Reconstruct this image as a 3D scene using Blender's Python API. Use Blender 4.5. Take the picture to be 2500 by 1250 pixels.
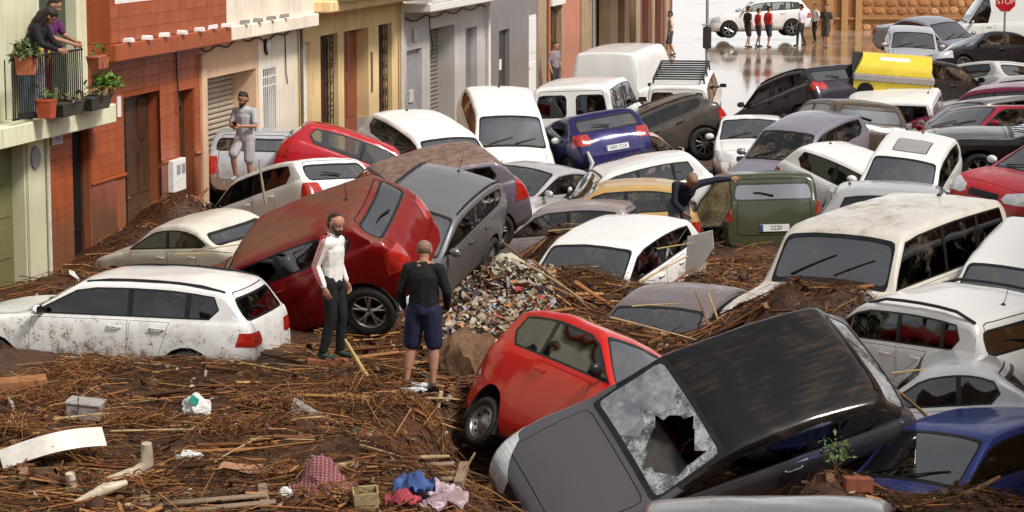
import bpy, bmesh, math, random
import numpy as np
from mathutils import Vector, Matrix, Euler, noise
for _o in list(bpy.data.objects): bpy.data.objects.remove(_o)
SC = bpy.context.scene
COL = SC.collection
R = math.radians
# ---------------------------------------------------------------- camera
CAMZ = 5.9
FPX = 6000.0                      # focal length in pixels of the 2500 px wide photograph
PITCH = math.atan(865/FPX)
cam_data = bpy.data.cameras.new('camera'); cam_data.sensor_width = 36; cam_data.lens = 36*FPX/2500
cam_data.clip_start = .5; cam_data.clip_end = 3000
cam = bpy.data.objects.new('camera', cam_data); COL.objects.link(cam)
cam.location = (0, 0, CAMZ); cam.rotation_euler = (math.pi/2-PITCH, 0, 0)
SC.camera = cam
# ---------------------------------------------------------------- sky, sun, exposure
SUN_EL, SUN_AZ = R(50), R(128)     # azimuth measured clockwise from +Y: from the right, a little behind the camera
world = bpy.data.worlds.new('World'); SC.world = world; world.use_nodes = True
wn = world.node_tree; wn.nodes.clear()
sky = wn.nodes.new('ShaderNodeTexSky'); sky.sky_type = 'NISHITA'; sky.sun_disc = False
sky.sun_elevation = SUN_EL; sky.sun_rotation = SUN_AZ; sky.air_density = 1.0; sky.dust_density = 1.0; sky.ozone_density = 1.0
bw = wn.nodes.new('ShaderNodeRGBToBW'); wn.links.new(sky.outputs[0], bw.inputs[0])
wmix = wn.nodes.new('ShaderNodeMix'); wmix.data_type = 'RGBA'; wmix.inputs[0].default_value = .95   # cloud cover: nearly neutral
wn.links.new(sky.outputs[0], wmix.inputs[6]); wn.links.new(bw.outputs[0], wmix.inputs[7])
bg = wn.nodes.new('ShaderNodeBackground'); bg.inputs[1].default_value = .125
wn.links.new(wmix.outputs[2], bg.inputs[0])
wo = wn.nodes.new('ShaderNodeOutputWorld'); wn.links.new(bg.outputs[0], wo.inputs[0])
sun_d = bpy.data.lights.new('sun', 'SUN'); sun_d.energy = 2.0; sun_d.angle = R(11); sun_d.color = (1, .95, .88)
sun = bpy.data.objects.new('sun', sun_d); COL.objects.link(sun)
sdir = Vector((math.sin(SUN_AZ)*math.cos(SUN_EL), math.cos(SUN_AZ)*math.cos(SUN_EL), math.sin(SUN_EL)))
sun.rotation_euler = sdir.to_track_quat('Z', 'Y').to_euler(); sun.location = (30, -30, 60)
vs = SC.view_settings; vs.view_transform = 'Standard'; vs.look = 'None'; vs.exposure = 0.85; vs.gamma = 1.0
try: vs.use_curve_mapping = False
except Exception: pass
SC.cycles.max_bounces = 8; SC.cycles.transparent_max_bounces = 16
try: SC.cycles.use_denoising = True
except Exception: pass
# ---------------------------------------------------------------- helpers
def link(o, parent=None):
    COL.objects.link(o)
    if parent is not None: o.parent = parent
    return o
def tag(o, label=None, cat=None, group=None, kind=None):
    if label: o['label'] = label
    if cat: o['category'] = cat
    if group: o['group'] = group
    if kind: o['kind'] = kind
    return o
def empty(name, loc=(0, 0, 0), rot=(0, 0, 0), parent=None):
    o = bpy.data.objects.new(name, None); o.empty_display_size = .2
    o.location = loc; o.rotation_euler = rot
    return link(o, parent)
def mesh_obj(name, verts, faces, mats, parent=None, smooth=None, mi=None):
    me = bpy.data.meshes.new(name); me.from_pydata([tuple(v) for v in verts], [], faces)
    for m in (mats if isinstance(mats, (list, tuple)) else [mats]): me.materials.append(m)
    if mi is not None: me.polygons.foreach_set('material_index', mi)
    if smooth is not None:
        me.polygons.foreach_set('use_smooth', [True]*len(me.polygons))
        if smooth < 180: me.set_sharp_from_angle(angle=R(smooth))
    me.update()
    return link(bpy.data.objects.new(name, me), parent)
class MB:
    """collects boxes, tubes, prisms and free faces into one mesh"""
    def __init__(s): s.v = []; s.f = []; s.m = []; s.cur = 0
    def add(s, vs, fs):
        b = len(s.v); s.v += [tuple(p) for p in vs]
        s.f += [tuple(i+b for i in f) for f in fs]; s.m += [s.cur]*len(fs)
    def box(s, c, d, M=None):
        x, y, z = d[0]/2, d[1]/2, d[2]/2
        vs = [Vector((a*x, b*y, e*z)) for e in (-1, 1) for b in (-1, 1) for a in (-1, 1)]
        if M is not None: vs = [M @ p for p in vs]
        c = Vector(c)
        s.add([p+c for p in vs], [(0, 2, 3, 1), (4, 5, 7, 6), (0, 1, 5, 4), (2, 6, 7, 3), (0, 4, 6, 2), (1, 3, 7, 5)])
    def cbox(s, c, d, b=.01, M=None):
        """box with chamfered edges"""
        x, y, z = d[0]/2, d[1]/2, d[2]/2; b = min(b, x*.45, y*.45, z*.45)
        bm = bmesh.new(); bmesh.ops.create_cube(bm, size=1)
        for v in bm.verts: v.co = Vector((v.co.x*2*x, v.co.y*2*y, v.co.z*2*z))
        bmesh.ops.bevel(bm, geom=bm.edges[:], offset=b, segments=1, affect='EDGES')
        bm.verts.index_update(); c = Vector(c)
        s.add([(M @ v.co if M is not None else v.co)+c for v in bm.verts], [[v.index for v in f.verts] for f in bm.faces]); bm.free()
    def tube(s, pts, rad, n=8, cap=True):
        pts = [Vector(p) for p in pts]; k = len(pts)
        rs = rad if isinstance(rad, (list, tuple)) else [rad]*k
        vs = []; up = None
        for i, p in enumerate(pts):
            t = (pts[min(i+1, k-1)]-pts[max(i-1, 0)]).normalized()
            if up is None or abs(up.dot(t)) > .98:
                up = Vector((0, 0, 1)) if abs(t.z) < .9 else Vector((1, 0, 0))
            a = t.cross(up).normalized(); bb = a.cross(t).normalized(); up = bb
            for j in range(n):
                an = 2*math.pi*j/n
                vs.append(p+(a*math.cos(an)+bb*math.sin(an))*rs[i])
        fs = [(i*n+j, i*n+(j+1) % n, (i+1)*n+(j+1) % n, (i+1)*n+j) for i in range(k-1) for j in range(n)]
        if cap: fs += [tuple(range(n-1, -1, -1)), tuple(range((k-1)*n, k*n))]
        s.add(vs, fs)
    def lathe(s, prof, n=24, M=None, close=False):
        """revolve (r, h) about local y"""
        vs = []
        for r_, h in prof:
            for j in range(n):
                a = 2*math.pi*j/n; p = Vector((r_*math.cos(a), h, r_*math.sin(a)))
                vs.append(M @ p if M is not None else p)
        k = len(prof)
        fs = [(i*n+j, (i+1)*n+j, (i+1)*n+(j+1) % n, i*n+(j+1) % n) for i in range(k-1) for j in range(n)]
        if close: fs += [tuple(range(n)), tuple(range((k-1)*n+n-1, (k-1)*n-1, -1))]
        s.add(vs, fs)
    def prism(s, poly, a, b):
        """polygon of 3-D points extruded from offset a to b (vectors)"""
        n = len(poly); a = Vector(a); b = Vector(b)
        s.add([Vector(p)+a for p in poly]+[Vector(p)+b for p in poly],
              [tuple(range(n-1, -1, -1)), tuple(range(n, 2*n))]+[(i, (i+1) % n, n+(i+1) % n, n+i) for i in range(n)])
    def build(s, name, mats, parent=None, smooth=None):
        return mesh_obj(name, s.v, s.f, mats, parent, smooth, s.m)
def text_obj(name, body, size, M, mat, parent=None, extrude=.002, align='CENTER'):
    cu = bpy.data.curves.new(name, 'FONT'); cu.body = body; cu.size = size; cu.align_x = align; cu.align_y = 'CENTER'; cu.extrude = extrude
    o = bpy.data.objects.new(name, cu); COL.objects.link(o)
    me = bpy.data.meshes.new_from_object(o.evaluated_get(bpy.context.evaluated_depsgraph_get()))
    bpy.data.objects.remove(o)
    me.materials.clear(); me.materials.append(mat)
    o = bpy.data.objects.new(name, me); link(o, parent); o.matrix_local = M
    return o
def ray_at(px, py, Y):
    """world point at depth Y seen at pixel (px, py) of the photograph"""
    u = (px-1250)/FPX; v = (625-py)/FPX; c, s = math.cos(PITCH), math.sin(PITCH)
    t = Y/(c+v*s)
    return Vector((u*t, Y, CAMZ+(-s+v*c)*t))

# ---- car shape (pure maths) ------------------------------------------------
def sstep(t):
    t = max(0.0, min(1.0, t)); return t*t*(3-2*t)
def lerp(a, b, t): return a+(b-a)*t
def fillet(pts, cuts, n=5):
    """round the inner corners of an open polyline with quadratic beziers"""
    out = [pts[0]]
    for i in range(1, len(pts)-1):
        p0, p, p1 = pts[i-1], pts[i], pts[i+1]
        d0 = math.dist(p0, p) or 1e-6; d1 = math.dist(p, p1) or 1e-6
        c0 = min(cuts[i], .48*d0); c1 = min(cuts[i], .48*d1)
        a = [lerp(p[k], p0[k], c0/d0) for k in range(len(p))]
        b = [lerp(p[k], p1[k], c1/d1) for k in range(len(p))]
        for j in range(n):
            t = j/(n-1)
            out.append(tuple((1-t)**2*a[k]+2*t*(1-t)*p[k]+t*t*b[k] for k in range(len(p))))
    out.append(pts[-1])
    return out
# style: fz hood front height, xc/cz cowl, xr roof front, rr roof rear (from tail), rg/gz rear glass base, tz deck height at tail,
# bf/br belt height front/rear, tum tumblehome, fo/ro wheel overhangs, wr wheel radius, zb sill height
STY = {
 'hatch':  dict(L=4.00, W=1.73, H=1.48, fz=.74, xc=1.02, cz=.98, xr=1.72, rr=.42, rg=.10, gz=.98, tz=.90, bf=.92, br=1.02, tum=.27, fo=.80, ro=.72, wr=.31, zb=.20, dlo_r=.55),
 'small':  dict(L=3.55, W=1.63, H=1.49, fz=.76, xc=.78, cz=.99, xr=1.48, rr=.38, rg=.08, gz=1.0, tz=.92, bf=.93, br=1.02, tum=.26, fo=.68, ro=.58, wr=.29, zb=.20, dlo_r=.50),
 'suv':    dict(L=4.40, W=1.82, H=1.62, fz=.90, xc=1.18, cz=1.12, xr=1.90, rr=.45, rg=.10, gz=1.12, tz=1.02, bf=1.06, br=1.16, tum=.24, fo=.88, ro=.80, wr=.36, zb=.28, dlo_r=.55),
 'wagon':  dict(L=4.46, W=1.82, H=1.58, fz=.86, xc=1.30, cz=1.08, xr=2.02, rr=.40, rg=.08, gz=1.10, tz=1.0, bf=1.02, br=1.10, tum=.25, fo=.86, ro=.90, wr=.35, zb=.26, dlo_r=.52),
 'sedan':  dict(L=4.50, W=1.78, H=1.45, fz=.74, xc=1.25, cz=.96, xr=2.02, rr=1.25, rg=.62, gz=1.02, tz=.98, bf=.91, br=1.0, tum=.26, fo=.88, ro=.98, wr=.32, zb=.20, dlo_r=1.0),
 'mpv':    dict(L=4.15, W=1.75, H=1.80, fz=.92, xc=.92, cz=1.18, xr=1.62, rr=.12, rg=.05, gz=1.12, tz=1.0, bf=1.10, br=1.14, tum=.16, fo=.82, ro=.62, wr=.31, zb=.24, dlo_r=.22),
 'van':    dict(L=5.20, W=1.98, H=2.40, fz=1.0, xc=.80, cz=1.32, xr=1.62, rr=.10, rg=.05, gz=1.3, tz=1.1, bf=1.25, br=1.3, tum=.16, fo=.90, ro=.95, wr=.34, zb=.30, dlo_r=3.25),
 '4x4':    dict(L=4.40, W=1.80, H=1.92, fz=1.05, xc=1.22, cz=1.22, xr=1.62, rr=.10, rg=.05, gz=1.24, tz=1.1, bf=1.18, br=1.20, tum=.14, fo=.80, ro=.90, wr=.37, zb=.34, dlo_r=.22),
 'coupe':  dict(L=4.10, W=1.74, H=1.42, fz=.72, xc=1.12, cz=.94, xr=1.82, rr=1.0, rg=.30, gz=.98, tz=.92, bf=.90, br=.98, tum=.28, fo=.82, ro=.75, wr=.32, zb=.20, dlo_r=.95),
}
class CarShape:
    def __init__(s, style, **kw):
        s.__dict__.update(STY[style]); s.__dict__.update(kw); s.style = style
        L = s.L; s.xf = L/2; s.xb = -L/2
        H = s.H; low = s.zb+.22
        f = lambda d: s.xf-d
        r = lambda d: s.xb+d
        boxy = style in ('van', '4x4', 'mpv')
        s.boxy = boxy
        hm = (s.xc*.45, lerp(s.fz, s.cz, .45)+.035)
        pts = [(f(0), low), (f(.015), s.fz*.78), (f(.12), s.fz), (f(hm[0]), hm[1]), (f(s.xc), s.cz), (f(s.xr), H-.045), (lerp(f(s.xr), r(s.rr), .42), H),
               (lerp(f(s.xr), r(s.rr), .75), H-.012), (r(s.rr), H-(.03 if boxy else .07)), (r(s.rg), s.gz), (r(.03), s.tz if style != 'sedan' else s.tz), (r(.0), s.zb+.38), (r(.02), s.zb+.12)]
        cuts = [0, .10, .14, .3, .12, .20, .4, .3, .07 if boxy else .10, .06 if style != 'sedan' else .2, .08, .05, 0]
        if style in ('hatch', 'small', 'suv', 'wagon', 'mpv', 'van', '4x4'):
            pts[10] = (r(.02), s.tz-.08)
        s.prof = fillet(pts, cuts, 6)
        s.boundx = (f(s.xr), r(s.rr))
    def ztop(s, x):
        P = s.prof
        if x >= P[0][0]: return P[0][1]
        lo, hi = 0, len(P)-1
        for i in range(len(P)-1):
            if P[i][0] >= x >= P[i+1][0]:
                d = P[i][0]-P[i+1][0]
                if d < 1e-9: continue
                return lerp(P[i][1], P[i+1][1], (P[i][0]-x)/d)
        return P[-1][1]
    def slope(s, x):
        return abs(s.ztop(x+.06)-s.ztop(x-.06))/.12
    def half(s, x):
        e = max(0.0, (x-(s.xf-.75))/.75); e2 = max(0.0, ((s.xb+.55)-x)/.55)
        k = 1.0
        rf = .30 if not s.boxy else .22; rb = .16 if not s.boxy else .05
        k -= rf*(1-math.sqrt(max(0, 1-min(1, e)**2.6)))
        k -= rb*(1-math.sqrt(max(0, 1-min(1, e2)**2.6)))
        return s.W/2*k
    def belt(s, x):
        t = (s.xf-x)/s.L
        return lerp(s.bf, s.br, max(0, min(1, (t-.2)/.7)))
    def bottom(s, x):
        a = max(0, (x-(s.xf-.5))/.5); b = max(0, ((s.xb+.5)-x)/.5)
        return s.zb+.05*a*a+.10*b*b
    def yg(s, x, z):
        return s.half(x)*.945-s.tum*max(0, (z-s.belt(x)))*(.95 if s.boxy else 1.0)
    def section(s, x):
        w = s.half(x); zb = s.bottom(x); zt = s.ztop(x); bel = s.belt(x)
        hg = zt-bel; g = sstep((hg+.02)/.16)
        be = min(bel, zt-.05); be = max(be, zb+.08)
        sl = min(s.slope(x), 2.2)
        cr = lerp(.028, .03+.045*min(sl, 1.0), g)
        mid = zb+(be-zb)*.58
        low = [(0, zb), (.80*w, zb), (.955*w, zb+min(.13, .3*(be-zb))), (1.0*w, mid), (.985*w, lerp(mid, be, .7)), (.962*w, be-.02)]
        zc = zt-cr
        yb = w*.935
        yt = max(.3*w, s.yg(x, zc))
        gh = [(yb, be+.02), (lerp(yb, yt, .5)+.012*min(1, max(0, hg)), lerp(be+.02, zc, .5)), (yt, zc), (yt*.62, zt-cr*.33), (yt*.3, zt-cr*.06), (0, zt)]
        ho = [(.90*w, be+.022), (.86*w, lerp(be+.022, zt-cr, .6)), (.78*w, zt-cr), (.5*w, zt-cr*.4), (.25*w, zt-cr*.1), (0, zt)]
        up = [(lerp(a[0], b[0], g), lerp(a[1], b[1], g)) for a, b in zip(ho, gh)]
        cg = lerp(.05, .085 if not s.boxy else .10, g)
        cuts = [0, .06, .07, .15, .06, .03, .02, .25, cg, .2, .12, 0]
        return fillet(low+up, cuts, 4)
    def corner(s, x, side=1):
        zt = s.ztop(x); cr = .03
        return (x, side*s.yg(x, zt-.05)*.97, zt-.045)
    def landmarks(s):
        f = lambda d: s.xf-d
        r = lambda d: s.xb+d
        P = {}
        for n, sd in (('l', 1), ('r', -1)):
            P['rf'+n] = s.corner(f(s.xr), sd); P['rr'+n] = s.corner(r(s.rr), sd)
            P['rm'+n] = s.corner((f(s.xr)+r(s.rr))/2, sd)
            x = f(s.xc); P['wb'+n] = (x, sd*s.half(x)*.88, s.cz)
            x = r(s.rg); P['gb'+n] = (x, sd*s.half(x)*.85, s.gz)
            x = f(.14); P['hf'+n] = (x, sd*s.half(x)*.8, s.fz)
            x = f(.12); P['hl'+n] = (x, sd*s.half(x)*.9, s.fz-.10)
            x = r(.06); P['tl'+n] = (x, sd*s.half(x)*.93, s.tz-.05)
            P['wf'+n] = (f(s.fo), sd*(s.W/2-.02), s.wr); P['wr'+n] = (r(s.ro), sd*(s.W/2-.02), s.wr)
            x = lerp(f(s.xr), r(s.rr), .42); P['bp'+n] = (x, sd*s.half(x)*.95, s.belt(x))
            x = f(s.xc+.12); P['df'+n] = (x, sd*s.half(x)*.94, s.belt(x)+.04)
            x = r(s.dlo_r); P['dr'+n] = (x, sd*s.half(x)*.92, s.belt(x)+.10)
            x = f(s.xc+.20); P['mi'+n] = (x, sd*(s.half(x)+.10), s.belt(x)+.08)
            x = r(.02); P['tb'+n] = (x, sd*s.half(x)*.9, s.zb+.15)
            x = f(.02); P['nb'+n] = (x, sd*s.half(x)*.9, s.zb+.12)
            P['sf'+n] = (f(s.fo+s.wr+.1), sd*s.W/2*.96, s.zb+.06); P['sr'+n] = (r(s.ro+s.wr+.1), sd*s.W/2*.96, s.zb+.06)
        P['plr'] = (r(.0), 0, s.tz-.22); P['plf'] = (f(0), 0, .45)
        P['an'] = (r(s.rr+.25), 0, s.H)
        P['rfc'] = (f(s.xr), 0, s.H-.02); P['rrc'] = (r(s.rr), 0, s.H-.04)
        P['wbc'] = (f(s.xc), 0, s.cz); P['hfc'] = (f(.1), 0, s.fz); P['gbc'] = (r(s.rg), 0, s.gz)
        return P

# ---------------------------------------------------------------- materials
def new_mat(name):
    m = bpy.data.materials.new(name); m.use_nodes = True
    nt = m.node_tree; nt.nodes.clear()
    out = nt.nodes.new('ShaderNodeOutputMaterial')
    return m, nt, out
class NT:
    def __init__(s, nt): s.t = nt
    def n(s, typ, **kw):
        nd = s.t.nodes.new(typ)
        for k, v in kw.items(): setattr(nd, k, v)
        return nd
    def l(s, a, b): s.t.links.new(a, b)
    def val(s, sock, v):
        if hasattr(v, 'is_linked') or isinstance(v, bpy.types.NodeSocket): s.l(v, sock)
        else: sock.default_value = v
    def math(s, op, a, b=0.0, c=None, clamp=False):
        nd = s.n('ShaderNodeMath', operation=op); nd.use_clamp = clamp
        s.val(nd.inputs[0], a); s.val(nd.inputs[1], b)
        if c is not None: s.val(nd.inputs[2], c)
        return nd.outputs[0]
    def ramp(s, x, a, b, lo=0.0, hi=1.0):
        nd = s.n('ShaderNodeMapRange'); nd.interpolation_type = 'SMOOTHSTEP'
        s.val(nd.inputs[0], x); nd.inputs[1].default_value = a; nd.inputs[2].default_value = b; nd.inputs[3].default_value = lo; nd.inputs[4].default_value = hi
        return nd.outputs[0]
    def noise(s, vec, scale, detail=3.0, rough=.55, dist=0.0):
        nd = s.n('ShaderNodeTexNoise'); nd.inputs['Scale'].default_value = scale; nd.inputs['Detail'].default_value = detail
        nd.inputs['Roughness'].default_value = rough; nd.inputs['Distortion'].default_value = dist
        if vec is not None: s.l(vec, nd.inputs['Vector'])
        return nd.outputs[0]
    def mix(s, f, a, b):
        nd = s.n('ShaderNodeMix', data_type='RGBA'); s.val(nd.inputs[0], f)
        for i, c in ((6, a), (7, b)):
            if isinstance(c, bpy.types.NodeSocket): s.l(c, nd.inputs[i])
            else: nd.inputs[i].default_value = (*c[:3], 1)
        return nd.outputs[2]
    def mapped(s, vec, scale=(1, 1, 1), loc=(0, 0, 0)):
        nd = s.n('ShaderNodeMapping'); nd.inputs['Scale'].default_value = scale; nd.inputs['Location'].default_value = loc
        s.l(vec, nd.inputs[0]); return nd.outputs[0]
    def bsdf(s, out, col, rough=.5, metal=0.0, coat=0.0, spec=.5, bump=None, bstr=.3, bdist=.02):
        p = s.n('ShaderNodeBsdfPrincipled')
        if isinstance(col, bpy.types.NodeSocket): s.l(col, p.inputs['Base Color'])
        else: p.inputs['Base Color'].default_value = (*col[:3], 1)
        s.val(p.inputs['Roughness'], rough); s.val(p.inputs['Metallic'], metal); s.val(p.inputs['Coat Weight'], coat); s.val(p.inputs['Specular IOR Level'], spec)
        if bump is not None:
            b = s.n('ShaderNodeBump'); b.inputs['Strength'].default_value = bstr; b.inputs['Distance'].default_value = bdist
            s.l(bump, b.inputs['Height']); s.l(b.outputs[0], p.inputs['Normal'])
        s.l(p.outputs[0], out.inputs[0]); return p
def coords(g, kind='Object'):
    return g.n('ShaderNodeTexCoord').outputs[kind]
MUD = (.15, .075, .038); MUD_PALE = (.29, .19, .12); MUD_DARK = (.05, .024, .013)
_mats = {}
def simple(name, col, rough=.5, metal=0.0, var=.12, scale=6.0, bump=0.0, coat=0.0, spec=.33, tide=0.0):
    """base colour with soft patchy variation, used for most small things"""
    if name in _mats: return _mats[name]
    m, nt, out = new_mat(name); g = NT(nt); co = coords(g)
    n = g.noise(co, scale, 4); n2 = g.noise(co, scale*7, 2)
    k = g.math('ADD', g.math('MULTIPLY', n, .7), g.math('MULTIPLY', n2, .3))
    f = g.ramp(k, .3, .7)
    c = g.mix(f, [x*(1-var) for x in col], [min(1, x*(1+var)) for x in col])
    if tide:      # dried flood mud on the lower walls, by height above the street
        ge = g.n('ShaderNodeNewGeometry'); sp_ = g.n('ShaderNodeSeparateXYZ'); g.l(ge.outputs['Position'], sp_.inputs[0]); na = g.noise(ge.outputs['Position'], 1.1, 5, .65); nb = g.noise(g.mapped(ge.outputs['Position'], (7, 7, .8)), 1.3, 4)
        zz = g.math('ADD', sp_.outputs[2], g.math('MULTIPLY', g.math('SUBTRACT', na, .5), -1.4)); c = g.mix(g.math('MULTIPLY', g.ramp(zz, 1.55, .75), tide), c, (.115, .062, .034)); c = g.mix(g.math('MULTIPLY', g.ramp(nb, .52, .75), tide*.6), c, [x*.5 for x in col])
    g.bsdf(out, c, rough, metal, coat, spec, bump=(n2 if bump else None), bstr=bump)
    _mats[name] = m; return m
def paint(name, col, mud=.35, film=.2, splash=.3, metal=0.0, seed=0.0, filmcol=MUD_PALE, rough=.22, top=.06):
    """car paint with dried flood dirt: a soft film on the upper faces, splashes and a tide line low down"""
    m, nt, out = new_mat(name); g = NT(nt); co = g.mapped(coords(g), loc=(seed*3.1, seed*1.7, 0)); raw = coords(g)
    sep = g.n('ShaderNodeSeparateXYZ'); g.l(raw, sep.inputs[0]); z = sep.outputs[2]
    n1 = g.noise(co, 1.1, 5, .6, .6); n2 = g.noise(co, 7, 5, .65); n3 = g.noise(co, 38, 3, .6)
    streak = g.noise(g.mapped(co, (1.2, 9, 1.2)), 2.2, 4, .6)
    fm = g.math('MULTIPLY', g.ramp(g.math('ADD', g.math('MULTIPLY', n1, .65), g.math('MULTIPLY', streak, .35)), .62-.45*film, .85-.35*film), min(1.0, .25+.75*film))
    zz = g.math('ADD', z, g.math('MULTIPLY', g.math('SUBTRACT', n2, .5), -.55))
    drip = g.noise(g.mapped(co, (9, 9, .9)), 1.6, 4, .6)
    zz = g.math('ADD', zz, g.math('MULTIPLY', g.math('SUBTRACT', drip, .5), -.5))
    tide = g.math('MULTIPLY', g.ramp(zz, mud+.12, mud-.16), .92)
    tide = g.math('MAXIMUM', tide, g.math('MULTIPLY', g.ramp(zz, mud+.75, mud+.05), g.math('MULTIPLY', g.ramp(n2, .46, .62), .30*min(1, splash*splash*1.2))))
    spk = g.math('MULTIPLY', g.math('GREATER_THAN', g.math('ADD', n3, g.math('MULTIPLY', g.ramp(z, mud+.75, mud), .14)), .73-.05*splash), g.ramp(n2, .42, .6))
    spk = g.math('MULTIPLY', spk, min(1, splash*2.2))
    sn = g.n('ShaderNodeSeparateXYZ'); g.l(coords(g, 'Normal'), sn.inputs[0])
    tn = g.math('ADD', g.math('MULTIPLY', n1, .5), g.math('ADD', g.math('MULTIPLY', n2, .25), g.math('MULTIPLY', streak, .25)))
    tm = g.math('MULTIPLY', g.math('MULTIPLY', g.ramp(sn.outputs[2], .35, .85), g.ramp(tn, .70-.62*top, .88-.45*top)), min(.93, .3+top))
    fm = g.math('MAXIMUM', fm, tm)
    mask = g.math('MAXIMUM', g.math('MAXIMUM', fm, tide), g.math('MULTIPLY', spk, .85), clamp=True)
    mudc = g.mix(g.ramp(n2, .35, .65), filmcol, MUD); mudc = g.mix(tide, mudc, g.mix(n3, MUD, MUD_PALE))
    mudc = g.mix(g.math('MULTIPLY', spk, .7), mudc, MUD_DARK)
    c = g.mix(mask, col, mudc)
    rg = g.math('ADD', g.math('MULTIPLY', mask, .40), g.math('ADD', rough-.04, g.math('MULTIPLY', n2, .10)))
    p = g.bsdf(out, c, rg, g.math('MULTIPLY', g.math('SUBTRACT', 1.0, mask), metal), g.math('MULTIPLY', g.math('SUBTRACT', 1.0, mask), .34), .30, bump=n3, bstr=.05, bdist=.01)
    p.inputs['Coat Roughness'].default_value = .07
    return m
def glass_mat(name, tint=(.30, .31, .30), dirt=.25, base=.05, seed=0.0, dcol=(.20, .155, .115)):
    m, nt, out = new_mat(name); g = NT(nt); co = g.mapped(coords(g), loc=(seed*2.3, seed, 0))
    tr = g.n('ShaderNodeBsdfTransparent'); tr.inputs[0].default_value = (*tint, 1)
    gl = g.n('ShaderNodeBsdfGlossy'); gl.inputs[0].default_value = (.95, .97, 1, 1); gl.inputs['Roughness'].default_value = .04
    fr = g.n('ShaderNodeFresnel'); fr.inputs[0].default_value = 1.52
    f = g.math('ADD', g.math('MULTIPLY', fr.outputs[0], 1.25), base, clamp=True)
    mx = g.n('ShaderNodeMixShader'); g.l(f, mx.inputs[0]); g.l(tr.outputs[0], mx.inputs[1]); g.l(gl.outputs[0], mx.inputs[2])
    df = g.n('ShaderNodeBsdfDiffuse'); df.inputs[0].default_value = (*dcol, 1)
    n = g.noise(co, 2.2, 5, .6, .8); n2 = g.noise(co, 16, 4, .6)
    d = g.math('MULTIPLY', g.ramp(g.math('ADD', g.math('MULTIPLY', n, .7), g.math('MULTIPLY', n2, .3)), .62-.3*dirt, .82-.2*dirt), min(.95, .3+dirt))
    mx2 = g.n('ShaderNodeMixShader'); g.l(d, mx2.inputs[0]); g.l(mx.outputs[0], mx2.inputs[1]); g.l(df.outputs[0], mx2.inputs[2])
    g.l(mx2.outputs[0], out.inputs[0]); return m
def lamp_mat(name, col, col2):
    m, nt, out = new_mat(name); g = NT(nt); co = coords(g)
    n = g.noise(co, 9, 3); w = g.n('ShaderNodeTexWave'); w.inputs['Scale'].default_value = 14; w.bands_direction = 'Z'; g.l(co, w.inputs['Vector'])
    c = g.mix(g.ramp(n, .42, .58), col, col2); c = g.mix(g.math('MULTIPLY', w.outputs[1], .35), c, [x*.45 for x in col])
    g.bsdf(out, c, .12, 0, 1.0); return m
TRIM = simple('black_trim', (.014, .014, .015), .38, var=.3, scale=9)
GAP = simple('seam_gap', (.006, .006, .006), .8)
UNDER = simple('underbody', (.028, .023, .019), .85, var=.4)
INNER = simple('cabin_lining', (.035, .031, .028), .8, var=.3, scale=3)
SEAT = simple('seat_cloth', (.045, .040, .038), .9, var=.3, scale=5)
TYRE = simple('tyre_rubber', (.022, .020, .018), .75, var=.45, scale=7, bump=.2)
ALLOY = simple('alloy', (.42, .41, .40), .3, .85, var=.25, scale=8)
ALLOY_DARK = simple('alloy_dark', (.16, .155, .15), .35, .8, var=.3, scale=8)
TAIL = lamp_mat('tail_lamp_red', (.36, .010, .008), (.50, .03, .014))
HEAD = lamp_mat('head_lamp_clear', (.58, .59, .60), (.48, .50, .51))
PLATE = simple('plate_white', (.72, .72, .70), .4, var=.08); PLATE_BLUE = simple('plate_blue', (.02, .05, .30), .4); INK = simple('plate_ink', (.012, .012, .014), .5)
CHROME = simple('chrome', (.55, .55, .55), .15, 1.0, var=.1)
GLASS = [glass_mat('car_glass', (.22, .22, .21), .25, .03, 0), glass_mat('car_glass_dusty', (.24, .24, .21), .55, .03, 3.3), glass_mat('car_glass_clear', (.62, .64, .58), .12, .05, 7.1), glass_mat('car_glass_dark', (.07, .06, .055), .30, .0, 5.2)]
SCREEN = glass_mat("windscreen_glass", (.24, .25, .26), .38, .26, 1.7)

# ---------------------------------------------------------------- wet street
def ground_mat():
    m, nt, out = new_mat('wet_mud_street'); g = NT(nt); co = coords(g)
    n1 = g.noise(co, .13, 5, .6, .4); n2 = g.noise(co, 1.3, 5, .6); n3 = g.noise(co, 14, 3)
    puddle = g.ramp(n1, .36, .56)
    c = g.mix(g.ramp(n2, .35, .7), (.15, .105, .07), (.26, .195, .135)); c = g.mix(g.math('MULTIPLY', puddle, .55), c, (.10, .075, .05))
    rg = g.math('ADD', .07, g.math('MULTIPLY', g.math('SUBTRACT', 1.0, puddle), g.math('MULTIPLY', n2, .38)))
    bmp = g.math('MULTIPLY', g.math('ADD', n2, g.math('MULTIPLY', n3, .15)), g.math('SUBTRACT', 1.02, puddle))
    g.bsdf(out, c, rg, 0, 0, .6, bump=bmp, bstr=.12, bdist=.05); return m
tag(mesh_obj('street', [(-300, -60, -1.4), (300, -60, -1.4), (300, 17, -1.4), (-300, 17, -1.4), (-300, 62, 0), (300, 62, 0), (300, 1200, 0), (-300, 1200, 0)], [(0, 1, 2, 3), (3, 2, 5, 4), (4, 5, 6, 7)], ground_mat()), kind='structure')
def water_mat():
    m, nt, out = new_mat('flood_water'); g = NT(nt); co = coords(g); n = g.noise(g.mapped(co, (.25, 1, 1)), .8, 4, .6); n2 = g.noise(co, .22, 3)
    c = g.mix(g.ramp(n2, .4, .65), (.28, .20, .135), (.38, .29, .21)); g.bsdf(out, c, g.ramp(n2, .4, .75, .06, .16), 0, 0, 1.0, bump=n, bstr=.03, bdist=.04); return m
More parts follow.
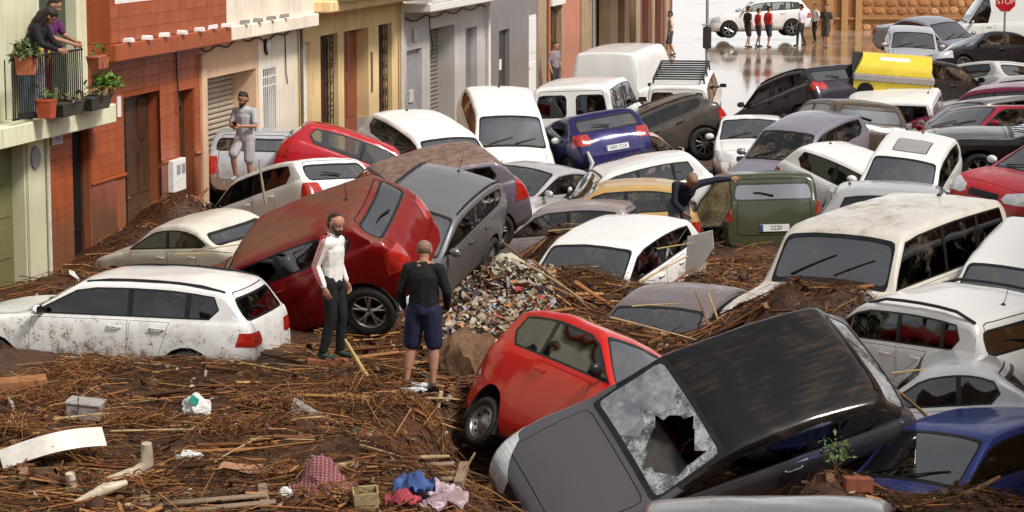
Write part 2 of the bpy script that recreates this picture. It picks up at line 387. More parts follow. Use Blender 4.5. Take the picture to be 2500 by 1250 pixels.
tag(mesh_obj('flood_water', [(-40, 67, .012), (14, 66, .012), (60, 70, .012), (120, 300, .012), (-120, 300, .012)], [(0, 1, 2, 3, 4)], water_mat()), kind='structure')
# ---------------------------------------------------------------- facade frame: x along the row, y into the houses, z up
FA = math.atan2(1, .21); FD = Vector((math.cos(FA), math.sin(FA), 0)); FP = Vector((-7.46, 35, 0))
def fy(px, off=0.0): return (14.81-off)/(.21-(px-1250)/FPX)          # depth where the wall line crosses that column
def fs(px, off=0.0): return (fy(px, off)-35)*1.0218
def fz(px, py, off=0.0): return ray_at(px, py, fy(px, off)).z
def house(name, label, s0, group='terraced houses along the street'):
    o = empty(name, FP+FD*s0, (0, 0, FA)); tag(o, label, 'house', group); return o
def wall_boxes(mb, s0, s1, z0, z1, holes, th=.30, y=0.0):
    xs = sorted({s0, s1, *[h[0] for h in holes], *[h[1] for h in holes]})
    for a, b in zip(xs, xs[1:]):
        hs = sorted([(h[2], h[3]) for h in holes if h[0] < (a+b)/2 < h[1]])
        z = z0
        for lo, hi in hs+[(z1, z1)]:
            if lo > z+.001: mb.box(((a+b)/2, y+th/2, (z+lo)/2), (b-a, th, lo-z))
            z = max(z, hi)
def plaster(name, col, var=.10, stain=.5, seed=0.0):
    if name in _mats: return _mats[name]
    m, nt, out = new_mat(name); g = NT(nt); co = g.mapped(coords(g), loc=(seed, 0, seed)); sep = g.n('ShaderNodeSeparateXYZ'); g.l(coords(g), sep.inputs[0])
    n = g.noise(co, .9, 5, .6); n2 = g.noise(co, 22, 3); st = g.noise(g.mapped(co, (5, 5, .5)), 1.5, 4)
    c = g.mix(g.ramp(n, .3, .7), [x*(1-var) for x in col], [min(1, x*(1+var)) for x in col])
    c = g.mix(g.math('MULTIPLY', g.ramp(st, .5, .75), stain), c, [x*.55 for x in col])
    zz = g.math('ADD', sep.outputs[2], g.math('MULTIPLY', g.math('SUBTRACT', n, .5), -.5))
    c = g.mix(g.math('MULTIPLY', g.ramp(zz, 1.9, 1.3), .7), c, [.6*x+.4*y for x, y in zip(col, (.2, .13, .08))])   # flood tide mark
    g.bsdf(out, c, .85, 0, 0, .3, bump=n2, bstr=.12, bdist=.01); _mats[name] = m; return m
GREEN = plaster('pale_green_render', (.66, .65, .46), seed=1); PEACH = plaster('peach_render', (.68, .46, .30), seed=2); CREAM = plaster('cream_render', (.80, .70, .57), seed=3)
YELLOW = plaster('yellow_render', (.78, .57, .29), seed=4); LGREY = plaster('light_grey_render', (.50, .47, .46), seed=5); DGREY = plaster('dark_grey_render', (.22, .20, .20), seed=6)
TAN = plaster('tan_render', (.36, .26, .17), seed=7); SALMON = plaster('salmon_render', (.48, .20, .13), seed=8); MAROON = plaster('maroon_render', (.20, .065, .05), seed=9); WHITEW = plaster('white_render', (.72, .70, .66), seed=10)
REDW = plaster('red_wall_joints', (.295, .066, .021), seed=11); OCHRE = plaster('ochre_render', (.38, .18, .065), seed=12)
TILES = [simple('red_tile_a', (.34, .076, .022), .45, var=.12, scale=2.5, tide=.75), simple('red_tile_b', (.36, .083, .024), .45, var=.12, scale=2.5, tide=.75), simple('red_tile_c', (.325, .072, .021), .5, var=.12, scale=2.5, tide=.75)]
LTILES = [simple('low_tile_a', (.29, .09, .06), .4, var=.12, scale=2, tide=.85), simple('low_tile_b', (.275, .083, .056), .4, var=.12, scale=2, tide=.85)]
WOOD_DK = simple('dark_brown_wood', (.06, .025, .012), .5, var=.35, scale=4, tide=.6); WOOD_RED = simple('red_brown_wood', (.24, .065, .028), .45, var=.2, scale=4); BLACKM = simple('black_iron', (.012, .011, .011), .5, var=.3)
GREYM = simple('grey_metal_door', (.27, .265, .27), .5, var=.12); SHUT = simple('shutter_beige', (.40, .33, .25), .5, var=.1, bump=.05, tide=.6); SHUT2 = simple('shutter_olive', (.22, .205, .165), .5, var=.1); OLIVE = simple('olive_door', (.17, .17, .07), .55, var=.15, scale=3, tide=.4)
WHITEP = simple('white_paint', (.74, .73, .70), .5, var=.06); PIPE = simple('pale_pipe', (.55, .52, .44), .5); CABLE = simple('black_cable', (.015, .014, .013), .6); TERRA = simple('terracotta', (.40, .12, .055), .75, var=.18); LEAF = simple('leaf_green', (.075, .13, .035), .5, var=.45, scale=30)
GLZ = simple('dark_window_glass', (.02, .022, .025), .06, var=.2)
_rs = random.Random(3)
def tiles(parent, s0, s1, z0, z1, w, h, mats, y=-.006, holes=(), name='tile', gap=.004):
    ms = []
    for k, m in enumerate(mats):
        mb = MB(); mb.cbox((0, 0, 0), (w-gap, .014, h-gap), .003); o = mb.build(name+'_proto', m); ms.append(o.data); bpy.data.objects.remove(o)
    ns = max(1, round((s1-s0)/w)); nz = max(1, round((z1-z0)/h))
    for i in range(ns):
        for j in range(nz):
            cs = s0+(i+.5)*(s1-s0)/ns; cz = z0+(j+.5)*(z1-z0)/nz
            if any(a-w*.3 < cs < b+w*.3 and c-h*.3 < cz < d+h*.3 for a, b, c, d in holes): continue
            o = bpy.data.objects.new(name, _rs.choice(ms)); link(o, parent)
            o.location = (cs, y+_rs.uniform(-.0025, .0025), cz); o.scale = ((s1-s0)/ns/w, 1, (z1-z0)/nz/h); o.rotation_euler = (_rs.uniform(-.006, .006), 0, _rs.uniform(-.008, .008))
def panel_door(parent, s0, s1, z0, z1, y, mat, name='door', rows=3, cols=1, handle=True):
    mb = MB(); mb.box(((s0+s1)/2, y, (z0+z1)/2), (s1-s0, .05, z1-z0))
    o = mb.build(name, mat, parent); w = (s1-s0)/cols; h = (z1-z0)/rows
    for i in range(cols):
        for j in range(rows):
            m = MB(); m.cbox((s0+(i+.5)*w, y-.032, z0+(j+.5)*h), (w*.72, .016, h*.78), .012); m.build('panel', mat, o)
    if handle:
        m = MB(); m.tube([(s0+.09, y-.03, z0+1.0), (s0+.09, y-.07, z0+1.0), (s0+.2, y-.07, z0+1.0)], .012, 6); m.build('handle', CHROME, o)
    return o
def shutter(parent, s0, s1, z0, z1, y, mat, h=.095):
    o = empty('roller_shutter', (0, 0, 0), parent=parent); mb = MB(); n = int((z1-z0)/h); h = (z1-z0)/n
    mb.prism([(s0, 0, 0), (s0, 0, h-.012), (s0, -.018, h*.62), (s0, -.02, h*.3)], (0, 0, 0), (s1-s0, 0, 0)); p = mb.build('slat_proto', mat); me = p.data; bpy.data.objects.remove(p)
    for k in range(n):
        q = bpy.data.objects.new('slat', me); link(q, o); q.location = (0, y+_rs.uniform(-.002, .002), z0+k*h)
    mb = MB(); mb.box(((s0+s1)/2, y+.03, (z0+z1)/2), (s1-s0, .03, z1-z0)); mb.build('backing', GAP, o)
    return o
def grille(parent, s0, s1, z0, z1, y, mat, n=6, rows=(0, .42, .84, 1), name='grille', curls=False):
    o = empty(name, parent=parent); mb = MB(); mb.tube([(0, 0, z0), (0, 0, z1)], .009, 5); p = mb.build('bar_proto', mat); me = p.data; bpy.data.objects.remove(p)
    for k in range(n):
        q = bpy.data.objects.new('bar', me); link(q, o); q.location = (s0+(s1-s0)*k/(n-1), y, 0)
    for t in rows:
        mb = MB(); mb.box(((s0+s1)/2, y, lerp(z0, z1, t)), (s1-s0, .02, .025)); mb.build('rail', mat, o)
    if curls:
        mb = MB(); r0 = (s1-s0)/4
        for k in range(int((z1-z0)/(r0*2.1))):
            zc = z0+r0*1.1+k*r0*2.1
            for sg in (-1, 1):
                mb.tube([((s0+s1)/2+sg*r0+sg*r0*.9*(1-a/9)*math.cos(a*.9), y-.012, zc+r0*.9*(1-a/9)*math.sin(a*.9)) for a in range(9)], .009, 4)
        mb.build('scrollwork', mat, o)['kind'] = 'stuff'
    return o
def leafy(name, parent, c, rad, n, mat=None, seed=0, leaf=.05, flat=.8):
    rg = random.Random(seed); mb = MB()
    for k in range(n):
        d = Vector((rg.gauss(0, 1), rg.gauss(0, 1), abs(rg.gauss(0, 1))*flat)); d = d.normalized()*rad*rg.uniform(.25, 1)
        p = Vector(c)+d; a = Vector((rg.uniform(-1, 1), rg.uniform(-1, 1), rg.uniform(-.6, .8))).normalized(); b = a.cross(d+Vector((.01, .02, .3))).normalized(); l = leaf*rg.uniform(.6, 1.5)
        mid = p+a*l*.5+Vector((0, 0, l*.12))
        mb.add([p, mid-b*l*.28, p+a*l, mid+b*l*.28], [(0, 1, 2, 3)])
    return mb.build(name, mat or LEAF, parent)
OFF = .48        # upper storeys stand this far out over the pavement
def upper(parent, s0, s1, z0, z1, wallm, ledge_h=.28, ledgem=None, win=None):
    """projecting upper storey with a ledge at its foot"""
    mb = MB(); wall_boxes(mb, s0, s1, z0+ledge_h, z1, win or [], .3, -OFF+.10); mb.box(((s0+s1)/2, .12, (z0+ledge_h+z1)/2), (s1-s0-.01, .6, z1-z0-ledge_h-.01)); mb.build('upper_wall', wallm, parent)
    mb = MB(); mb.cbox(((s0+s1)/2, -OFF/2+.1, z0+ledge_h/2), (s1-s0, OFF+.2, ledge_h), .02); mb.build('ledge', ledgem or wallm, parent)
    for w in (win or []):
        fr = MB(); a, b, c, d = w
        for q, e in ((((a+b)/2, -OFF+.17, c+.04), (b-a, .08, .08)), (((a+b)/2, -OFF+.17, d-.04), (b-a, .08, .08)), ((a+.04, -OFF+.17, (c+d)/2), (.08, .08, d-c-.16)), ((b-.04, -OFF+.17, (c+d)/2), (.08, .08, d-c-.16)), (((a+b)/2, -OFF+.165, (c+d)/2), (.06, .07, d-c-.16))): fr.box(q, e)
        wo_ = fr.build('window', WHITEP, parent); m = MB(); m.box(((a+b)/2, -OFF+.2, (c+d)/2), (b-a-.1, .01, d-c-.1)); m.build('pane', GLZ, wo_)
def side_and_back(parent, L, z1, wallm):
    mb = MB(); mb.box((L/2, 4.3, z1/2), (L-.004, 7.6, z1-.02)); mb.build('rear_block', wallm, parent)
    mb = MB(); mb.cbox((L/2, 3.9, z1+.08), (L, 8.4, .16), .02); mb.build('roof', TERRA, parent)
TOP = 7.4
# unseen house behind the camera, added to block sky and darken reflections
H = empty('house', (0, -3.2, 0)); tag(H, 'unseen brown house added behind the viewpoint to darken reflections', 'house')
mb = MB(); mb.box((0, -3, 5.2), (44, 5.9, 13)); mb.build('wall', simple('brown_brick_render', (.16, .105, .075), .85, var=.2), H)
for i in range(-5, 6):
    for z in (1.2, 4.6, 8.0):
        if i == 0 and z == 4.6: continue
        mb = MB(); mb.cbox((i*3.4, .0, z+.7), (1.3, .12, 1.7), .02); w_ = mb.build('window', WOOD_DK, H); mb = MB(); mb.box((i*3.4, .065, z+.7), (1.1, .02, 1.5)); mb.build('pane', GLZ, w_)
# terrace on the other side, unseen, put in to darken window reflections
for i in range(6):
    W_ = 19.5; a = 8+i*12.5; H = empty('house', (-14.81+.21*a+W_, a, 0), (0, 0, FA)); tag(H, ['rust','ochre','brown','tan','maroon','sand'][i]+' coloured unseen house added on the right side of the street', 'house', 'unseen terraced houses added on the right side of the street')
    cm = [SALMON, OCHRE, MAROON, TAN, SALMON, OCHRE][i]; mb = MB(); hl = [(1.5, 3.1, .4, 2.7), (5, 6.4, 0, 2.8), (8.4, 10, .6, 2.5), (1.5, 2.9, 4, 6.2), (5, 6.4, 4, 6.2), (8.6, 10, 4, 6.2)]
    wall_boxes(mb, 0, 12.6, -1.2, 7.6, hl, .3, -.3); mb.box((6.3, -4, 3.2), (12.5, 7, 8.6)); mb.build('wall', cm, H)
    for a_, b_, c_, d_ in hl:
        mb = MB(); mb.box(((a_+b_)/2, -.15, (c_+d_)/2), (b_-a_, .05, d_-c_)); mb.build('window' if c_ else 'door', WOOD_DK, H)
# -- pale green house with the balcony
b0 = -6.0; H = house('house', 'pale green house with plant filled iron balcony, nearest on the left', b0); q = lambda px, off=0, b0=b0: fs(px, off)-b0
L = q(215); zl = 2.46
mb = MB(); wall_boxes(mb, 0, q(105), 0, zl, [(q(-60), q(52), 0, zl)]); wall_boxes(mb, 0, L, zl+.30, TOP, [(q(100), q(190), 2.78, 4.9)], .3, .0); mb.build('wall', GREEN, H)
mb = MB(); wall_boxes(mb, q(105), L, 0, zl, [(q(171), q(214), 0, zl)]); mb.build('red_wall', REDW, H)
tiles(H, q(106), q(170), .05, zl, .30, .155, TILES)
mb = MB(); mb.box((q(193), .18, zl/2), (q(214)-q(171), .05, zl)); d = mb.build('door', BLACKM, H); grille(d, q(174), q(212), .1, zl-.08, .12, BLACKM, 7, (0, .3, .6, 1), 'door_grille')
panel_door(H, q(-60), q(52), 0, zl, .22, OLIVE, 'garage_door', 4, 2, False)
mb = MB(); mb.cbox((q(80), -.03, zl/2), (.75, .06, zl-.02), .012); mb.build('pilaster', GREEN, H)
mb = MB(); mb.cbox((L/2, -.21, zl+.15), (L, .50, .295), .015); mb.build('balcony_slab', GREEN, H)
mb = MB(); mb.tube([(q(96), -.10, 0), (q(96), -.10, zl)], .035, 8); mb.build('drainpipe', PIPE, H)
mb = MB(); mb.lathe([(.001, -.03), (.17, -.03), (.18, 0)], 20, Matrix.Translation((q(70), -.062, fz(70, 385))) @ Matrix.Rotation(0, 4, 'X')); mb.build('meter_cover', GREYM, H)
m = MB(); m.cbox((q(131), -.03, fz(131, 333)), (.42, .02, .24), .004); sg = m.build('house_number', PLATE, H); m = MB(); m.cbox((q(131), -.042, fz(131, 333)), (.38, .008, .20), .002); m.build('number_face', simple('tile_blue_white', (.30, .36, .55), .3, var=.3, scale=18), sg)
text_obj('number_text', '31', .17, Matrix.Translation((q(131), -.048, fz(131, 333))) @ Matrix.Rotation(math.pi/2, 4, 'X'), PLATE_BLUE, sg, .001)
panel_door(H, q(100), q(190), 2.78, 4.9, .2, simple('balcony_door_wood', (.06, .075, .05), .5), 'balcony_door', 2, 2, False)
side_and_back(H, L, TOP, GREEN)
bz = zl+.30; yb = -.50
rl = empty('balcony_railing', parent=H); mb = MB(); mb.tube([(0, 0, bz+.08), (0, 0, bz+.93)], .010, 6); p = mb.build('bar_proto', BLACKM); bar = p.data; bpy.data.objects.remove(p)
sA, sB = q(35, .45), q(205, .45); nb = 34
for k in range(nb):
    o = bpy.data.objects.new('bar', bar); link(o, rl); o.location = (lerp(sA, sB, k/(nb-1)), yb+.05, 0)
for k in range(4):
    o = bpy.data.objects.new('bar', bar); link(o, rl); o.location = (sA, yb+.05+.11*(k+1), 0)
for zz in (bz+.08, bz+.93):
    mb = MB(); mb.cbox(((sA+sB)/2, yb+.05, zz), (sB-sA+.04, .04, .03), .006); mb.build('hand_rail', BLACKM, rl)
BALC = (H, q, bz, yb)
# -- red tiled house
b0 = fs(215); H = house('house', 'red tiled house with projecting bay and tall brown doorway', b0); q = lambda px, off=0, b0=b0: fs(px, off)-b0
L = q(490); d1 = (q(300), q(390), 0, 2.72); d2 = (q(435), q(471), 0, 2.66)
mb = MB(); wall_boxes(mb, 0, L, 0, 3.40, [d1, d2]); mb.build('wall', REDW, H)
hol = [(d1[0], d1[1], 0, 2.72), (d2[0], d2[1], 0, 2.66)]
tiles(H, .03, L-.02, 1.50, 3.38, .36, .19, TILES, holes=hol); tiles(H, .03, L-.02, 0, 1.44, .55, .72, LTILES, holes=hol, name='dado_panel')
for a, b in ((0, d1[0]), (d1[1], d2[0]), (d2[1], L)):
    mb = MB(); mb.cbox(((a+b)/2, -.02, 1.47), (b-a-.02, .05, .05), .008); mb.build('dado_moulding', TILES[1], H)
panel_door(H, d1[0]+.45, d1[1], 0, 2.72, .24, WOOD_DK, 'door', 3, 2); d = panel_door(H, d1[0], d1[0]+.44, 0, 2.72, .20, BLACKM, 'side_leaf', 2, 1, False); grille(d, d1[0]+.04, d1[0]+.40, .1, 2.6, .13, BLACKM, 5, (0, .35, .7, 1), 'leaf_grille', True)
panel_door(H, d2[0], d2[1], 0, 2.66, .20, WOOD_DK, 'door', 4, 1)
m = MB(); m.cbox((q(418), -.07, fz(418, 427)), (q(433)-q(403), .12, .56), .012); mx = m.build('meter_box', WHITEP, H)
for pxm in (414, 426):
    m = MB(); m.box((q(pxm), -.135, fz(418, 412)), (.16, .012, .16)); m.build('meter_window', GREYM, mx)
m = MB(); m.box((q(286), -.022, fz(286, 260)), (.16, .012, .34)); m.build('paper_notice', WHITEP, H)
m = MB(); m.tube([(q(427), -.03, 3.36), (q(427), -.04, 2.9), (q(429), -.05, 2.5), (q(425), -.09, 2.38), (q(431), -.06, 2.3)], .014, 6); m.build('hanging_cable', CABLE, H)
upper(H, 0, L+.36, 3.40, TOP, REDW, .28, TILES[0], [(.25, 2.6, 4.30, 6.0), (3.3, 5.0, 4.30, 6.0)])
tiles(H, .02, L+.34, 3.69, 4.28, .36, .20, TILES, y=-OFF+.094)
side_and_back(H, L, TOP, REDW)
mb = MB(); mb.prism([(-.07, 0, 0), (.07, 0, 0), (.055, 0, .045), (0, 0, .07), (-.055, 0, .045)], (0, -.13, 0), (0, .06, 0)); p = mb.build('cap_proto', WHITEP); cap = p.data; bpy.data.objects.remove(p)
for px in (325, 370, 412, 455, 497, 530, 562):
    o = bpy.data.objects.new('ledge_cap', cap); link(o, H); o.location = (q(px, .5), -OFF+.06, 3.685); o.rotation_euler = (_rs.uniform(-.2, .05), 0, _rs.uniform(-.3, .3))
RED_H = (H, q)
# -- peach and cream house with the garage
b0 = fs(490)+.001; H = house('house', 'peach and cream house with roller shutter garage and white window grille', b0); q = lambda px, off=0, b0=b0: fs(px, off)-b0
L = q(725); gar = (q(505), q(625), 0, 2.74); gr = (q(641), q(673), 0, 2.72)
mb = MB(); wall_boxes(mb, 0, q(632), 0, 3.42, [gar], .5); mb.build('garage_wall', PEACH, H)
mb = MB(); wall_boxes(mb, q(632), L, 0, 3.42, [gr]); mb.build('wall', CREAM, H)
mb = MB(); mb.cbox((q(492), -.03, 1.6), (.28, .07, 3.2), .01); mb.build('pilaster', PEACH, H)
shutter(H, gar[0], gar[1], 0, 2.74, .47, SHUT)
m = MB(); m.box(((gr[0]+gr[1])/2, .16, 1.36), (gr[1]-gr[0], .03, 2.72)); m.build('window_glass', simple('dull_glass', (.22, .21, .20), .2), H); grille(H, gr[0], gr[1], .2, 2.70, .0, WHITEP, 8, (0, .2, .42, .86, .93, 1), 'window_grille')
m = MB(); m.tube([(q(650), -.02+.0, fz(650, 112)-.16), (q(650)-.12, -.03, fz(650, 112)-.08), (q(650)-.14, -.03, fz(650, 112)+.04), (q(650)-.06, -.03, fz(650, 112)+.13)], .03, 6); m.build('lamp_bracket', CABLE, H)
m = MB(); m.lathe([(.001, -.06), (.10, -.05), (.14, 0)], 16, Matrix.Translation((q(652), -.01, fz(650, 112)))); m.build('wall_lamp', WHITEP, H)
m = MB(); m.tube([(L*k/24, -.03+.012*(k % 2), 3.30-.05*math.sin(k*1.3)-.04*math.sin(k*.5)) for k in range(25)], .014, 5); m.tube([(q(695), -.02, 3.3), (q(695), -.03, 2.5), (q(697), -.03, 2.45), (q(698), -.03, 2.3)], .012, 5); m.build('wall_cable', CABLE, H)
upper(H, .37, L, 3.42, TOP, CREAM, .26, CREAM, [(2.2, 3.4, 4.5, 6.1)])
side_and_back(H, L, TOP, CREAM)
gcap = simple('grey_cap', (.22, .20, .19), .6)
mb = MB(); mb.prism([(-.07, 0, 0), (.07, 0, 0), (.055, 0, .045), (0, 0, .07), (-.055, 0, .045)], (0, -.13, 0), (0, .06, 0)); p = mb.build('cap_proto', gcap); cap2 = p.data; bpy.data.objects.remove(p)
for px in (608, 640, 672, 704):
    o = bpy.data.objects.new('ledge_cap', cap2); link(o, H); o.location = (q(px, .5), -OFF+.06, 3.69); o.rotation_euler = (_rs.uniform(-.2, .05), 0, _rs.uniform(-.3, .3))
# -- yellow house
b0 = fs(725)+.002; H = house('house', 'yellow house with red brown doors and ornate iron grilles', b0); q = lambda px, off=0, b0=b0: fs(px, off)-b0
L = q(985); ops = [(q(738), q(760), .9, 3.05), (q(783), q(826), 0, 3.12), (q(840), q(900), 0, 3.12), (q(925), q(957), 0, 3.12)]
mb = MB(); wall_boxes(mb, 0, L, 0, 3.68, ops, .4); mb.build('wall', YELLOW, H)
m = MB(); m.box(((ops[0][0]+ops[0][1])/2, .12, 1.97), (ops[0][1]-ops[0][0], .03, 2.15)); m.build('window_blind', WHITEP, H)
for k in (1, 3):
    a, b = ops[k][0], ops[k][1]; d = panel_door(H, a, b, 0, 3.12, .25, simple('maroon_door', (.085, .025, .018), .45, var=.25), 'door', 3, 2, False); grille(d, a+(b-a)*.45, b-.05, .1, 3.05, .1, BLACKM, 4, (0, .5, 1), 'door_grille', True)
panel_door(H, ops[2][0], ops[2][1], 0, 3.12, .30, WOOD_RED, 'door', 3, 2)
m = MB(); m.box((ops[2][1]-.02, .15, .55), (.03, .26, 1.1)); m.build('door_kickplate', LGREY, H)
m = MB(); m.box((q(907), -.012, 2.1), (.12, .02, .9)); m.build('bell_panel', simple('bronze', (.14, .10, .06), .4), H)
mb = MB(); mb.cbox((L/2, -.30, 3.80), (L, .9, .24), .03); mb.build('cornice', YELLOW, H)
mb = MB(); wall_boxes(mb, 0, L, 3.92, TOP, [(1.5, 2.6, 4.1, 6.2), (4.5, 5.6, 4.1, 6.2)], .3, -.05); mb.build('upper_wall', CREAM, H)
for a in (1.5, 4.5):
    m = MB(); m.box((a+.55, .1, 5.15), (1.1, .03, 2.1)); m.build('upper_shutter', WOOD_DK, H)
mb = MB(); mb.cbox((L*.45, -.75, 3.98), (L*.8, .7, .12), .02); mb.build('balcony_slab', WHITEP, H)
m = MB(); m.tube([(q(729), -.07, 0), (q(729), -.07, TOP)], .035, 8); m.build('drainpipe', simple('dark_pipe', (.12, .115, .11), .5), H)
m = MB(); m.tube([(q(972), -.09, .2), (q(972), -.09, TOP)], .05, 8); m.build('drainpipe', PIPE, H)
side_and_back(H, L, TOP, YELLOW)
# -- light grey house
b0 = fs(985)+.003; H = house('house', 'light grey house with roller shutter and white balcony apron', b0); q = lambda px, off=0, b0=b0: fs(px, off)-b0
L = q(1190); ops = [(q(993), q(1030), 0, 2.38), (q(1050), q(1110), 0, 2.78), (q(1137), q(1165), 0, 2.6)]
mb = MB(); wall_boxes(mb, 0, L, 0, 3.3, ops, .5); mb.build('wall', LGREY, H)
panel_door(H, ops[0][0], ops[0][1], 0, 2.38, .14, GREYM, 'door', 2, 1); shutter(H, ops[1][0], ops[1][1], 0, 2.78, .45, SHUT2, .105); panel_door(H, ops[2][0], ops[2][1], 0, 2.6, .2, simple('slate_door', (.17, .165, .17), .5), 'door', 2, 1)
mb = MB(); mb.cbox((L/2, -.30, 3.42), (L, .8, .22), .03); mb.build('balcony_slab', WHITEP, H)
mb = MB(); wall_boxes(mb, .1, L-.1, 3.53, 4.5, [], .12, -.70); mb.build('balcony_apron', WHITEW, H); mb = MB(); wall_boxes(mb, 0, L, 3.53, TOP, [(2, 3.2, 3.7, 6), (5.5, 6.7, 3.7, 6)], .3, .05); mb.build('upper_wall', WHITEW, H)
for a in (2, 5.5):
    m = MB(); m.box((a+.6, .2, 4.85), (1.2, .03, 2.3)); m.build('upper_shutter', WOOD_DK, H)
m = MB(); m.tube([(0.1+k*L/26, -.03, 3.18-.12*abs(math.sin(k*.55))) for k in range(26)], .016, 5); m.tube([(q(1045), -.04, 3.1), (q(1046), -.05, 2.7), (q(1052), -.05, 2.4), (q(1049), -.05, 2.1)], .014, 5); m.build('wall_cable', CABLE, H)
m = MB(); m.tube([(q(1186), -.09, .2), (q(1186), -.09, TOP)], .05, 8); m.build('drainpipe', WHITEP, H)
for pxl, pyl in ((1012, 235), (1012, 85)):
    m = MB(); m.cbox((q(pxl), .09 if pyl > 200 else -.03, fz(pxl, pyl)), (.4, .05, .3), .01); m.build('meter_box', simple('pale_box', (.5, .48, .46), .5), H)
side_and_back(H, L, TOP, LGREY)
# -- dark grey house
b0 = fs(1190)+.004; H = house('house', 'dark grey house with a black door and a narrow white door frame', b0); q = lambda px, off=0, b0=b0: fs(px, off)-b0
L = q(1314); ops = [(q(1218), q(1244), 0, 2.33), (q(1291), q(1311), 0, 2.6)]
mb = MB(); wall_boxes(mb, 0, L, 0, TOP, ops+[(2.4, 3.5, 4.0, 6)], .4); mb.build('wall', DGREY, H)
panel_door(H, ops[0][0], ops[0][1], 0, 2.33, .16, simple('near_black_door', (.035, .033, .033), .45), 'door', 2, 1); panel_door(H, ops[1][0], ops[1][1], 0, 2.6, .05, WHITEP, 'door', 2, 1)
m = MB(); m.cbox((q(1231), .12, fz(1231, 158)), (.28, .03, .3), .006); m.build('letter_plate', WHITEP, H); m = MB(); m.box((2.95, .2, 5), (1.1, .03, 2)); m.build('upper_shutter', WOOD_DK, H)
side_and_back(H, L, TOP, DGREY)
# -- tan strip and salmon house
b0 = fs(1314)+.005; H = house('house', 'narrow tan house with brown door and white sign board above', b0); q = lambda px, off=0, b0=b0: fs(px, off)-b0
L = q(1376); ops = [(q(1343), q(1371), 0, 3.0)]
mb = MB(); wall_boxes(mb, 0, L, 0, TOP, ops, .4); mb.build('wall', TAN, H); panel_door(H, ops[0][0], ops[0][1], 0, 2.5, .2, WOOD_DK, 'door', 3, 2)
m = MB(); m.cbox(((ops[0][0]+ops[0][1])/2, -.05, 3.2), (ops[0][1]-ops[0][0]+.2, .12, 1.0), .02); m.build('sign_board', WHITEP, H)
m = MB(); m.tube([(q(1335), -.06, 0), (q(1335), -.06, TOP)], .05, 8); m.build('drainpipe', simple('orange_pipe', (.42, .16, .06), .5), H); side_and_back(H, L, TOP, TAN)
b0 = fs(1376)+.006; H = house('house', 'salmon red house corner beside the dark shop', b0); q = lambda px, off=0, b0=b0: fs(px, off)-b0
L = q(1431); mb = MB(); wall_boxes(mb, 0, L, 0, TOP, [(1.2, 2.2, 4.2, 6)], .4); mb.build('wall', SALMON, H); m = MB(); m.cbox((L*.8, -.04, 1.7), (.8, .08, 3.4), .01); m.build('pilaster', TAN, H); m = MB(); m.box((1.7, .2, 5.1), (1.0, .03, 1.8)); m.build('upper_shutter', WOOD_DK, H); side_and_back(H, L, TOP, SALMON)
# -- shop with awning
b0 = fs(1431)+.007; H = house('shop', 'tan shop with black open front and canvas awning', b0); H['category'] = 'shop'; q = lambda px, off=0, b0=b0: fs(px, off)-b0
L = q(1562); ops = [(q(1434), q(1489), 0, 3.2), (q(1508), q(1524), 0, 3.0), (q(1536), q(1552), 0, 3.0)]
mb = MB(); wall_boxes(mb, 0, L, 0, TOP, ops, .4); mb.build('wall', TAN, H)
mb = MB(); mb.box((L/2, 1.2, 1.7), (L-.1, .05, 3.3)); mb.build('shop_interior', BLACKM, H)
for a, b, c, d in ops[1:]: panel_door(H, a, b, 0, 3.0, .25, WOOD_DK, 'door', 2, 1)
for px in (1455,):
    m = MB(); m.tube([(q(px), .1, 0), (q(px), .1, 3.2)], .05, 8); m.build('shop_post', GREYM, H)
CANV = simple('awning_canvas', (.50, .40, .28), .8, var=.15)
m = MB(); a, b = q(1478), q(1545); m.add([(a, -.05, 4.0), (b, -.05, 4.0), (b, -1.7, 3.05), (a, -1.7, 3.05), (b, -1.7, 2.8), (a, -1.7, 2.8)], [(0, 1, 2, 3), (3, 2, 4, 5)]); m.tube([(a, -.05, 3.2), (a, -1.68, 3.03)], .02, 6); m.tube([(b, -.05, 3.2), (b, -1.68, 3.03)], .02, 6); m.build('awning', CANV, H)
side_and_back(H, L, TOP, TAN)
b0 = fs(1562)+.008; H = house('house', 'maroon corner house at the far end of the terrace', b0); q = lambda px, off=0, b0=b0: fs(px, off)-b0
L = q(1640); ops = [(q(1566), q(1582), 0, 2.9), (q(1594), q(1612), 0, 2.9)]; mb = MB(); wall_boxes(mb, 0, L, 0, TOP, ops, .4); mb.build('wall', MAROON, H)
for a, b, c, d in ops: panel_door(H, a, b, 0, 2.9, .2, WOOD_DK, 'door', 3, 1)
m = MB(); m.cbox((q(1588), -.06, 1.6), (.5, .12, 3.2), .02); m.build('pilaster', TAN, H); m = MB(); m.cbox((q(1622), -.06, 1.6), (.9, .12, 3.2), .02); m.build('pilaster', TAN, H); side_and_back(H, L, TOP, MAROON)
# ---------------------------------------------------------------- square at the far end
OW = empty('boundary_wall', (0, 114, 0)); tag(OW, 'ochre rubble stone wall across the flooded square', 'wall')
x0, x1 = ray_at(1960, 60, 114).x, ray_at(3000, 60, 114).x
mb = MB(); mb.box(((x0+x1)/2, .3, 1.6), (x1-x0, .5, 3.2)); mb.build('wall', OCHRE, OW)
mb = MB(); mb.cbox(((x0+x1)/2, .0, .55), (x1-x0, .16, .12), .02); mb.build('string_course', OCHRE, OW)
xp = ray_at(2050, 60, 114).x
for dx in (-.5, .2, .85):
    mb = MB(); mb.cbox((xp+dx, -.02, 1.7), (.30, .24, 3.4), .02); mb.build('pier', simple('ochre_pier', (.42, .23, .09), .8), OW)
STN = [simple('rubble_a', (.38, .165, .062), .85, var=.25, scale=3, bump=.3), simple('rubble_b', (.30, .125, .045), .85, var=.25, scale=3, bump=.3), simple('rubble_c', (.48, .25, .11), .85, var=.2, scale=3, bump=.3)]
protos = []
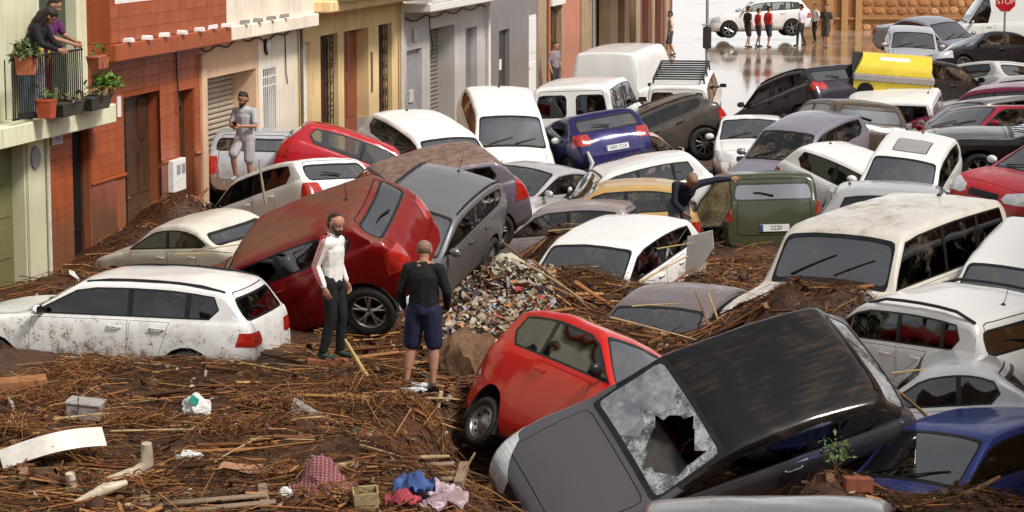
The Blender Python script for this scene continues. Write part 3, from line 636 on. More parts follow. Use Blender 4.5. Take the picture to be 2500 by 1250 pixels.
for k in range(6):
    bmq = bmesh.new(); bmesh.ops.create_icosphere(bmq, subdivisions=1, radius=.5); rk = random.Random(k)
    for v in bmq.verts: v.co = Vector((v.co.x*rk.uniform(.85, 1.15), v.co.y*.35, v.co.z*rk.uniform(.8, 1.15)))
    me = bpy.data.meshes.new('stone'); bmq.to_mesh(me); bmq.free(); me.materials.append(STN[k % 3]); protos.append(me)
xs0 = ray_at(2095, 60, 114).x; xz = []
for j in range(9):
    x = xs0+_rs.uniform(0, .2); h = .36
    while x < ray_at(2560, 60, 114).x:
        w = _rs.uniform(.3, .62)
        if not (.40 < .1+j*h < .66): xz.append((x+w/2, .18+j*h+_rs.uniform(-.03, .03), w, h))
        x += w+.02
for x, z, w, h in xz[:295]:
    o = bpy.data.objects.new('stone', _rs.choice(protos)); link(o, OW); o.location = (x, .06, z); o.scale = (w*1.12, .45, h*1.1); o.rotation_euler = (0, _rs.uniform(-.15, .15), 0)
P = empty('sign_post', ray_at(1725, 195, 82)*1); P.location.z = 0; tag(P, 'thin grey street post with a dark box on it in the square', 'post')
mb = MB(); mb.tube([(0, 0, 0), (0, 0, 5.5)], .05, 8); mb.build('pole', GREYM, P); mb = MB(); mb.cbox((0, -.02, 1.42), (.27, .24, .72), .03); mb.build('litter_box', simple('dark_box', (.03, .028, .03), .5), P); mb = MB(); mb.cbox((0, 0, 1.84), (.34, .30, .04), .01); mb.build('box_lid', GREYM, P)
sp = ray_at(2455, 4, 80); P = empty('stop_sign', (sp.x, 80, 0)); tag(P, 'red octagonal stop sign on a grey post', 'sign')
mb = MB(); mb.tube([(0, .05, 0), (0, .05, sp.z+.2)], .035, 8); mb.build('pole', GREYM, P)
oc = lambda r_: [(r_*math.cos(math.pi/8+k*math.pi/4), 0, sp.z+r_*math.sin(math.pi/8+k*math.pi/4)) for k in range(8)]
mb = MB(); mb.prism(oc(.36), (0, -.01, 0), (0, .012, 0)); bd = mb.build('border', WHITEP, P); mb = MB(); mb.prism(oc(.335), (0, -.016, 0), (0, -.009, 0)); bd = mb.build('face', simple('sign_red', (.50, .012, .018), .4), P)
text_obj('stop_text', 'STOP', .24, Matrix.Translation((0, -.018, sp.z)) @ Matrix.Rotation(math.pi/2, 4, 'X'), WHITEP, P, .001)
# yellow recycling container riding on the cars
yc = ray_at(2180, 178, 55.0); YB = empty('recycling_bin', yc, (R(4), R(4), R(-6))); tag(YB, 'yellow recycling bin with grey band and black round hole, lying on the cars', 'recycling bin')
YEL = simple('bin_yellow', (.74, .56, .05), .45, var=.1, scale=3, bump=.03); BND = simple('bin_grey_band', (.36, .32, .30), .5)
def dome(k): return [(0, .62*math.cos(a)*k if a < math.pi/2 else .62*math.cos(a)*k, .02+.40*math.sin(a)) for a in [math.pi*t/14 for t in range(15)]]
mb = MB(); n = 15; hw = .88; sec = [dome(1.0), dome(1.0)]
vsl = [(-hw, y, z) for _, y, z in dome(1)]+[(hw, y, z) for _, y, z in dome(1)]
mb.add([(x*(.80 if z > .35 else 1-.2*max(0, z)/.35) if x < 0 else x*.93, y, z) for x, y, z in vsl], [(i, i+1, n+i+1, n+i) for i in range(n-1)]+[tuple(range(n-1, -1, -1)), tuple(range(n, 2*n))]); mb.build('lid', YEL, YB, 40)
mb = MB(); mb.cbox((0, 0, -.06), (2*hw+.03, 1.28, .16), .03); mb.build('band', BND, YB)
mb = MB(); vs = [(a*(hw-.0 if zz > -.5 else hw-.06), b*(.60 if zz > -.5 else .54), zz) for zz in (-.15, -.95) for a, b in ((-1, -1), (1, -1), (1, 1), (-1, 1))]; mb.add(vs, [(0, 4, 5, 1), (1, 5, 6, 2), (2, 6, 7, 3), (3, 7, 4, 0), (4, 7, 6, 5), (0, 1, 2, 3)]); mb.build('container', YEL, YB)
mb = MB(); mb.lathe([(.001, -.02), (.17, -.02), (.19, .02), (.20, .03)], 22, Matrix.Translation((-.60, -.60, -.36)) @ Matrix.Rotation(0, 4, 'X')); mb.build('hole', GAP, YB)
mb = MB(); mb.prism([(-hw-.02, -.35, .02), (-hw-.02, .55, .02), (-hw-.02, .50, .36), (-hw-.02, .05, .40)], (-.02, 0, 0), (.30, 0, .0)); mb.build('end_flap', BLACKM, YB)
mb = MB(); mb.cbox((.02, -.605, -.42), (.24, .012, .3), .004); mb.build('sticker', WHITEP, YB)
mb = MB(); a = R(52); mb.cbox((0, -.62*math.cos(a)-.004, .02+.4*math.sin(a)), (.66, .012, .13), .003, Matrix.Rotation(-R(44), 3, 'X')); mb.build('label', WHITEP, YB)

# ---------------------------------------------------------------- cars
def crack_mat():
    m, nt, out = new_mat('cracked_glass'); g = NT(nt); co = coords(g)
    ns = g.n('ShaderNodeTexNoise'); ns.inputs['Scale'].default_value = 5; g.l(co, ns.inputs['Vector'])
    mxv = g.n('ShaderNodeVectorMath', operation='MULTIPLY_ADD'); mxv.inputs[1].default_value = (.22, .22, .22); g.l(ns.outputs['Color'], mxv.inputs[0]); g.l(co, mxv.inputs[2])
    def edges(scale, wd, st):
        v = g.n('ShaderNodeTexVoronoi'); v.feature = 'DISTANCE_TO_EDGE'; v.inputs['Scale'].default_value = scale; g.l(g.mapped(mxv.outputs[0], st), v.inputs['Vector']); return g.ramp(v.outputs[0], wd, .0)
    n = g.noise(co, 5, 4); n2 = g.noise(co, 34, 3)
    k = g.math('MAXIMUM', g.math('MULTIPLY', edges(8, .025, (1, .45, 1)), .7), g.math('MULTIPLY', edges(30, .10, (1, 1, 1)), g.ramp(n, .45, .62)))
    k = g.math('ADD', g.math('MULTIPLY', k, .6), g.math('MULTIPLY', g.ramp(g.math('ADD', g.math('MULTIPLY', n, .7), g.math('MULTIPLY', n2, .3)), .42, .62), .45), clamp=True)
    tr = g.n('ShaderNodeBsdfTransparent'); tr.inputs[0].default_value = (.35, .36, .35, 1); gl = g.n('ShaderNodeBsdfGlossy'); gl.inputs['Roughness'].default_value = .15
    mx = g.n('ShaderNodeMixShader'); mx.inputs[0].default_value = .3; g.l(tr.outputs[0], mx.inputs[1]); g.l(gl.outputs[0], mx.inputs[2])
    df = g.n('ShaderNodeBsdfDiffuse'); df.inputs[0].default_value = (.55, .58, .57, 1); m2 = g.n('ShaderNodeMixShader'); g.l(k, m2.inputs[0]); g.l(mx.outputs[0], m2.inputs[1]); g.l(df.outputs[0], m2.inputs[2]); g.l(m2.outputs[0], out.inputs[0]); return m
CRACK = crack_mat()
BLACKPAINT = simple('black_rack_paint', (.012, .011, .011), .45, var=.3)
T_PAINT, T_TRIM, T_GAP, T_UNDER, T_DOOR, T_SIDE, T_WS, T_RW, T_HEAD, T_TAIL, T_BON, T_ROOF = range(12)
def poly_planes(poly, axes):
    """outward planes of a convex polygon given in two of the axes"""
    a, b = axes; n = len(poly)
    cx = sum(p[0] for p in poly)/n; cy = sum(p[1] for p in poly)/n
    out = []
    for i in range(n):
        p, q = poly[i], poly[(i+1) % n]
        d = (q[0]-p[0], q[1]-p[1]); L = math.hypot(*d)
        if L < 1e-6: continue
        nn = (d[1]/L, -d[0]/L)
        if nn[0]*(cx-p[0])+nn[1]*(cy-p[1]) > 0: nn = (-nn[0], -nn[1])
        co = [0, 0, 0]; no = [0, 0, 0]; co[a], co[b] = p; no[a], no[b] = nn
        out.append((Vector(co), Vector(no)))
    return out
def shrink(planes, d): return [(co-no*d, no) for co, no in planes]
class Soup:
    """polygons with shared vertices that can be cut along planes; every face carries a tag"""
    def __init__(s, V, F, tags):
        s.V = [tuple(map(float, v)) for v in V]; s.F = [list(f) for f in F]; n = len(F); cap = n*3+4000
        s.n = n; s.C = np.zeros((cap, 3)); s.R = np.zeros(cap); s.N = np.zeros((cap, 3)); s.T = np.full(cap, -1); s.T[:n] = tags
        for i in range(n): s.upd(i, True)
    def upd(s, i, normal=False):
        P = [s.V[k] for k in s.F[i]]; m = len(P)
        c = (sum(p[0] for p in P)/m, sum(p[1] for p in P)/m, sum(p[2] for p in P)/m)
        s.C[i] = c; s.R[i] = math.sqrt(max((p[0]-c[0])**2+(p[1]-c[1])**2+(p[2]-c[2])**2 for p in P))+1e-6
        if normal:
            x = y = z = 0.0
            for k in range(m):
                p, q = P[k], P[(k+1) % m]
                x += (p[1]-q[1])*(p[2]+q[2]); y += (p[2]-q[2])*(p[0]+q[0]); z += (p[0]-q[0])*(p[1]+q[1])
            L = math.sqrt(x*x+y*y+z*z) or 1.0; s.N[i] = (x/L, y/L, z/L)
    def idx(s, mask): return np.nonzero(mask)[0]
    def view(s):
        n = s.n
        return s.C[:n, 0], s.C[:n, 1], s.C[:n, 2], s.N[:n, 0], s.N[:n, 1], s.N[:n, 2], s.T[:n]
    def cut(s, cand, planes):
        cand = np.asarray(cand, int)
        if len(cand) == 0: return cand
        co = np.array([tuple(c) for c, _ in planes]); no = np.array([tuple(n) for _, n in planes]); k0 = (co*no).sum(1)
        D = s.C[cand] @ no.T-k0; Rr = s.R[cand][:, None]
        drop = (D > Rr).any(1); ins = (D < -Rr).all(1)
        out = list(cand[ins]); cache = {}
        for ci in np.nonzero(~drop & ~ins)[0]:
            i = int(cand[ci]); poly = s.F[i]; frag = []; ok = True
            for pi in np.nonzero(D[ci] > -s.R[i]-1e-9)[0]:
                nx, ny, nz = no[pi]; kk = k0[pi]
                ds = [s.V[v][0]*nx+s.V[v][1]*ny+s.V[v][2]*nz-kk for v in poly]
                if max(ds) <= 1e-6: continue
                if min(ds) >= -1e-6: ok = False; break
                A = []; B = []; m = len(poly)
                for k in range(m):
                    v, w, dv, dw = poly[k], poly[(k+1) % m], ds[k], ds[(k+1) % m]
                    if dv <= 1e-6: A.append(v)
                    if dv >= -1e-6: B.append(v)
                    if (dv < -1e-6 and dw > 1e-6) or (dv > 1e-6 and dw < -1e-6):
                        key = (min(v, w), max(v, w), int(pi))
                        if key not in cache:
                            t = dv/(dv-dw); p, q = s.V[v], s.V[w]
                            cache[key] = len(s.V); s.V.append((p[0]+(q[0]-p[0])*t, p[1]+(q[1]-p[1])*t, p[2]+(q[2]-p[2])*t))
                        A.append(cache[key]); B.append(cache[key])
                if len(B) > 2: frag.append(B)
                if len(A) < 3: ok = False; poly = None; break
                poly = A
            if not ok:
                # nothing of it lies inside: the face stays as it was
                continue
            if frag:
                s.F[i] = poly; s.upd(i)
                for B in frag:
                    j = s.n; s.n += 1; s.F.append(B); s.N[j] = s.N[i]; s.T[j] = s.T[i]; s.upd(j)
            out.append(i)
        return np.array(out, int)
def rounded(poly, c):
    """chamfer every corner of a closed convex polygon"""
    n = len(poly); out = []
    for i in range(n):
        p0, p, p1 = poly[i-1], poly[i], poly[(i+1) % n]
        d0 = math.dist(p, p0); d1 = math.dist(p, p1); k0 = min(c, .4*d0)/d0; k1 = min(c, .4*d1)/d1
        a = [lerp(p[j], p0[j], k0) for j in (0, 1)]; b = [lerp(p[j], p1[j], k1) for j in (0, 1)]
        m = [.25*a[j]+.5*p[j]+.25*b[j] for j in (0, 1)]
        out += [tuple(a), tuple(m), tuple(b)]
    return out
_wheel = {}
def wheel_meshes(kind):
    if kind in _wheel: return _wheel[kind]
    t = MB()      # unit wheel: radius 1, axis y, outer face towards +y
    t.lathe([(.66, -.30), (.80, -.36), (.93, -.34), (1.0, -.25), (1.0, .25), (.93, .34), (.80, .36), (.68, .30), (.66, .22)], 28)
    for k in range(28):     # tread blocks
        a = 2*math.pi*k/28; Mx = Matrix.Rotation(-a, 3, 'Y')
        for yy in (-.14, .14): t.box(Mx @ Vector((1.005, yy, 0)), (.03, .2, .10), Mx)
    tyre = bpy.data.meshes.new('tyre'); tyre.from_pydata(t.v, [], t.f); tyre.materials.append(TYRE)
    tyre.polygons.foreach_set('use_smooth', [True]*len(tyre.polygons)); tyre.set_sharp_from_angle(angle=R(50))
    r = MB()
    r.lathe([(.67, .26), (.64, .29), (.60, .24), (.58, -.2)], 28)
    ns = {'five': 5, 'six': 6, 'ten': 10, 'steel': 0}[kind]
    if ns:
        for k in range(ns):
            a = 2*math.pi*k/ns
            for da in ((-.09, .09) if kind == 'five' else (0,)):
                d = Vector((math.cos(a+da*1.9), 0, math.sin(a+da*1.9))); d0 = Vector((math.cos(a+da*.6), 0, math.sin(a+da*.6)))
                Mx = Matrix.Rotation(-(a+da*1.9), 3, 'Y')
                r.tube([d0*.10+Vector((0, .16, 0)), d0*.30+Vector((0, .21, 0)), d*.62+Vector((0, .20, 0))], [.075, .055, .05] if kind != 'ten' else [.05, .04, .04], 6)
        r.lathe([(0.001, .21), (.10, .20), (.13, .15), (.14, .05)], 14)
        r.cur = 1
        r.lathe([(.57, -.02), (.1, -.02)], 20)
    else:
        r.lathe([(.60, .20), (.52, .24), (.42, .12), (.30, .16), (.2, .22), (.001, .23)], 28)
        r.cur = 1
        for k in range(8):
            a = 2*math.pi*k/8; Mx = Matrix.Rotation(-a, 3, 'Y'); r.box(Mx @ Vector((.46, .19, 0)), (.09, .05, .13), Mx)
    rim = bpy.data.meshes.new('rim'); rim.from_pydata(r.v, [], r.f)
    rim.materials.append(ALLOY_DARK if kind == 'ten' else ALLOY); rim.materials.append(GAP); rim.polygons.foreach_set('material_index', r.m)
    rim.polygons.foreach_set('use_smooth', [True]*len(rim.polygons)); rim.set_sharp_from_angle(angle=R(45))
    _wheel[kind] = (tyre, rim); return _wheel[kind]
def build_car(name, label, cat, style, pose, col, kw=None, group='cars heaped in the flooded street', doors=4, rear='one', tl=None, glass=0, rim='five', rails=None,
              mud=.42, film=.2, splash=.45, metal=0.0, filmcol=MUD_PALE, clad=False, antenna=True, plate=None, lod=0, seed=0, mirrors=None, mirror_l=None, mirror_r=None,
              screen=None, roofcol=None, split_side=True, sunroof=False, wiper=True, bonnet=True, side_glass=True, dent=.012, no_ws=False, ws_hole=None, bonnetcol=None, rough=.22, top=.06, ws_crack=None, hl=(.50, -.20, .05), rack=False, torn=False):
    S = CarShape(style, **(kw or {})); rng = random.Random(seed*77+5)
    sx, sy, sz = pose[6:9] if len(pose) > 6 else (1, 1, 1)
    root = empty(name, pose[:3], (R(pose[5]), R(pose[4]), R(pose[3])))
    tag(root, label, cat, group)
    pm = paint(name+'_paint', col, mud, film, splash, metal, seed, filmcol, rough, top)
    rm = paint(name+'_roof_paint', roofcol, mud, film, splash, metal, seed+.5, filmcol, rough, top) if roofcol else pm
    f = lambda d: S.xf-d
    r = lambda d: S.xb+d
    # ---- skin
    xs = []
    step = .11 if not lod else .2
    for i, p in enumerate(S.prof):
        if xs:
            while xs[-1]-p[0] > step*1.5: xs.append(xs[-1]-step)
            if xs[-1]-p[0] < .004: continue
        xs.append(p[0])
    VV = []; FF = []; ring = None; nsec = 0
    for x in xs:
        sec = S.section(x); pts = [(y, z) for y, z in sec]+[(-y, z) for y, z in sec[-2:0:-1]]
        base = len(VV); nsec = len(pts); VV += [(x, y, z) for y, z in pts]
        if ring is not None: FF += [(ring+j, base+j, base+(j+1) % nsec, ring+(j+1) % nsec) for j in range(nsec)]
        ring = base
    FF += [tuple(range(nsec)), tuple(range(ring+nsec-1, ring-1, -1))]
    so = Soup(VV, FF, T_PAINT)
    cx, cy, cz, nx, ny, nz, tg = so.view()
    tg[nz < -.75] = T_UNDER
    # ---- wheel arches
    W2 = S.W/2
    for wx in (f(S.fo), r(S.ro)):
        for sd in (1, -1):
            ra = S.wr+.055
            poly = [(wx+ra*math.cos(a), S.wr+.01+ra*math.sin(a)) for a in [2*math.pi*k/18 for k in range(18)]]
            pl = poly_planes(poly, (0, 2))
            cx, cy, cz, nx, ny, nz, tg = so.view()
            cand = so.idx((cy*sd > W2*.55) & (abs(cx-wx) < ra+.35) & (cz < S.wr*2+.35) & (tg >= 0))
            if clad:
                cand = so.cut(cand, [(co+no*.035, no) for co, no in pl]); so.T[cand] = T_TRIM
            so.T[so.cut(cand, pl)] = -1
    # ---- side glass
    side_polys = []
    xA, xC = f(S.xc+.02), r(S.dlo_r)
    if style == 'van': xC = f(1.75)
    def dlo_top(x): return S.ztop(x)-.105 if S.ztop(x) > S.H-.3 else S.ztop(x)-.125
    top = [(x, max(dlo_top(x), S.belt(x)+.06)) for x in [lerp(f(S.xc+.16), xC+.05, t/9) for t in range(10)]]
    # keep the outline convex
    def hull(pts):
        pts = sorted(set(pts)); lo = []; up = []
        for seq, res in ((pts, lo), (pts[::-1], up)):
            for p in seq:
                while len(res) > 1 and (res[-1][0]-res[-2][0])*(p[1]-res[-2][1])-(res[-1][1]-res[-2][1])*(p[0]-res[-2][0]) <= 0: res.pop()
                res.append(p)
        return lo[:-1]+up[:-1]
    bl = lambda x: S.belt(x)+.03
    zr = top[-1][1]
    dlo = hull([(xA-.06, bl(xA)+.005), (xC+.10, bl(xC)), (xC-.03, lerp(bl(xC), zr, .45))]+top)
    dlo_pl = poly_planes(dlo, (0, 2))
    xB = lerp(f(S.xr), r(S.rr), .36) if doors == 4 else lerp(f(S.xr), r(S.rr), .52)
    if style == 'van': xB = -99
    xQ = r(S.ro+.02) if style in ('wagon', '4x4', 'mpv', 'suv') else -99
    glass_tags = {}
    panes = []
    for sd in (1, -1):
        if not side_glass: continue
        cx, cy, cz, nx, ny, nz, tg = so.view()
        reg = so.cut(so.idx((ny*sd > .3) & (cz > S.bf-.1) & (tg == T_PAINT)), dlo_pl); so.T[reg] = T_TRIM
        cutsx = [x for x in (xB, xQ) if x > xC+.15]
        bounds = [99]+cutsx+[-99]
        base = shrink(dlo_pl, .022)
        for k in range(len(bounds)-1):
            pl = base+[(Vector((bounds[k]-.035, 0, 0)), Vector((1, 0, 0))), (Vector((bounds[k+1]+.035, 0, 0)), Vector((-1, 0, 0)))]
            cx, cy, cz, nx, ny, nz, tg = so.view()
            pane = so.cut(so.idx((tg == T_TRIM) & (ny*sd > .3) & (cz > S.bf-.1)), pl)
            t = 100+len(panes); panes.append(('side_window', t)); so.T[pane] = t
    # ---- windscreen
    def screen_poly(xb, xt, off):
        yb = S.half(xb)*.935-.10+off; yt = S.yg(xt, S.ztop(xt)-.05)-.085+off
        return rounded([(xb+off, -yb), (xb+off, yb), (xt-off, yt), (xt-off, -yt)], .07)
    cx, cy, cz, nx, ny, nz, tg = so.view()
    cand = so.idx((nz > .12) & (cx > f(S.xr)-.25) & (cx < f(S.xc)+.15) & (tg == T_PAINT) & (cz > S.cz-.12))
    if not no_ws:
        out = so.cut(cand, poly_planes(screen_poly(f(S.xc+.02), f(S.xr)+.03, .02), (0, 1))); so.T[out] = T_TRIM
        out = so.cut(out, poly_planes(screen_poly(f(S.xc+.05), f(S.xr)+.05, -.01), (0, 1))); so.T[out] = T_WS
        if ws_crack:
            t = 700
            for hp in ws_crack: so.T[so.cut(so.idx(so.T[:so.n] == T_WS), poly_planes(hp, (0, 1)))] = t
            for hp in ws_hole: so.T[so.cut(so.idx(so.T[:so.n] == t), poly_planes(hp, (0, 1)))] = -1
        if ws_hole:
            for hp in ws_hole: so.T[so.cut(so.idx(so.T[:so.n] == T_WS), poly_planes(hp, (0, 1)))] = -1
    # ---- rear window(s)
    xt = r(S.rr); zt0 = S.ztop(xt)-(.09 if not S.boxy else .13); zb0 = S.gz+.02
    def rear_polys():
        wt = S.yg(xt, zt0)-.10; wb = S.half(r(S.rg))*.86
        if S.boxy: wt = S.half(xt)*.90-S.tum*(zt0-S.br)*.9-.06; wb = S.half(xt)*.84
        if rear == 'one': return [[(-wb, zb0), (wb, zb0), (wt, zt0), (-wt, zt0)]]
        if rear == 'two': return [[(-wb, zb0), (-.09, zb0), (-.09, zt0), (-wt, zt0)], [(.09, zb0), (wb, zb0), (wt, zt0), (.09, zt0)]]
        return []
    for poly in rear_polys():
        cx, cy, cz, nx, ny, nz, tg = so.view()
        cand = so.idx((nx < -.12) & (cx < xt+.12) & (tg == T_PAINT) & (cz > S.gz-.12))
        pl = poly_planes(rounded(poly, .09), (1, 2)); out = so.cut(cand, pl); so.T[out] = T_TRIM
        t = 200+len(panes); panes.append(('rear_window', t)); so.T[so.cut(out, shrink(pl, .028))] = t
    # ---- lamps
    y0, z0, z1 = tl or (.62, S.tz-.26, S.tz-.02)
    for sd in (1, -1):
        w = S.half(r(.1))
        poly = [(sd*y0*w, z0+.04), (sd*(y0+.1)*w, z0), (sd*1.3*w, z0+.03), (sd*1.3*w, z1), (sd*(y0+.06)*w, z1-.02)]
        cx, cy, cz, nx, ny, nz, tg = so.view()
        cand = so.idx((cx < r(.34)) & (tg == T_PAINT) & (cy*sd > 0))
        t = 300+len(panes); panes.append(('tail_light', t))
        so.T[so.cut(cand, poly_planes(poly, (1, 2))+[(Vector((r(.22), 0, (z0+z1)/2)), Vector((1, 0, .25)).normalized())])] = t
        w = S.half(f(.1)); zh = S.fz
        a_, d0, d1 = hl; poly = [(sd*a_*w, zh+lerp(d0, d1, .2)), (sd*(a_+.12)*w, zh+d0), (sd*1.4*w, zh+d0+.04), (sd*1.4*w, zh+d1), (sd*.9*w, zh+d1-.03), (sd*(a_+.05)*w, zh+lerp(d0, d1, .56))]
        cx, cy, cz, nx, ny, nz, tg = so.view()
        cand = so.idx((cx > f(.7)) & (tg == T_PAINT) & (cy*sd > 0))
        t = 400+len(panes); panes.append(('headlight', t))
        so.T[so.cut(cand, poly_planes(poly, (1, 2))+[(Vector((f(.48), 0, 0)), Vector((-1, 0, 0)))])] = t
    # ---- grille, intake
    w = S.half(f(.05))
    for ya, za, zb_ in ((.44, S.fz-.20, S.fz-.09), (.62, S.zb+.02, S.zb+.17)):
        cx, cy, cz, nx, ny, nz, tg = so.view()
        so.T[so.cut(so.idx((nx > .2) & (tg == T_PAINT) & (cx > f(.3))), poly_planes(rounded([(-ya*w, za), (ya*w, za), (ya*w, zb_), (-ya*w, zb_)], .04), (1, 2)))] = T_TRIM
    # ---- bonnet
    if bonnet and lod < 2:
        xb_, xf_ = f(S.xc)+.05, f(.20)
        w1, w0 = S.half(xb_)*.80, S.half(xf_)*.80
        pl = poly_planes(rounded([(xb_, -w1), (xb_, w1), (xf_, w0), (xf_, -w0)], .10), (0, 1))
        cx, cy, cz, nx, ny, nz, tg = so.view()
        out = so.cut(so.idx((nz > .4) & (tg == T_PAINT) & (cx > xb_-.3)), pl); so.T[out] = T_GAP
        so.T[so.cut(out, shrink(pl, .009))] = T_BON
    # ---- tailgate seam
    if lod < 2 and style not in ('sedan', 'van'):
        w = S.half(r(.1)); zb1 = S.tz-.42
        poly = rounded([(-.80*w, zb1), (.80*w, zb1), (.74*w, S.H-.12), (-.74*w, S.H-.12)], .08)
        cx, cy, cz, nx, ny, nz, tg = so.view()
        cand = so.idx((nx < -.25) & (tg == T_PAINT) & (cx < r(S.rr)+.05))
        pl = poly_planes(poly, (1, 2)); out = so.cut(cand, pl); so.T[out] = T_GAP
        so.T[so.cut(out, shrink(pl, .010))] = T_PAINT
    # ---- doors
    doorlist = []
    if lod < 2:
        zs = S.zb+.12
        xd0 = f(S.fo+S.wr+.16); xd2 = r(S.ro+S.wr+.10)
        xb2 = xB if xB > -50 else f(1.9)
        rects = [[(xd0, zs), (xd0-.04, bl(xd0)-.035), (xb2+.01, bl(xb2)-.035), (xb2+.01, zs)]]
        if doors == 4: rects.append([(xb2-.01, zs), (xb2-.01, bl(xb2)-.035), (max(xd2-.22, r(.5)), bl(xd2)-.035), (max(xd2-.12, r(.5)), bl(xd2)-.32), (xd2, zs)])
        for sd in (1, -1):
            for k, rc in enumerate(rects):
                cx, cy, cz, nx, ny, nz, tg = so.view()
                pl = poly_planes(rc, (0, 2)); out = so.cut(so.idx((ny*sd > .3) & (tg == T_PAINT)), pl); so.T[out] = T_GAP
                t = 500+len(panes)
                ins = so.cut(out, shrink(pl, .006)); so.T[ins] = t
                if len(ins): panes.append(('door', t)); doorlist.append((t, sd, rc))
    # ---- lower cladding
    cx, cy, cz, nx, ny, nz, tg = so.view()
    if clad:
        so.T[so.cut(so.idx((tg == T_PAINT) & (cz < S.zb+.4)), [(Vector((0, 0, S.zb+.14)), Vector((0, 0, 1)))])] = T_TRIM
    if sunroof:
        cx, cy, cz, nx, ny, nz, tg = so.view()
        pl = poly_planes(rounded(sunroof, .08), (0, 1)); out = so.cut(so.idx((tg == T_PAINT) & (nz > .7) & (cz > S.H-.2)), pl); so.T[out] = T_TRIM
        t = 600+len(panes); panes.append(('sunroof', t)); so.T[so.cut(out, shrink(pl, .02))] = t
    if roofcol:
        cx, cy, cz, nx, ny, nz, tg = so.view()
        so.T[so.cut(so.idx((tg == T_PAINT) & (cz > S.bf)), [(Vector((0, 0, S.br+.06)), Vector((0, 0, -1)))])] = T_ROOF
    # ---- dents, then split by tag
    NV = np.zeros((len(so.V), 3))
    for i in range(so.n):
        if so.T[i] >= 0: NV[so.F[i]] += so.N[i]
    NV /= np.maximum(np.linalg.norm(NV, axis=1), 1e-9)[:, None]
    PV = np.array(so.V)
    if dent:
        off = Vector((seed*9.1, 0, 0))
        dd = np.array([noise.noise(Vector(v)*1.7+off)*.6+noise.noise(Vector(v)*4.6+off)*.4 for v in so.V])
        PV = PV+NV*(dd*dent*1.6)[:, None]
    SCL = np.array([sx, sy, sz])
    groups = {}
    for i in range(so.n): groups.setdefault(int(so.T[i]), []).append(i)
    def sub(faces_tags):
        vs = {}; V = []; F = []; MI = []
        for t, mi, psh in faces_tags:
            for q in groups.get(t, []):
                idx = []
                for v in so.F[q]:
                    key = (v, psh)
                    if key not in vs:
                        vs[key] = len(V); V.append((PV[v]+NV[v]*psh)*SCL)
                    idx.append(vs[key])
                F.append(idx); MI.append(mi)
        return V, F, MI
    bt = [(T_PAINT, 0, 0), (T_TRIM, 1, 0), (T_UNDER, 3, 0), (T_GAP, 2, -.012), (T_ROOF, 5, 0)]
    V, F, MI = sub(bt)
    mats = [pm, TRIM, GAP, UNDER, INNER, rm]
    if lod < 2:      # cabin lining, 25 mm inside the skin
        lv = {}
        for t in (T_PAINT, T_TRIM, T_ROOF, T_BON)+tuple(t for n_, t in panes if n_ == 'door'):
            for q in groups.get(t, []):
                idx = []
                for v in so.F[q]:
                    if v not in lv: lv[v] = len(V); V.append((PV[v]-NV[v]*.028)*SCL)
                    idx.append(lv[v])
                F.append(idx[::-1]); MI.append(4)
    # wheel housings
    for wx in (f(S.fo), r(S.ro)):
        for sd in (1, -1):
            ra = S.wr+.06; n = 12; b = len(V)
            for yy in (sd*(W2-.02), sd*(W2-.34)):
                for k in range(n+1):
                    a = -0.25+(math.pi+.5)*k/n; V.append(((wx+ra*math.cos(a))*sx, yy*sy, (S.wr+.01+ra*math.sin(a))*sz))
            for k in range(n): F.append((b+k, b+k+1, b+n+2+k, b+n+1+k)); MI.append(3)
            F.append(tuple(range(b+n+1, b+2*n+2))); MI.append(3)
    body = mesh_obj('body', V, F, mats, root, 42, MI)
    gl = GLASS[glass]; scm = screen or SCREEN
    def part(nm, t, mat, push=0.0, par=root):
        V, F, _ = sub([(t, 0, push)])
        if not F: return None
        return mesh_obj(nm, V, F, mat, par, 42)
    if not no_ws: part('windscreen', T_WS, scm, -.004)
    if ws_crack: part('cracked_glass', 700, CRACK, -.006)
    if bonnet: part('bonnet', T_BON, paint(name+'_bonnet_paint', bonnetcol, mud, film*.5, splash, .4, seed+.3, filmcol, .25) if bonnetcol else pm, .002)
    matof = dict(side_window=gl, rear_window=scm if rear == 'one' else gl, tail_light=TAIL, headlight=HEAD, door=pm, sunroof=simple('sunroof_glass', (.30, .29, .29), .18, var=.1))
    dobj = {}
    for nm, t in panes:
        o = part(nm, t, matof[nm], {'side_window': -.005, 'rear_window': -.005, 'tail_light': .006, 'headlight': .004, 'door': .002, 'sunroof': .006}[nm])
        if nm == 'door' and o: dobj[t] = o
    for t, sd, rc in doorlist:
        if t not in dobj: continue
        xr_ = min(p[0] for p in rc[:3])+.16; zh = rc[2][1]-.09
        if len(rc) == 5: xr_ = rc[2][0]+.16
        mb = MB(); yy = sd*(S.half(xr_)*.992+.012)
        mb.tube([(xr_+.11, yy-sd*.012, zh), (xr_+.085, yy+sd*.012, zh), (xr_-.06, yy+sd*.012, zh), (xr_-.085, yy-sd*.012, zh)], .014, 6)
        mb.v = [(a*sx, b*sy, c*sz) for a, b, c in mb.v]
        mb.build('handle', TRIM if clad else pm, dobj[t], 60)
    if rack:      # ladder rack: two side rails and cross bars on short feet
        rk = empty('ladder_rack', parent=root); zr_ = S.H+.13; xa, xb_ = f(S.xr)-.05, r(S.rr)+.15; yw = S.W*.36
        for sd in (1, -1):
            mb = MB(); mb.tube([(xa*sx, sd*yw*sy, zr_*sz), (xb_*sx, sd*yw*sy, zr_*sz)], .026, 6); mb.build('side_rail', BLACKPAINT, rk)
            for t in (.1, .5, .9):
                mb = MB(); xx = lerp(xa, xb_, t)*sx; mb.tube([(xx, sd*yw*sy, zr_*sz), (xx, sd*yw*sy*1.04, (S.H-.06)*sz)], .022, 6); mb.build('foot', BLACKPAINT, rk)
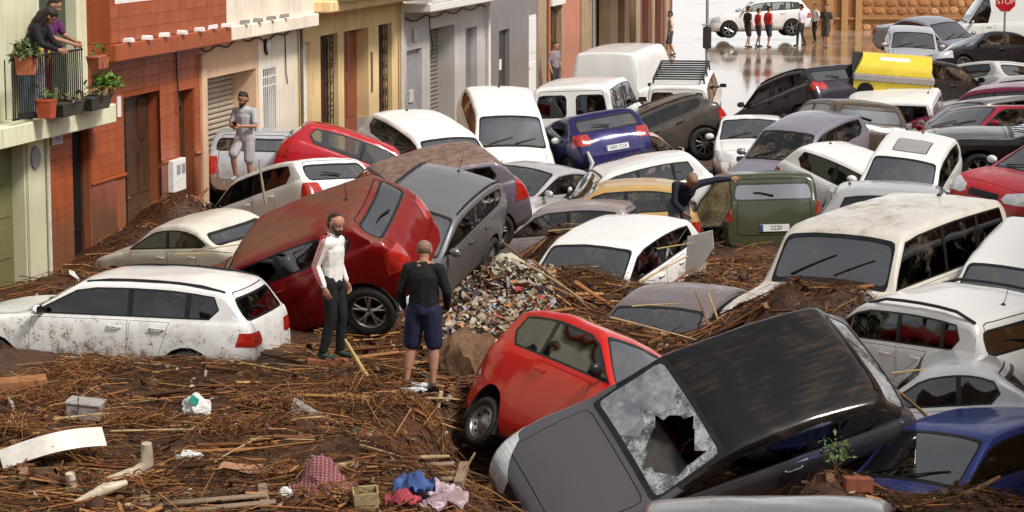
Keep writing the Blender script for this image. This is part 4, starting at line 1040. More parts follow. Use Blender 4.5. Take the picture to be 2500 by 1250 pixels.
        for k in range(9):
            mb = MB(); xx = lerp(xa, xb_, k/8)*sx; mb.tube([(xx, -yw*sy, zr_*sz), (xx, yw*sy, zr_*sz)], .024, 6); mb.build('bar', BLACKPAINT, rk)
    # ---- wheels
    ty, ri = wheel_meshes(rim)
    for wx in (f(S.fo), r(S.ro)):
        for sd in (1, -1):
            w = bpy.data.objects.new('wheel', ty); link(w, root)
            w.location = (wx*sx, sd*(W2-.13)*sy, S.wr*sz); w.scale = (S.wr,)*3
            w.rotation_euler = (0, rng.uniform(0, 6), 0 if sd > 0 else math.pi)
            if lod < 2: link(bpy.data.objects.new('rim', ri), w)
    # ---- mirrors
    for sd in ((1, -1) if mirrors is None else mirrors):
        xm = f(S.xc+.26); zm = S.belt(xm)+.10; ym = sd*(S.half(xm)*.95)
        mb = MB(); Mx = Matrix.Diagonal((.06, .105, .066))
        bmx = bmesh.new(); bmesh.ops.create_icosphere(bmx, subdivisions=2, radius=1)
        for v in bmx.verts:
            c = v.co.copy(); c.x = max(c.x, -.45); v.co = c
        bmx.verts.index_update()
        mb.add([Mx @ v.co+Vector((xm+.02, ym+sd*.13, zm)) for v in bmx.verts], [[v.index for v in q.verts] for q in bmx.faces]); bmx.free()
        mb.cur = 1
        mb.tube([(xm, ym-sd*.02, zm-.05), (xm, ym+sd*.06, zm-.03)], .025, 6)
        mb.box((xm-.016, ym+sd*.13, zm), (.004, .16, .10))
        mb.v = [(a*sx, b*sy, c*sz) for a, b, c in mb.v]
        mc = (mirror_l if sd > 0 else mirror_r) or pm
        mb.build('mirror', [mc, TRIM], root, 50)
    # ---- small parts
    if antenna:
        mb = MB(); xa = r(S.rr+.22); za = S.ztop(xa)
        mb.lathe([(.035, 0), (.025, .02), (.008, .03)], 8, Matrix.Translation((xa, 0, za)) @ Matrix.Rotation(math.pi/2, 4, 'X'))
        mb.tube([(xa, 0, za+.01), (xa-.05, 0, za+.10), (xa-.12, 0, za+.26)], [.006, .005, .003], 5)
        mb.v = [(a*sx, b*sy, c*sz) for a, b, c in mb.v]; mb.build('antenna', TRIM, root)
    if wiper and rear == 'one' and style in ('hatch', 'small', 'suv', 'wagon', 'mpv'):
        mb = MB(); xg = r(S.rg)-.01
        za = S.gz+.10
        def back_x(z):
            lo, hi = r(0), r(S.rr)
            for _ in range(24):
                m_ = (lo+hi)/2
                if S.ztop(m_) < z: lo = m_
                else: hi = m_
            return lo-.02
        mb.tube([(back_x(za), 0, za), (back_x(za+.05), .22, za+.05), (back_x(za+.06), .36, za+.06)], [.016, .012, .008], 5)
        mb.v = [(a*sx, b*sy, c*sz) for a, b, c in mb.v]; mb.build('rear_wiper', TRIM, root)
    if not no_ws and lod < 2 and not ws_hole:
        def surf(x, y):
            sec = S.section(x)
            for (y0, z0_), (y1, z1_) in zip(sec[::-1], sec[-2::-1]):
                if y0 <= abs(y) <= y1 and y1 > y0: return z0_+(z1_-z0_)*(abs(y)-y0)/(y1-y0)
            return S.ztop(x)-.05
        for ya, yb_ in ((.06, .52), (-.50, .02)):
            mb = MB(); P_ = []
            for t in (0, .33, .66, 1):
                x_ = lerp(f(S.xc+.07), f(S.xc+.07+.14*t), 1); y_ = lerp(ya, yb_, t); P_.append((x_, y_, surf(x_, y_)+.016))
            mb.tube(P_, [.013, .010, .009, .007], 5); mb.v = [(a*sx, b*sy, c*sz) for a, b, c in mb.v]; mb.build('windscreen_wiper', TRIM, root)
    if torn:      # rear bumper hanging off at one side
        mb = MB(); zb_ = S.zb+.10; W_ = S.W*.46
        mb.tube([(r(.30), W_*1.04, zb_-.16), (r(.02), W_*.96, zb_-.12), (r(-.10), W_*.5, zb_-.06), (r(-.10), -W_*.5, zb_+.02), (r(.02), -W_*.95, zb_+.06), (r(.22), -W_, zb_+.08)], [.07, .10, .10, .10, .09, .06], 8)
        mb.v = [(a*sx, b*sy, c*sz) for a, b, c in mb.v]; mb.build('torn_bumper', TRIM, root, 50)
        mb = MB(); mb.tube([(r(-.06), W_*.85, S.tz-.30), (r(-.10), W_*.8, zb_+.05), (r(-.09), W_*.92, zb_-.10)], [.03, .05, .02], 6); mb.v = [(a*sx, b*sy, c*sz) for a, b, c in mb.v]; mb.build('broken_trim', simple('broken_white', (.5, .5, .5), .5), root, 50)
    if rails:
        for sd in (1, -1):
            mb = MB(); xa, xb_ = f(S.xr)-.10, r(S.rr)+.05
            ys = lambda x: sd*(S.yg(x, S.ztop(x)-.05)-.06)
            k = rails
            pts = [(x, ys(x), S.ztop(x)-.035+(.055 if 0 < i < 6 else 0)*k) for i, x in enumerate([lerp(xa, xb_, t/6) for t in range(7)])]
            mb.tube(pts, .02, 6); mb.v = [(a*sx, b*sy, c*sz) for a, b, c in mb.v]; mb.build('roof_rail', TRIM, root, 50)
    if plate is not None:
        x0 = r(-.012); z0_ = S.tz-.30
        mb = MB(); mb.cbox((x0, 0, z0_), (.012, .52, .115), .004); mb.v = [(a*sx, b*sy, c*sz) for a, b, c in mb.v]
        po = mb.build('number_plate', PLATE, root)
        mb = MB(); mb.box((x0-.007, .235, z0_), (.003, .045, .11)); mb.v = [(a*sx, b*sy, c*sz) for a, b, c in mb.v]; mb.build('plate_band', PLATE_BLUE, po)
        if plate: text_obj('plate_text', plate, .10, Matrix.Translation(((x0-.0075)*sx, -.02, (z0_)*sz)) @ Matrix.Rotation(-math.pi/2, 4, 'Z') @ Matrix.Rotation(math.pi/2, 4, 'X'), INK, po, .001)
    if lod < 1:      # cabin: seats, dashboard, wheel
        zf = S.zb+.22; fit = lambda mb: setattr(mb, 'v', [(a*sx, b*sy, c*sz) for a, b, c in mb.v])
        for nm, xrow, ys in (('front_seat', f(S.xr)-.42, (.36, -.36)), ('rear_seat', f(S.xr)-1.22, (0,))):
            if xrow-.4 < r(S.rr*.3) or S.ztop(xrow-.25) < zf+.80: continue
            for y in ys:
                mb = MB(); wd = .46 if nm == 'front_seat' else 1.2
                mb.cbox((xrow+.18, y, zf+.14), (.52, wd, .16), .05)
                mb.cbox((xrow-.12, y, zf+.45), (.14, wd-.02, .56), .05, Matrix.Rotation(-.22, 3, 'Y'))
                for dy in (() if S.ztop(xrow-.28) < zf+.98 else (0,) if wd < 1 else (-.38, .38)): mb.cbox((xrow-.20, y+dy, zf+.78), (.09, .24, .18), .035, Matrix.Rotation(-.2, 3, 'Y'))
                fit(mb); mb.build(nm, SEAT, root, 40)
        mb = MB(); mb.cbox((f(S.xc+.30), 0, S.cz-.14), (.5, S.W*.78, .22), .07); fit(mb); mb.build('dashboard', SEAT, root, 40)
        mb = MB(); xw = f(S.xc+.62); n = 14
        mb.tube([(xw-.09*math.sin(2*math.pi*k/n), .36+.18*math.cos(2*math.pi*k/n), S.cz-.02+.16*math.sin(2*math.pi*k/n)) for k in range(n+1)], .015, 5, False); fit(mb); mb.build('steering_wheel', SEAT, root, 40)
    return root, S

CARS = [
    dict(style='hatch', kw={'L': 4.1, 'H': 1.46, 'W': 1.8, 'tum': 0.14, 'xc': 1.12, 'xr': 1.9, 'rr': 0.5}, pose=[1.956, 25.288, -0.132, 200.57, 13.09, -36.57, 1.05, 0.924, 0.982], name='hatchback', cat='car', label='black hatchback rolled towards its side in the foreground, smashed windscreen, black roof and grey bonnet', col=(0.1, 0.093, 0.105), film=0.3, splash=0.15, mud=0.1, rim='steel', hl=(0.36, -0.3, 0.08), ws_hole=[[(0.78, 0.45), (0.74, 0.15), (0.6, 0.0), (0.42, -0.04), (0.34, 0.05), (0.3, 0.3), (0.42, 0.58), (0.62, 0.66)], [(0.6, 0.05), (0.52, -0.14), (0.46, 0.05)], [(0.36, 0.1), (0.24, 0.14), (0.32, 0.3)], [(0.76, 0.4), (0.86, 0.34), (0.74, 0.2)], [(0.4, 0.5), (0.3, 0.6), (0.5, 0.62)]], ws_crack=[[(0.88, 0.62), (0.85, 0.05), (0.64, -0.1), (0.3, -0.12), (0.22, 0.05), (0.17, 0.45), (0.22, 0.76), (0.86, 0.76)], [(0.66, 0.0), (0.6, -0.34), (0.42, 0.0)], [(0.4, -0.05), (0.22, -0.3), (0.22, 0.1)], [(0.86, 0.1), (0.9, -0.2), (0.72, 0.0)]], screen=glass_mat("sky_glass",(.30,.31,.32),.85,.5,4.4,(.36,.38,.39)), glass=3, mirrors=(), antenna=False, wiper=False, doors=2, rough=0.12, dent=0.012, roofcol=(0.01, 0.009, 0.009), metal=0.3, top=0.26, filmcol=(0.15, 0.11, 0.08)),  # grey body paints sky sheen on black; windscreen film paints shattering and reflected cloud
    dict(style='small', kw={}, pose=[0.612, 26.276, -0.491, -57.46, 1.31, -25.75, 0.924, 0.86, 1.238], name='hatchback', cat='car', label='bright red small hatchback nose down behind the rolled black car', col=(0.55, 0.014, 0.008), film=0.06, splash=0.2, mud=0.2, rim='steel', glass=2, doors=2, antenna=False, mirrors=(-1,), mirror_r=TRIM, dent=0.012),
    dict(style='sedan', kw={}, pose=[1.778, 16.446, 0.22, -97.03, 1.95, 2.06, 1.0, 1.185, 1.011], name='sedan', cat='car', label='dusty dark grey car roof cut off by the bottom edge of the photo', col=(0.17, 0.16, 0.155), film=0.25, mud=0.4, metal=0.3, antenna=False, top=0.25),
    dict(style='wagon', kw={}, pose=[-5.07, 30.768, -0.203, 167.97, -1.9, 0.09, 0.948, 0.958, 0.959], name='estate_car', cat='car', label='white estate car with red tail light sunk in debris at the left edge', col=(0.78, 0.77, 0.75), film=0.1, splash=0.85, mud=0.58, rim='five', tl=(0.55, 0.8, 1.0), antenna=False, rails=0.35, mirrors=(1, -1)),
    dict(style='suv', kw={'L': 4.3, 'H': 1.58}, pose=[-2.635, 32.59, 0.168, 159.61, 20.96, -23.46, 0.937, 0.914, 1.063], name='suv', cat='car', label='dark red suv tipped nose down behind the white shirted man, roof brown with mud', col=(0.22, 0.004, 0.005), film=0.1, splash=0.2, mud=0.15, rim='five', metal=0.15, tl=(0.62, 0.7, 1.02), filmcol=(0.12, 0.07, 0.05), mirrors=(), dent=0.02, top=0.62),
    dict(style='suv', kw={'L': 4.35, 'H': 1.58}, pose=[-1.496, 35.379, 0.152, 251.0, 10.09, -12.39, 0.97, 0.809, 1.028], name='suv', cat='car', label='grey suv with tall aerial sloping nose down beside the heap of rags', col=(0.22, 0.215, 0.22), film=0.2, splash=0.15, mud=0.3, metal=0.5, glass=3, rails=0.3, tl=(0.75, 0.85, 1.0), top=0.3),
    dict(style='hatch', kw={}, pose=[-1.567, 37.826, 0.45, 197.93, 12.02, -7.85, 0.917, 0.996, 1.008], name='hatchback', cat='car', label='car with mud streaked purple grey roof between the red suv and the blue hatchback', col=(0.15, 0.13, 0.17), film=0.4, metal=0.3, antenna=False, filmcol=(0.24, 0.17, 0.14), glass=3, tl=(0.72, 0.7, 1.3), top=0.95),
    dict(style='hatch', kw={}, pose=[-3.754, 40.21, 0.085, 133.04, 15.23, 2.17, 0.948, 0.921, 0.983], name='hatchback', cat='car', label='white hatchback with dark glass pitched nose down against the brick houses', col=(0.78, 0.77, 0.75), film=0.08, splash=0.3, mud=0.3, glass=3, roofcol=None, tl=(0.62, 0.72, 0.98), antenna=False),
    dict(style='sedan', kw={'H': 1.38}, pose=[-4.743, 37.113, -0.135, 141.95, 3.65, -6.85, 0.765, 0.832, 0.984], name='sedan', cat='car', label='cream muddy saloon wedged behind the white estate car', col=(0.66, 0.62, 0.55), film=0.3, mud=0.4, glass=1, antenna=False, mirrors=(), top=0.3),
    dict(style='hatch', kw={'H': 1.42}, pose=[-4.727, 46.124, 0.306, 90.35, 3.78, 1.4, 1.003, 0.985, 0.992], name='hatchback', cat='car', label='old silver hatchback with square red tail light under the man by the garage', col=(0.52, 0.53, 0.56), film=0.1, mud=0.62, splash=0.2, metal=0.35, tl=(0.74, 0.58, 0.92), antenna=True, wiper=False),
    dict(style='hatch', kw={}, pose=[-2.738, 44.163, 0.254, 3.64, 18.12, -3.66, 0.904, 0.999, 0.977], name='hatchback', cat='car', label='red hatchback sloping right beside the yellow house', col=(0.45, 0.012, 0.02), film=0.12, mud=0.2, glass=2, antenna=False, mirror_r=simple("red_black",(.2,.02,.02))),
    dict(style='hatch', kw={}, pose=[-1.463, 45.458, 0.32, -58.93, 12.43, 0.55, 0.974, 0.922, 0.991], name='hatchback', cat='car', label='white car with plain roof and stub aerial in front of the grey houses', col=(0.78, 0.77, 0.75), film=0.03, mud=0.2, glass=3),
    dict(style='hatch', kw={}, pose=[-0.168, 48.772, 0.477, -82.03, 14.32, -1.34, 0.999, 0.922, 0.987], name='hatchback', cat='car', label='white hatchback standing tail high, grey windscreen facing the viewer', col=(0.78, 0.77, 0.75), film=0.02, mud=0.1, glass=1, antenna=True),
    dict(style='mpv', kw={}, pose=[1.726, 53.059, 0.304, 77.9, -1.32, -2.53, 1.018, 1.072, 1.041], name='small_van', cat='van', label='white small van with two square rear windows and red brake lamp', col=(0.78, 0.77, 0.75), film=0.05, mud=0.2, rear='two', glass=3, antenna=False, tl=(0.88, 0.7, 1.1), wiper=False),
    dict(style='van', kw={}, pose=[3.319, 69.687, -0.41, 73.2, -1.56, -0.78, 1.028, 1.049, 0.972], name='delivery_van', cat='van', label='tall white delivery van with blank rear doors beside the shop fronts', col=(0.72, 0.71, 0.7), film=0.12, mud=0.3, rear='none', antenna=False, side_glass=False, mirrors=()),
    dict(style='mpv', kw={'H': 1.85, 'L': 4.3}, pose=[4.628, 65.854, -0.309, 81.29, -7.52, -0.0, 1.014, 1.021, 0.971], name='small_van', cat='van', label='white van with black ladder rack on its roof', col=(0.78, 0.77, 0.75), film=0.05, mud=0.2, rear='two', antenna=False, glass=1, wiper=False, rack=True),
    dict(style='suv', kw={'L': 4.3, 'H': 1.56}, pose=[3.045, 53.038, -0.009, 190.93, 20.3, 4.2, 0.858, 1.009, 0.945], name='suv', cat='car', label='brown grey crossover with spoked rear wheel showing, below the ladder rack van', col=(0.075, 0.065, 0.058), film=0.35, mud=0.35, metal=0.3, rim='ten', glass=3, clad=True, filmcol=(0.17, 0.13, 0.1), antenna=False, rails=0.3, top=0.5),
    dict(style='hatch', kw={}, pose=[1.458, 49.19, 0.168, 111.19, 13.73, -7.17, 0.986, 0.971, 0.958], name='hatchback', cat='car', label='dark blue hatchback with number plate and torn bumper propped on other cars', col=(0.025, 0.022, 0.11), film=0.12, mud=0.15, metal=0.3, glass=2, plate='1085 CLK', torn=True, dent=0.018, tl=(0.6, 0.72, 0.98), antenna=False),
    dict(style='hatch', kw={}, pose=[2.209, 49.947, -0.117, 54.72, 2.33, -0.0, 0.978, 1.003, 0.987], name='hatchback', cat='car', label='pinkish car with pale blue window half hidden behind the blue hatchback', col=(0.55, 0.36, 0.33), film=0.2, glass=1, antenna=False, lod=1, top=0.2),
    dict(style='sedan', kw={}, pose=[0.267, 44.352, -0.207, 234.87, -4.14, -4.7, 0.935, 0.866, 0.977], name='sedan', cat='car', label='silver car with rounded dark side window right of the grey suv', col=(0.55, 0.53, 0.53), film=0.15, metal=0.4, glass=1, antenna=False),
    dict(style='wagon', kw={'L': 4.4}, pose=[1.907, 42.484, -0.131, 187.57, 11.59, 1.01, 0.811, 0.989, 0.971], name='estate_car', cat='car', label='long white car sloping left behind the man in navy', col=(0.78, 0.77, 0.75), film=0.06, mud=0.2, glass=2, antenna=False),
    dict(style='hatch', kw={}, pose=[1.635, 39.822, -0.078, 174.49, 1.23, 0.83, 0.744, 1.0, 1.006], name='hatchback', cat='car', label='ochre yellow car with red mirror in front of the man in navy', col=(0.52, 0.33, 0.12), film=0.4, mud=0.2, glass=1, antenna=False, mirror_l=simple("mirror_red",(.5,.015,.02),.25)),
    dict(style='hatch', kw={}, pose=[0.805, 38.992, -0.29, 169.26, 3.24, 1.7, 0.738, 0.995, 0.986], name='hatchback', cat='car', label='mauve silver car jammed between the grey suv and the white hatchback', col=(0.4, 0.34, 0.34), film=0.35, metal=0.4, glass=1, antenna=False, mirrors=(), top=0.5),
    dict(style='hatch', kw={}, pose=[1.349, 34.778, -0.212, 242.42, 6.87, -0.0, 0.989, 0.969, 0.966], name='hatchback', cat='car', label='white hatchback in the middle with torn open door and debris on its bonnet', col=(0.78, 0.77, 0.75), film=0.05, mud=0.55, splash=0.9, dent=0.018, glass=3, antenna=False, mirrors=()),
    dict(style='hatch', kw={}, pose=[5.336, 45.572, 0.366, 236.0, 7.72, -1.8, 0.956, 0.833, 1.003], name='hatchback', cat='car', label='lilac grey hatchback with dirty windscreen pushed up behind the green car', col=(0.3, 0.27, 0.33), film=0.25, metal=0.4, glass=1, antenna=False, screen=GLASS[1], top=0.3),
    dict(style='hatch', kw={}, pose=[4.994, 51.205, 0.031, -95.83, -4.38, 0.41, 0.999, 0.881, 0.986], name='hatchback', cat='car', label='small white car seen front on behind the brown crossover', col=(0.78, 0.77, 0.75), film=0.3, glass=1, antenna=False, lod=1, top=0.2),
    dict(style='mpv', kw={'H': 1.7, 'L': 4.0}, pose=[7.921, 54.542, 0.076, 162.46, 1.07, -9.56, 0.833, 1.005, 0.991], name='small_van', cat='van', label='boxy white roof torn at its right end below the yellow recycling bin', col=(0.78, 0.77, 0.75), film=0.04, glass=3, lod=1),
    dict(style='hatch', kw={}, pose=[6.371, 48.222, 0.613, 102.4, 3.99, 4.95, 0.977, 0.924, 0.98], name='hatchback', cat='car', label='brown hatchback with round tail badge below the boxy white roof', col=(0.06, 0.045, 0.035), film=0.35, glass=1, antenna=False, filmcol=(0.15, 0.11, 0.08), top=0.5),
    dict(style='hatch', kw={'L': 4.2}, pose=[6.356, 43.5, -0.126, -41.16, 16.97, 0.21, 0.889, 0.961, 0.975], name='hatchback', cat='car', label='white hatchback sliding nose down right of the green car, aerial on top', col=(0.78, 0.77, 0.75), film=0.1, mud=0.2, glass=3, doors=2, top=0.2),
    dict(style='small', kw={}, pose=[6.49, 40.677, 0.445, 250.13, 9.59, -6.74, 0.987, 0.855, 0.972], name='city_car', cat='car', label='white city car with grey sunroof stacked on the other white hatchback', col=(0.78, 0.77, 0.75), film=0.05, mud=0.2, glass=1, doors=2, sunroof=[(-.62,-.34),(-.62,.34),(.10,.34),(.10,-.34)]),
    dict(style='mpv', kw={'H': 1.62, 'L': 3.9, 'rr': 0.2}, pose=[4.202, 41.914, -0.304, 93.87, 5.64, -0.88, 1.003, 0.922, 1.015], name='hatchback', cat='car', label='olive green hatchback seen from behind with tall red tail lights', col=(0.055, 0.06, 0.03), film=0.22, mud=0.25, tl=(0.88, 0.8, 1.42), plate='2220', antenna=False, glass=1, filmcol=(0.2, 0.18, 0.1), top=0.3),
    dict(style='hatch', kw={}, pose=[6.434, 38.204, 0.037, -11.06, 0.92, 0.46, 0.856, 1.002, 1.007], name='hatchback', cat='car', label='silver car roof lying behind the white off-road van', col=(0.5, 0.49, 0.5), film=0.15, metal=0.4, glass=3, antenna=True),
    dict(style='4x4', kw={}, pose=[4.554, 30.844, 0.019, 232.34, 3.36, 0.65, 1.031, 1.091, 1.014], name='off_road_van', cat='van', label='large boxy white off-road car with wide grey windscreen', col=(0.64, 0.6, 0.53), film=0.3, mud=0.4, glass=3, antenna=True, mirrors=(), top=0.42),
    dict(style='mpv', kw={'H': 1.65}, pose=[6.278, 30.1, 0.051, -112.93, 5.78, -6.04, 1.004, 0.934, 0.966], name='hatchback', cat='car', label='white car cut by the right edge, windscreen above the roof rails car', col=(0.78, 0.77, 0.75), film=0.05, glass=1, antenna=True, mirrors=()),
    dict(style='suv', kw={'L': 4.2, 'H': 1.62, 'rr': 0.3}, pose=[4.784, 28.378, -0.123, 127.22, 0.21, -5.37, 0.88, 0.883, 0.981], name='suv', cat='car', label='white suv with thick black roof rails at the right edge', col=(0.78, 0.77, 0.75), film=0.06, mud=0.35, glass=3, rails=1.0, antenna=True),
    dict(style='coupe', kw={'L': 3.8}, pose=[4.649, 26.49, -0.409, 167.48, 3.42, 0.86, 0.802, 0.991, 0.982], name='coupe', cat='car', label='silver coupe with pale side windows above the blue car', col=(0.56, 0.56, 0.57), film=0.12, metal=0.3, glass=2, doors=2, antenna=False, mirrors=()),
    dict(style='hatch', kw={}, pose=[4.604, 24.641, -0.806, 223.7, -0.0, 3.26, 0.915, 0.855, 0.974], name='hatchback', cat='car', label='bright blue car with grey windscreen in the bottom right corner', col=(0.03, 0.05, 0.22), film=0.22, metal=0.25, glass=3, antenna=False, mirrors=(), top=0.3),
    dict(style='sedan', kw={}, pose=[2.07, 31.004, -0.485, -117.22, 5.84, 0.78, 1.005, 0.903, 0.985], name='sedan', cat='car', label='dark mauve car buried to its windscreen in reeds', col=(0.2, 0.165, 0.175), film=0.35, metal=0.35, glass=3, antenna=False, mirrors=(), top=0.45),
    dict(style='suv', kw={}, pose=[6.569, 55.91, 0.395, 119.09, 15.29, -2.37, 0.93, 0.917, 0.986], name='suv', cat='car', label='black purple suv with lit looking red tail light left of the yellow bin', col=(0.03, 0.024, 0.035), film=0.15, glass=3, rails=0.3, antenna=False, tl=(0.55, 0.95, 1.18), splash=0.1, mud=0.2),
    dict(style='hatch', kw={}, pose=[9.842, 57.455, 0.601, 40.97, 5.0, -9.39, 0.99, 1.002, 1.06], name='hatchback', cat='car', label='black hatchback standing behind the yellow recycling bin', col=(0.025, 0.02, 0.018), film=0.2, glass=1, antenna=False, splash=0.1, mud=0.2),
    dict(style='sedan', kw={}, pose=[12.445, 65.097, 0.992, 212.69, -4.38, 15.17, 0.972, 0.993, 1.012], name='sedan', cat='car', label='black saloon at the upper right edge', col=(0.015, 0.013, 0.015), film=0.12, glass=1, antenna=False, splash=0.1, mud=0.2),
    dict(style='sedan', kw={}, pose=[13.962, 81.265, 0.621, -52.34, 6.49, 2.72, 0.975, 0.983, 1.016], name='sedan', cat='car', label='blue grey saloon far back beside the ochre wall', col=(0.3, 0.31, 0.37), film=0.1, metal=0.3, antenna=False, lod=1, group='vehicles standing in the flooded square'),
    dict(style='hatch', kw={}, pose=[12.305, 75.984, 0.541, -96.89, 2.84, -1.97, 1.0, 0.924, 1.013], name='hatchback', cat='car', label='small silver car seen front on before the blue grey saloon', col=(0.5, 0.5, 0.53), film=0.05, metal=0.3, antenna=False, lod=1, group='vehicles standing in the flooded square'),
    dict(style='hatch', kw={}, pose=[11.105, 59.663, 0.497, 127.74, 9.51, 5.62, 0.999, 1.004, 0.992], name='hatchback', cat='car', label='pale grey car with red rear lamp under the black saloon at the right edge', col=(0.6, 0.58, 0.57), film=0.2, antenna=False, lod=1, glass=1),
    dict(style='sedan', kw={}, pose=[11.426, 56.121, 0.513, 164.78, 2.66, 3.85, 0.979, 1.002, 1.012], name='sedan', cat='car', label='silver car roof with thin pale pillar, second below the black saloon', col=(0.55, 0.54, 0.54), film=0.1, metal=0.3, antenna=False, lod=1, glass=1),
    dict(style='suv', kw={}, pose=[10.384, 53.079, 0.36, 154.88, 4.59, -1.58, 0.843, 0.997, 1.013], name='suv', cat='car', label='wine red car with violet side window at the right edge', col=(0.16, 0.015, 0.04), film=0.25, antenna=False, lod=1, glass=1),
    dict(style='hatch', kw={}, pose=[9.516, 49.722, 0.483, 206.76, 1.06, 6.33, 0.934, 1.002, 1.005], name='hatchback', cat='car', label='grey black car with arched roof line below the wine red car', col=(0.2, 0.19, 0.18), film=0.3, metal=0.3, antenna=False, lod=1, glass=3),
    dict(style='hatch', kw={}, pose=[9.116, 47.495, 0.545, 216.94, -5.52, 6.75, 0.949, 1.008, 0.999], name='hatchback', cat='car', label='dark crimson car with greenish window above the black bonnet', col=(0.3, 0.012, 0.03), film=0.2, antenna=False, lod=1, glass=1),
    dict(style='sedan', kw={}, pose=[9.826, 43.128, 0.77, 172.26, -6.99, -2.78, 1.203, 1.001, 1.021], name='sedan', cat='car', label='black car bonnet with pale streaks right of the sunroof car', col=(0.012, 0.011, 0.01), film=0.15, antenna=False, glass=3, splash=0.1, mud=0.2),
    dict(style='hatch', kw={}, pose=[8.002, 46.941, -0.112, 113.58, 6.68, 2.8, 1.0, 0.921, 0.999], name='hatchback', cat='car', label='grey hatchback with red rear lamp behind the city car', col=(0.25, 0.24, 0.23), film=0.3, metal=0.3, antenna=False, glass=1),
    dict(style='hatch', kw={}, pose=[8.469, 38.352, 0.661, 220.42, -7.69, -7.27, 0.95, 0.931, 0.998], name='hatchback', cat='car', label='red car with cloudy headlight facing left at the right edge', col=(0.42, 0.02, 0.03), film=0.25, antenna=False, glass=1, mirror_r=simple("mirror_white",(.7,.7,.7),.3)),
    dict(style='wagon', kw={'L': 4.6}, pose=[10.558, 105.693, 0.165, 183.18, 1.61, 2.24, 0.954, 1.001, 1.004], name='estate_car', cat='car', label='white car parked side on in the flooded square', col=(0.78, 0.77, 0.75), film=0.02, mud=0.25, antenna=False, lod=0, glass=2, rim='six', group='vehicles standing in the flooded square'),
    dict(style='van', kw={'L': 5.6, 'H': 2.5}, pose=[18.97, 93.134, 0.149, 179.44, 1.24, 0.7, 0.973, 1.001, 0.985], name='delivery_van', cat='van', label='pale delivery van behind the stop sign', col=(0.66, 0.67, 0.66), film=0.04, mud=0.2, antenna=False, lod=1, glass=1, group='vehicles standing in the flooded square'),
]
for _i, _c in enumerate(CARS):
    _c.setdefault('seed', _i+1); build_car(**_c)

# ---------------------------------------------------------------- mud and wrack between the cars
BUMPS = [  # x, y, top height, radius
    (.85, 32.4, 1.0, .9), (1.55, 32.1, .85, .6), (2.0, 29.2, .56, .9), (1.0, 30.2, .7, .7), (3.35, 28.7, 1.45, .65), (3.9, 28.6, 1.40, .5), (2.9, 29.2, 1.1, .5), (-.10, 31.7, 1.15, .8), (-.35, 30.3, .85, .65), (.25, 30.6, .8, .55),
    (-.45, 29.3, .8, .55), (-5.5, 40.2, 1.1, .8), (-5.9, 38.6, .8, .8), (-4.1, 36.0, .7, .6), (.75, 36.7, 1.0, .5), (4.0, 26.2, .75, .45), (-1.6, 28.0, .5, .6),
    (4.2, 21.9, .50, .6), (3.3, 21.7, .45, .55), (5.2, 22.0, .46, .6), (2.85, 21.8, .70, .42), (2.6, 33.4, .8, .6), (4.2, 31.0, .7, .6), (-6.4, 34.6, .6, .7), (.4, 34.6, .8, .6)]
DIPS = [(-.25, 27.0, -.55, .55), (-.15, 26.4, -.5, .6), (1.2, 23.4, -.5, 1.3), (2.4, 24.2, -.5, 1.3), (4.6, 25.2, -.55, 1.3), (3.8, 24.9, -.5, 1.0), (5.6, 26.2, -.5, 1.3), (-.40, 25.5, -.5, .8), (-.1, 24.6, -.5, .7), (.4, 26.2, -.35, .9), (.9, 22.4, -.6, .9), (.1, 22.3, -.4, .6), (4.4, 24.0, -.6, 1.2), (3.4, 23.6, -.5, 1.0), (4.9, 27.2, -.2, .8), (2.2, 20.5, -.5, 1.6), (-1.7, 30.4, .12, .9), (-.8, 30.8, .2, .7)]
def wrack_h(x, y, fine=True):
    h = lerp(.38, .26, sstep((y-28)/10)); h = lerp(h, .10, sstep((y-40)/12)); h = lerp(h, -.08, sstep((y-54)/8))
    h = lerp(h, .22, sstep((20-y)/3))
    b = h
    for bx, by, t, r_ in DIPS:
        d2 = ((x-bx)**2+(y-by)**2)/(r_*r_)
        if d2 < 6: b = min(b, h+(t-h)*math.exp(-d2*d2*.5))
    for bx, by, t, r_ in BUMPS:
        d2 = ((x-bx)**2+(y-by)**2)/(r_*r_)
        if d2 < 6: b = max(b, b+(t-b)*math.exp(-d2*.9))
    k = 1-sstep((y-48)/10)
    p = Vector((x, y, 0))
    return b+k*(.10*noise.noise(p*.9)+.06*noise.noise(p*2.3)+.04*noise.noise(p*6.1)+.018*noise.noise(p*15))
def mud_mat():
    m, nt, out = new_mat('wrack_mud'); g = NT(nt); co = coords(g)
    n1 = g.noise(co, .7, 5, .6); n2 = g.noise(co, 6, 6, .7); n3 = g.noise(g.mapped(co, (6, 26, 20)), 1.0, 5, .65, .5)
    c = g.mix(g.ramp(n2, .3, .7), (0.028, 0.010, 0.004), (0.082, 0.032, 0.013)); c = g.mix(g.math('MULTIPLY', g.ramp(n1, .45, .7), .6), c, (0.132, 0.056, 0.024)); c = g.mix(g.math('MULTIPLY', g.ramp(n3, .55, .75), .6), c, (0.159, 0.080, 0.035))
    g.bsdf(out, c, g.ramp(n1, .38, .62, .28, .85), 0, 0, .4, bump=g.math('ADD', n2, n3), bstr=.6, bdist=.05); return m
nx_, ny_ = 230, 400; X0, X1, Y0, Y1 = -9.0, 10.5, 16.5, 62.0
gx = np.linspace(X0, X1, nx_); gy = Y0+(Y1-Y0)*np.linspace(0, 1, ny_)**1.35
V = [(x, y, wrack_h(x, y)) for y in gy for x in gx]
F = [(j*nx_+i, j*nx_+i+1, (j+1)*nx_+i+1, (j+1)*nx_+i) for j in range(ny_-1) for i in range(nx_-1)]
HG = np.array([v[2] for v in V]).reshape(ny_, nx_)
tag(mesh_obj('mud', V, F, mud_mat(), None, 180), kind='structure')
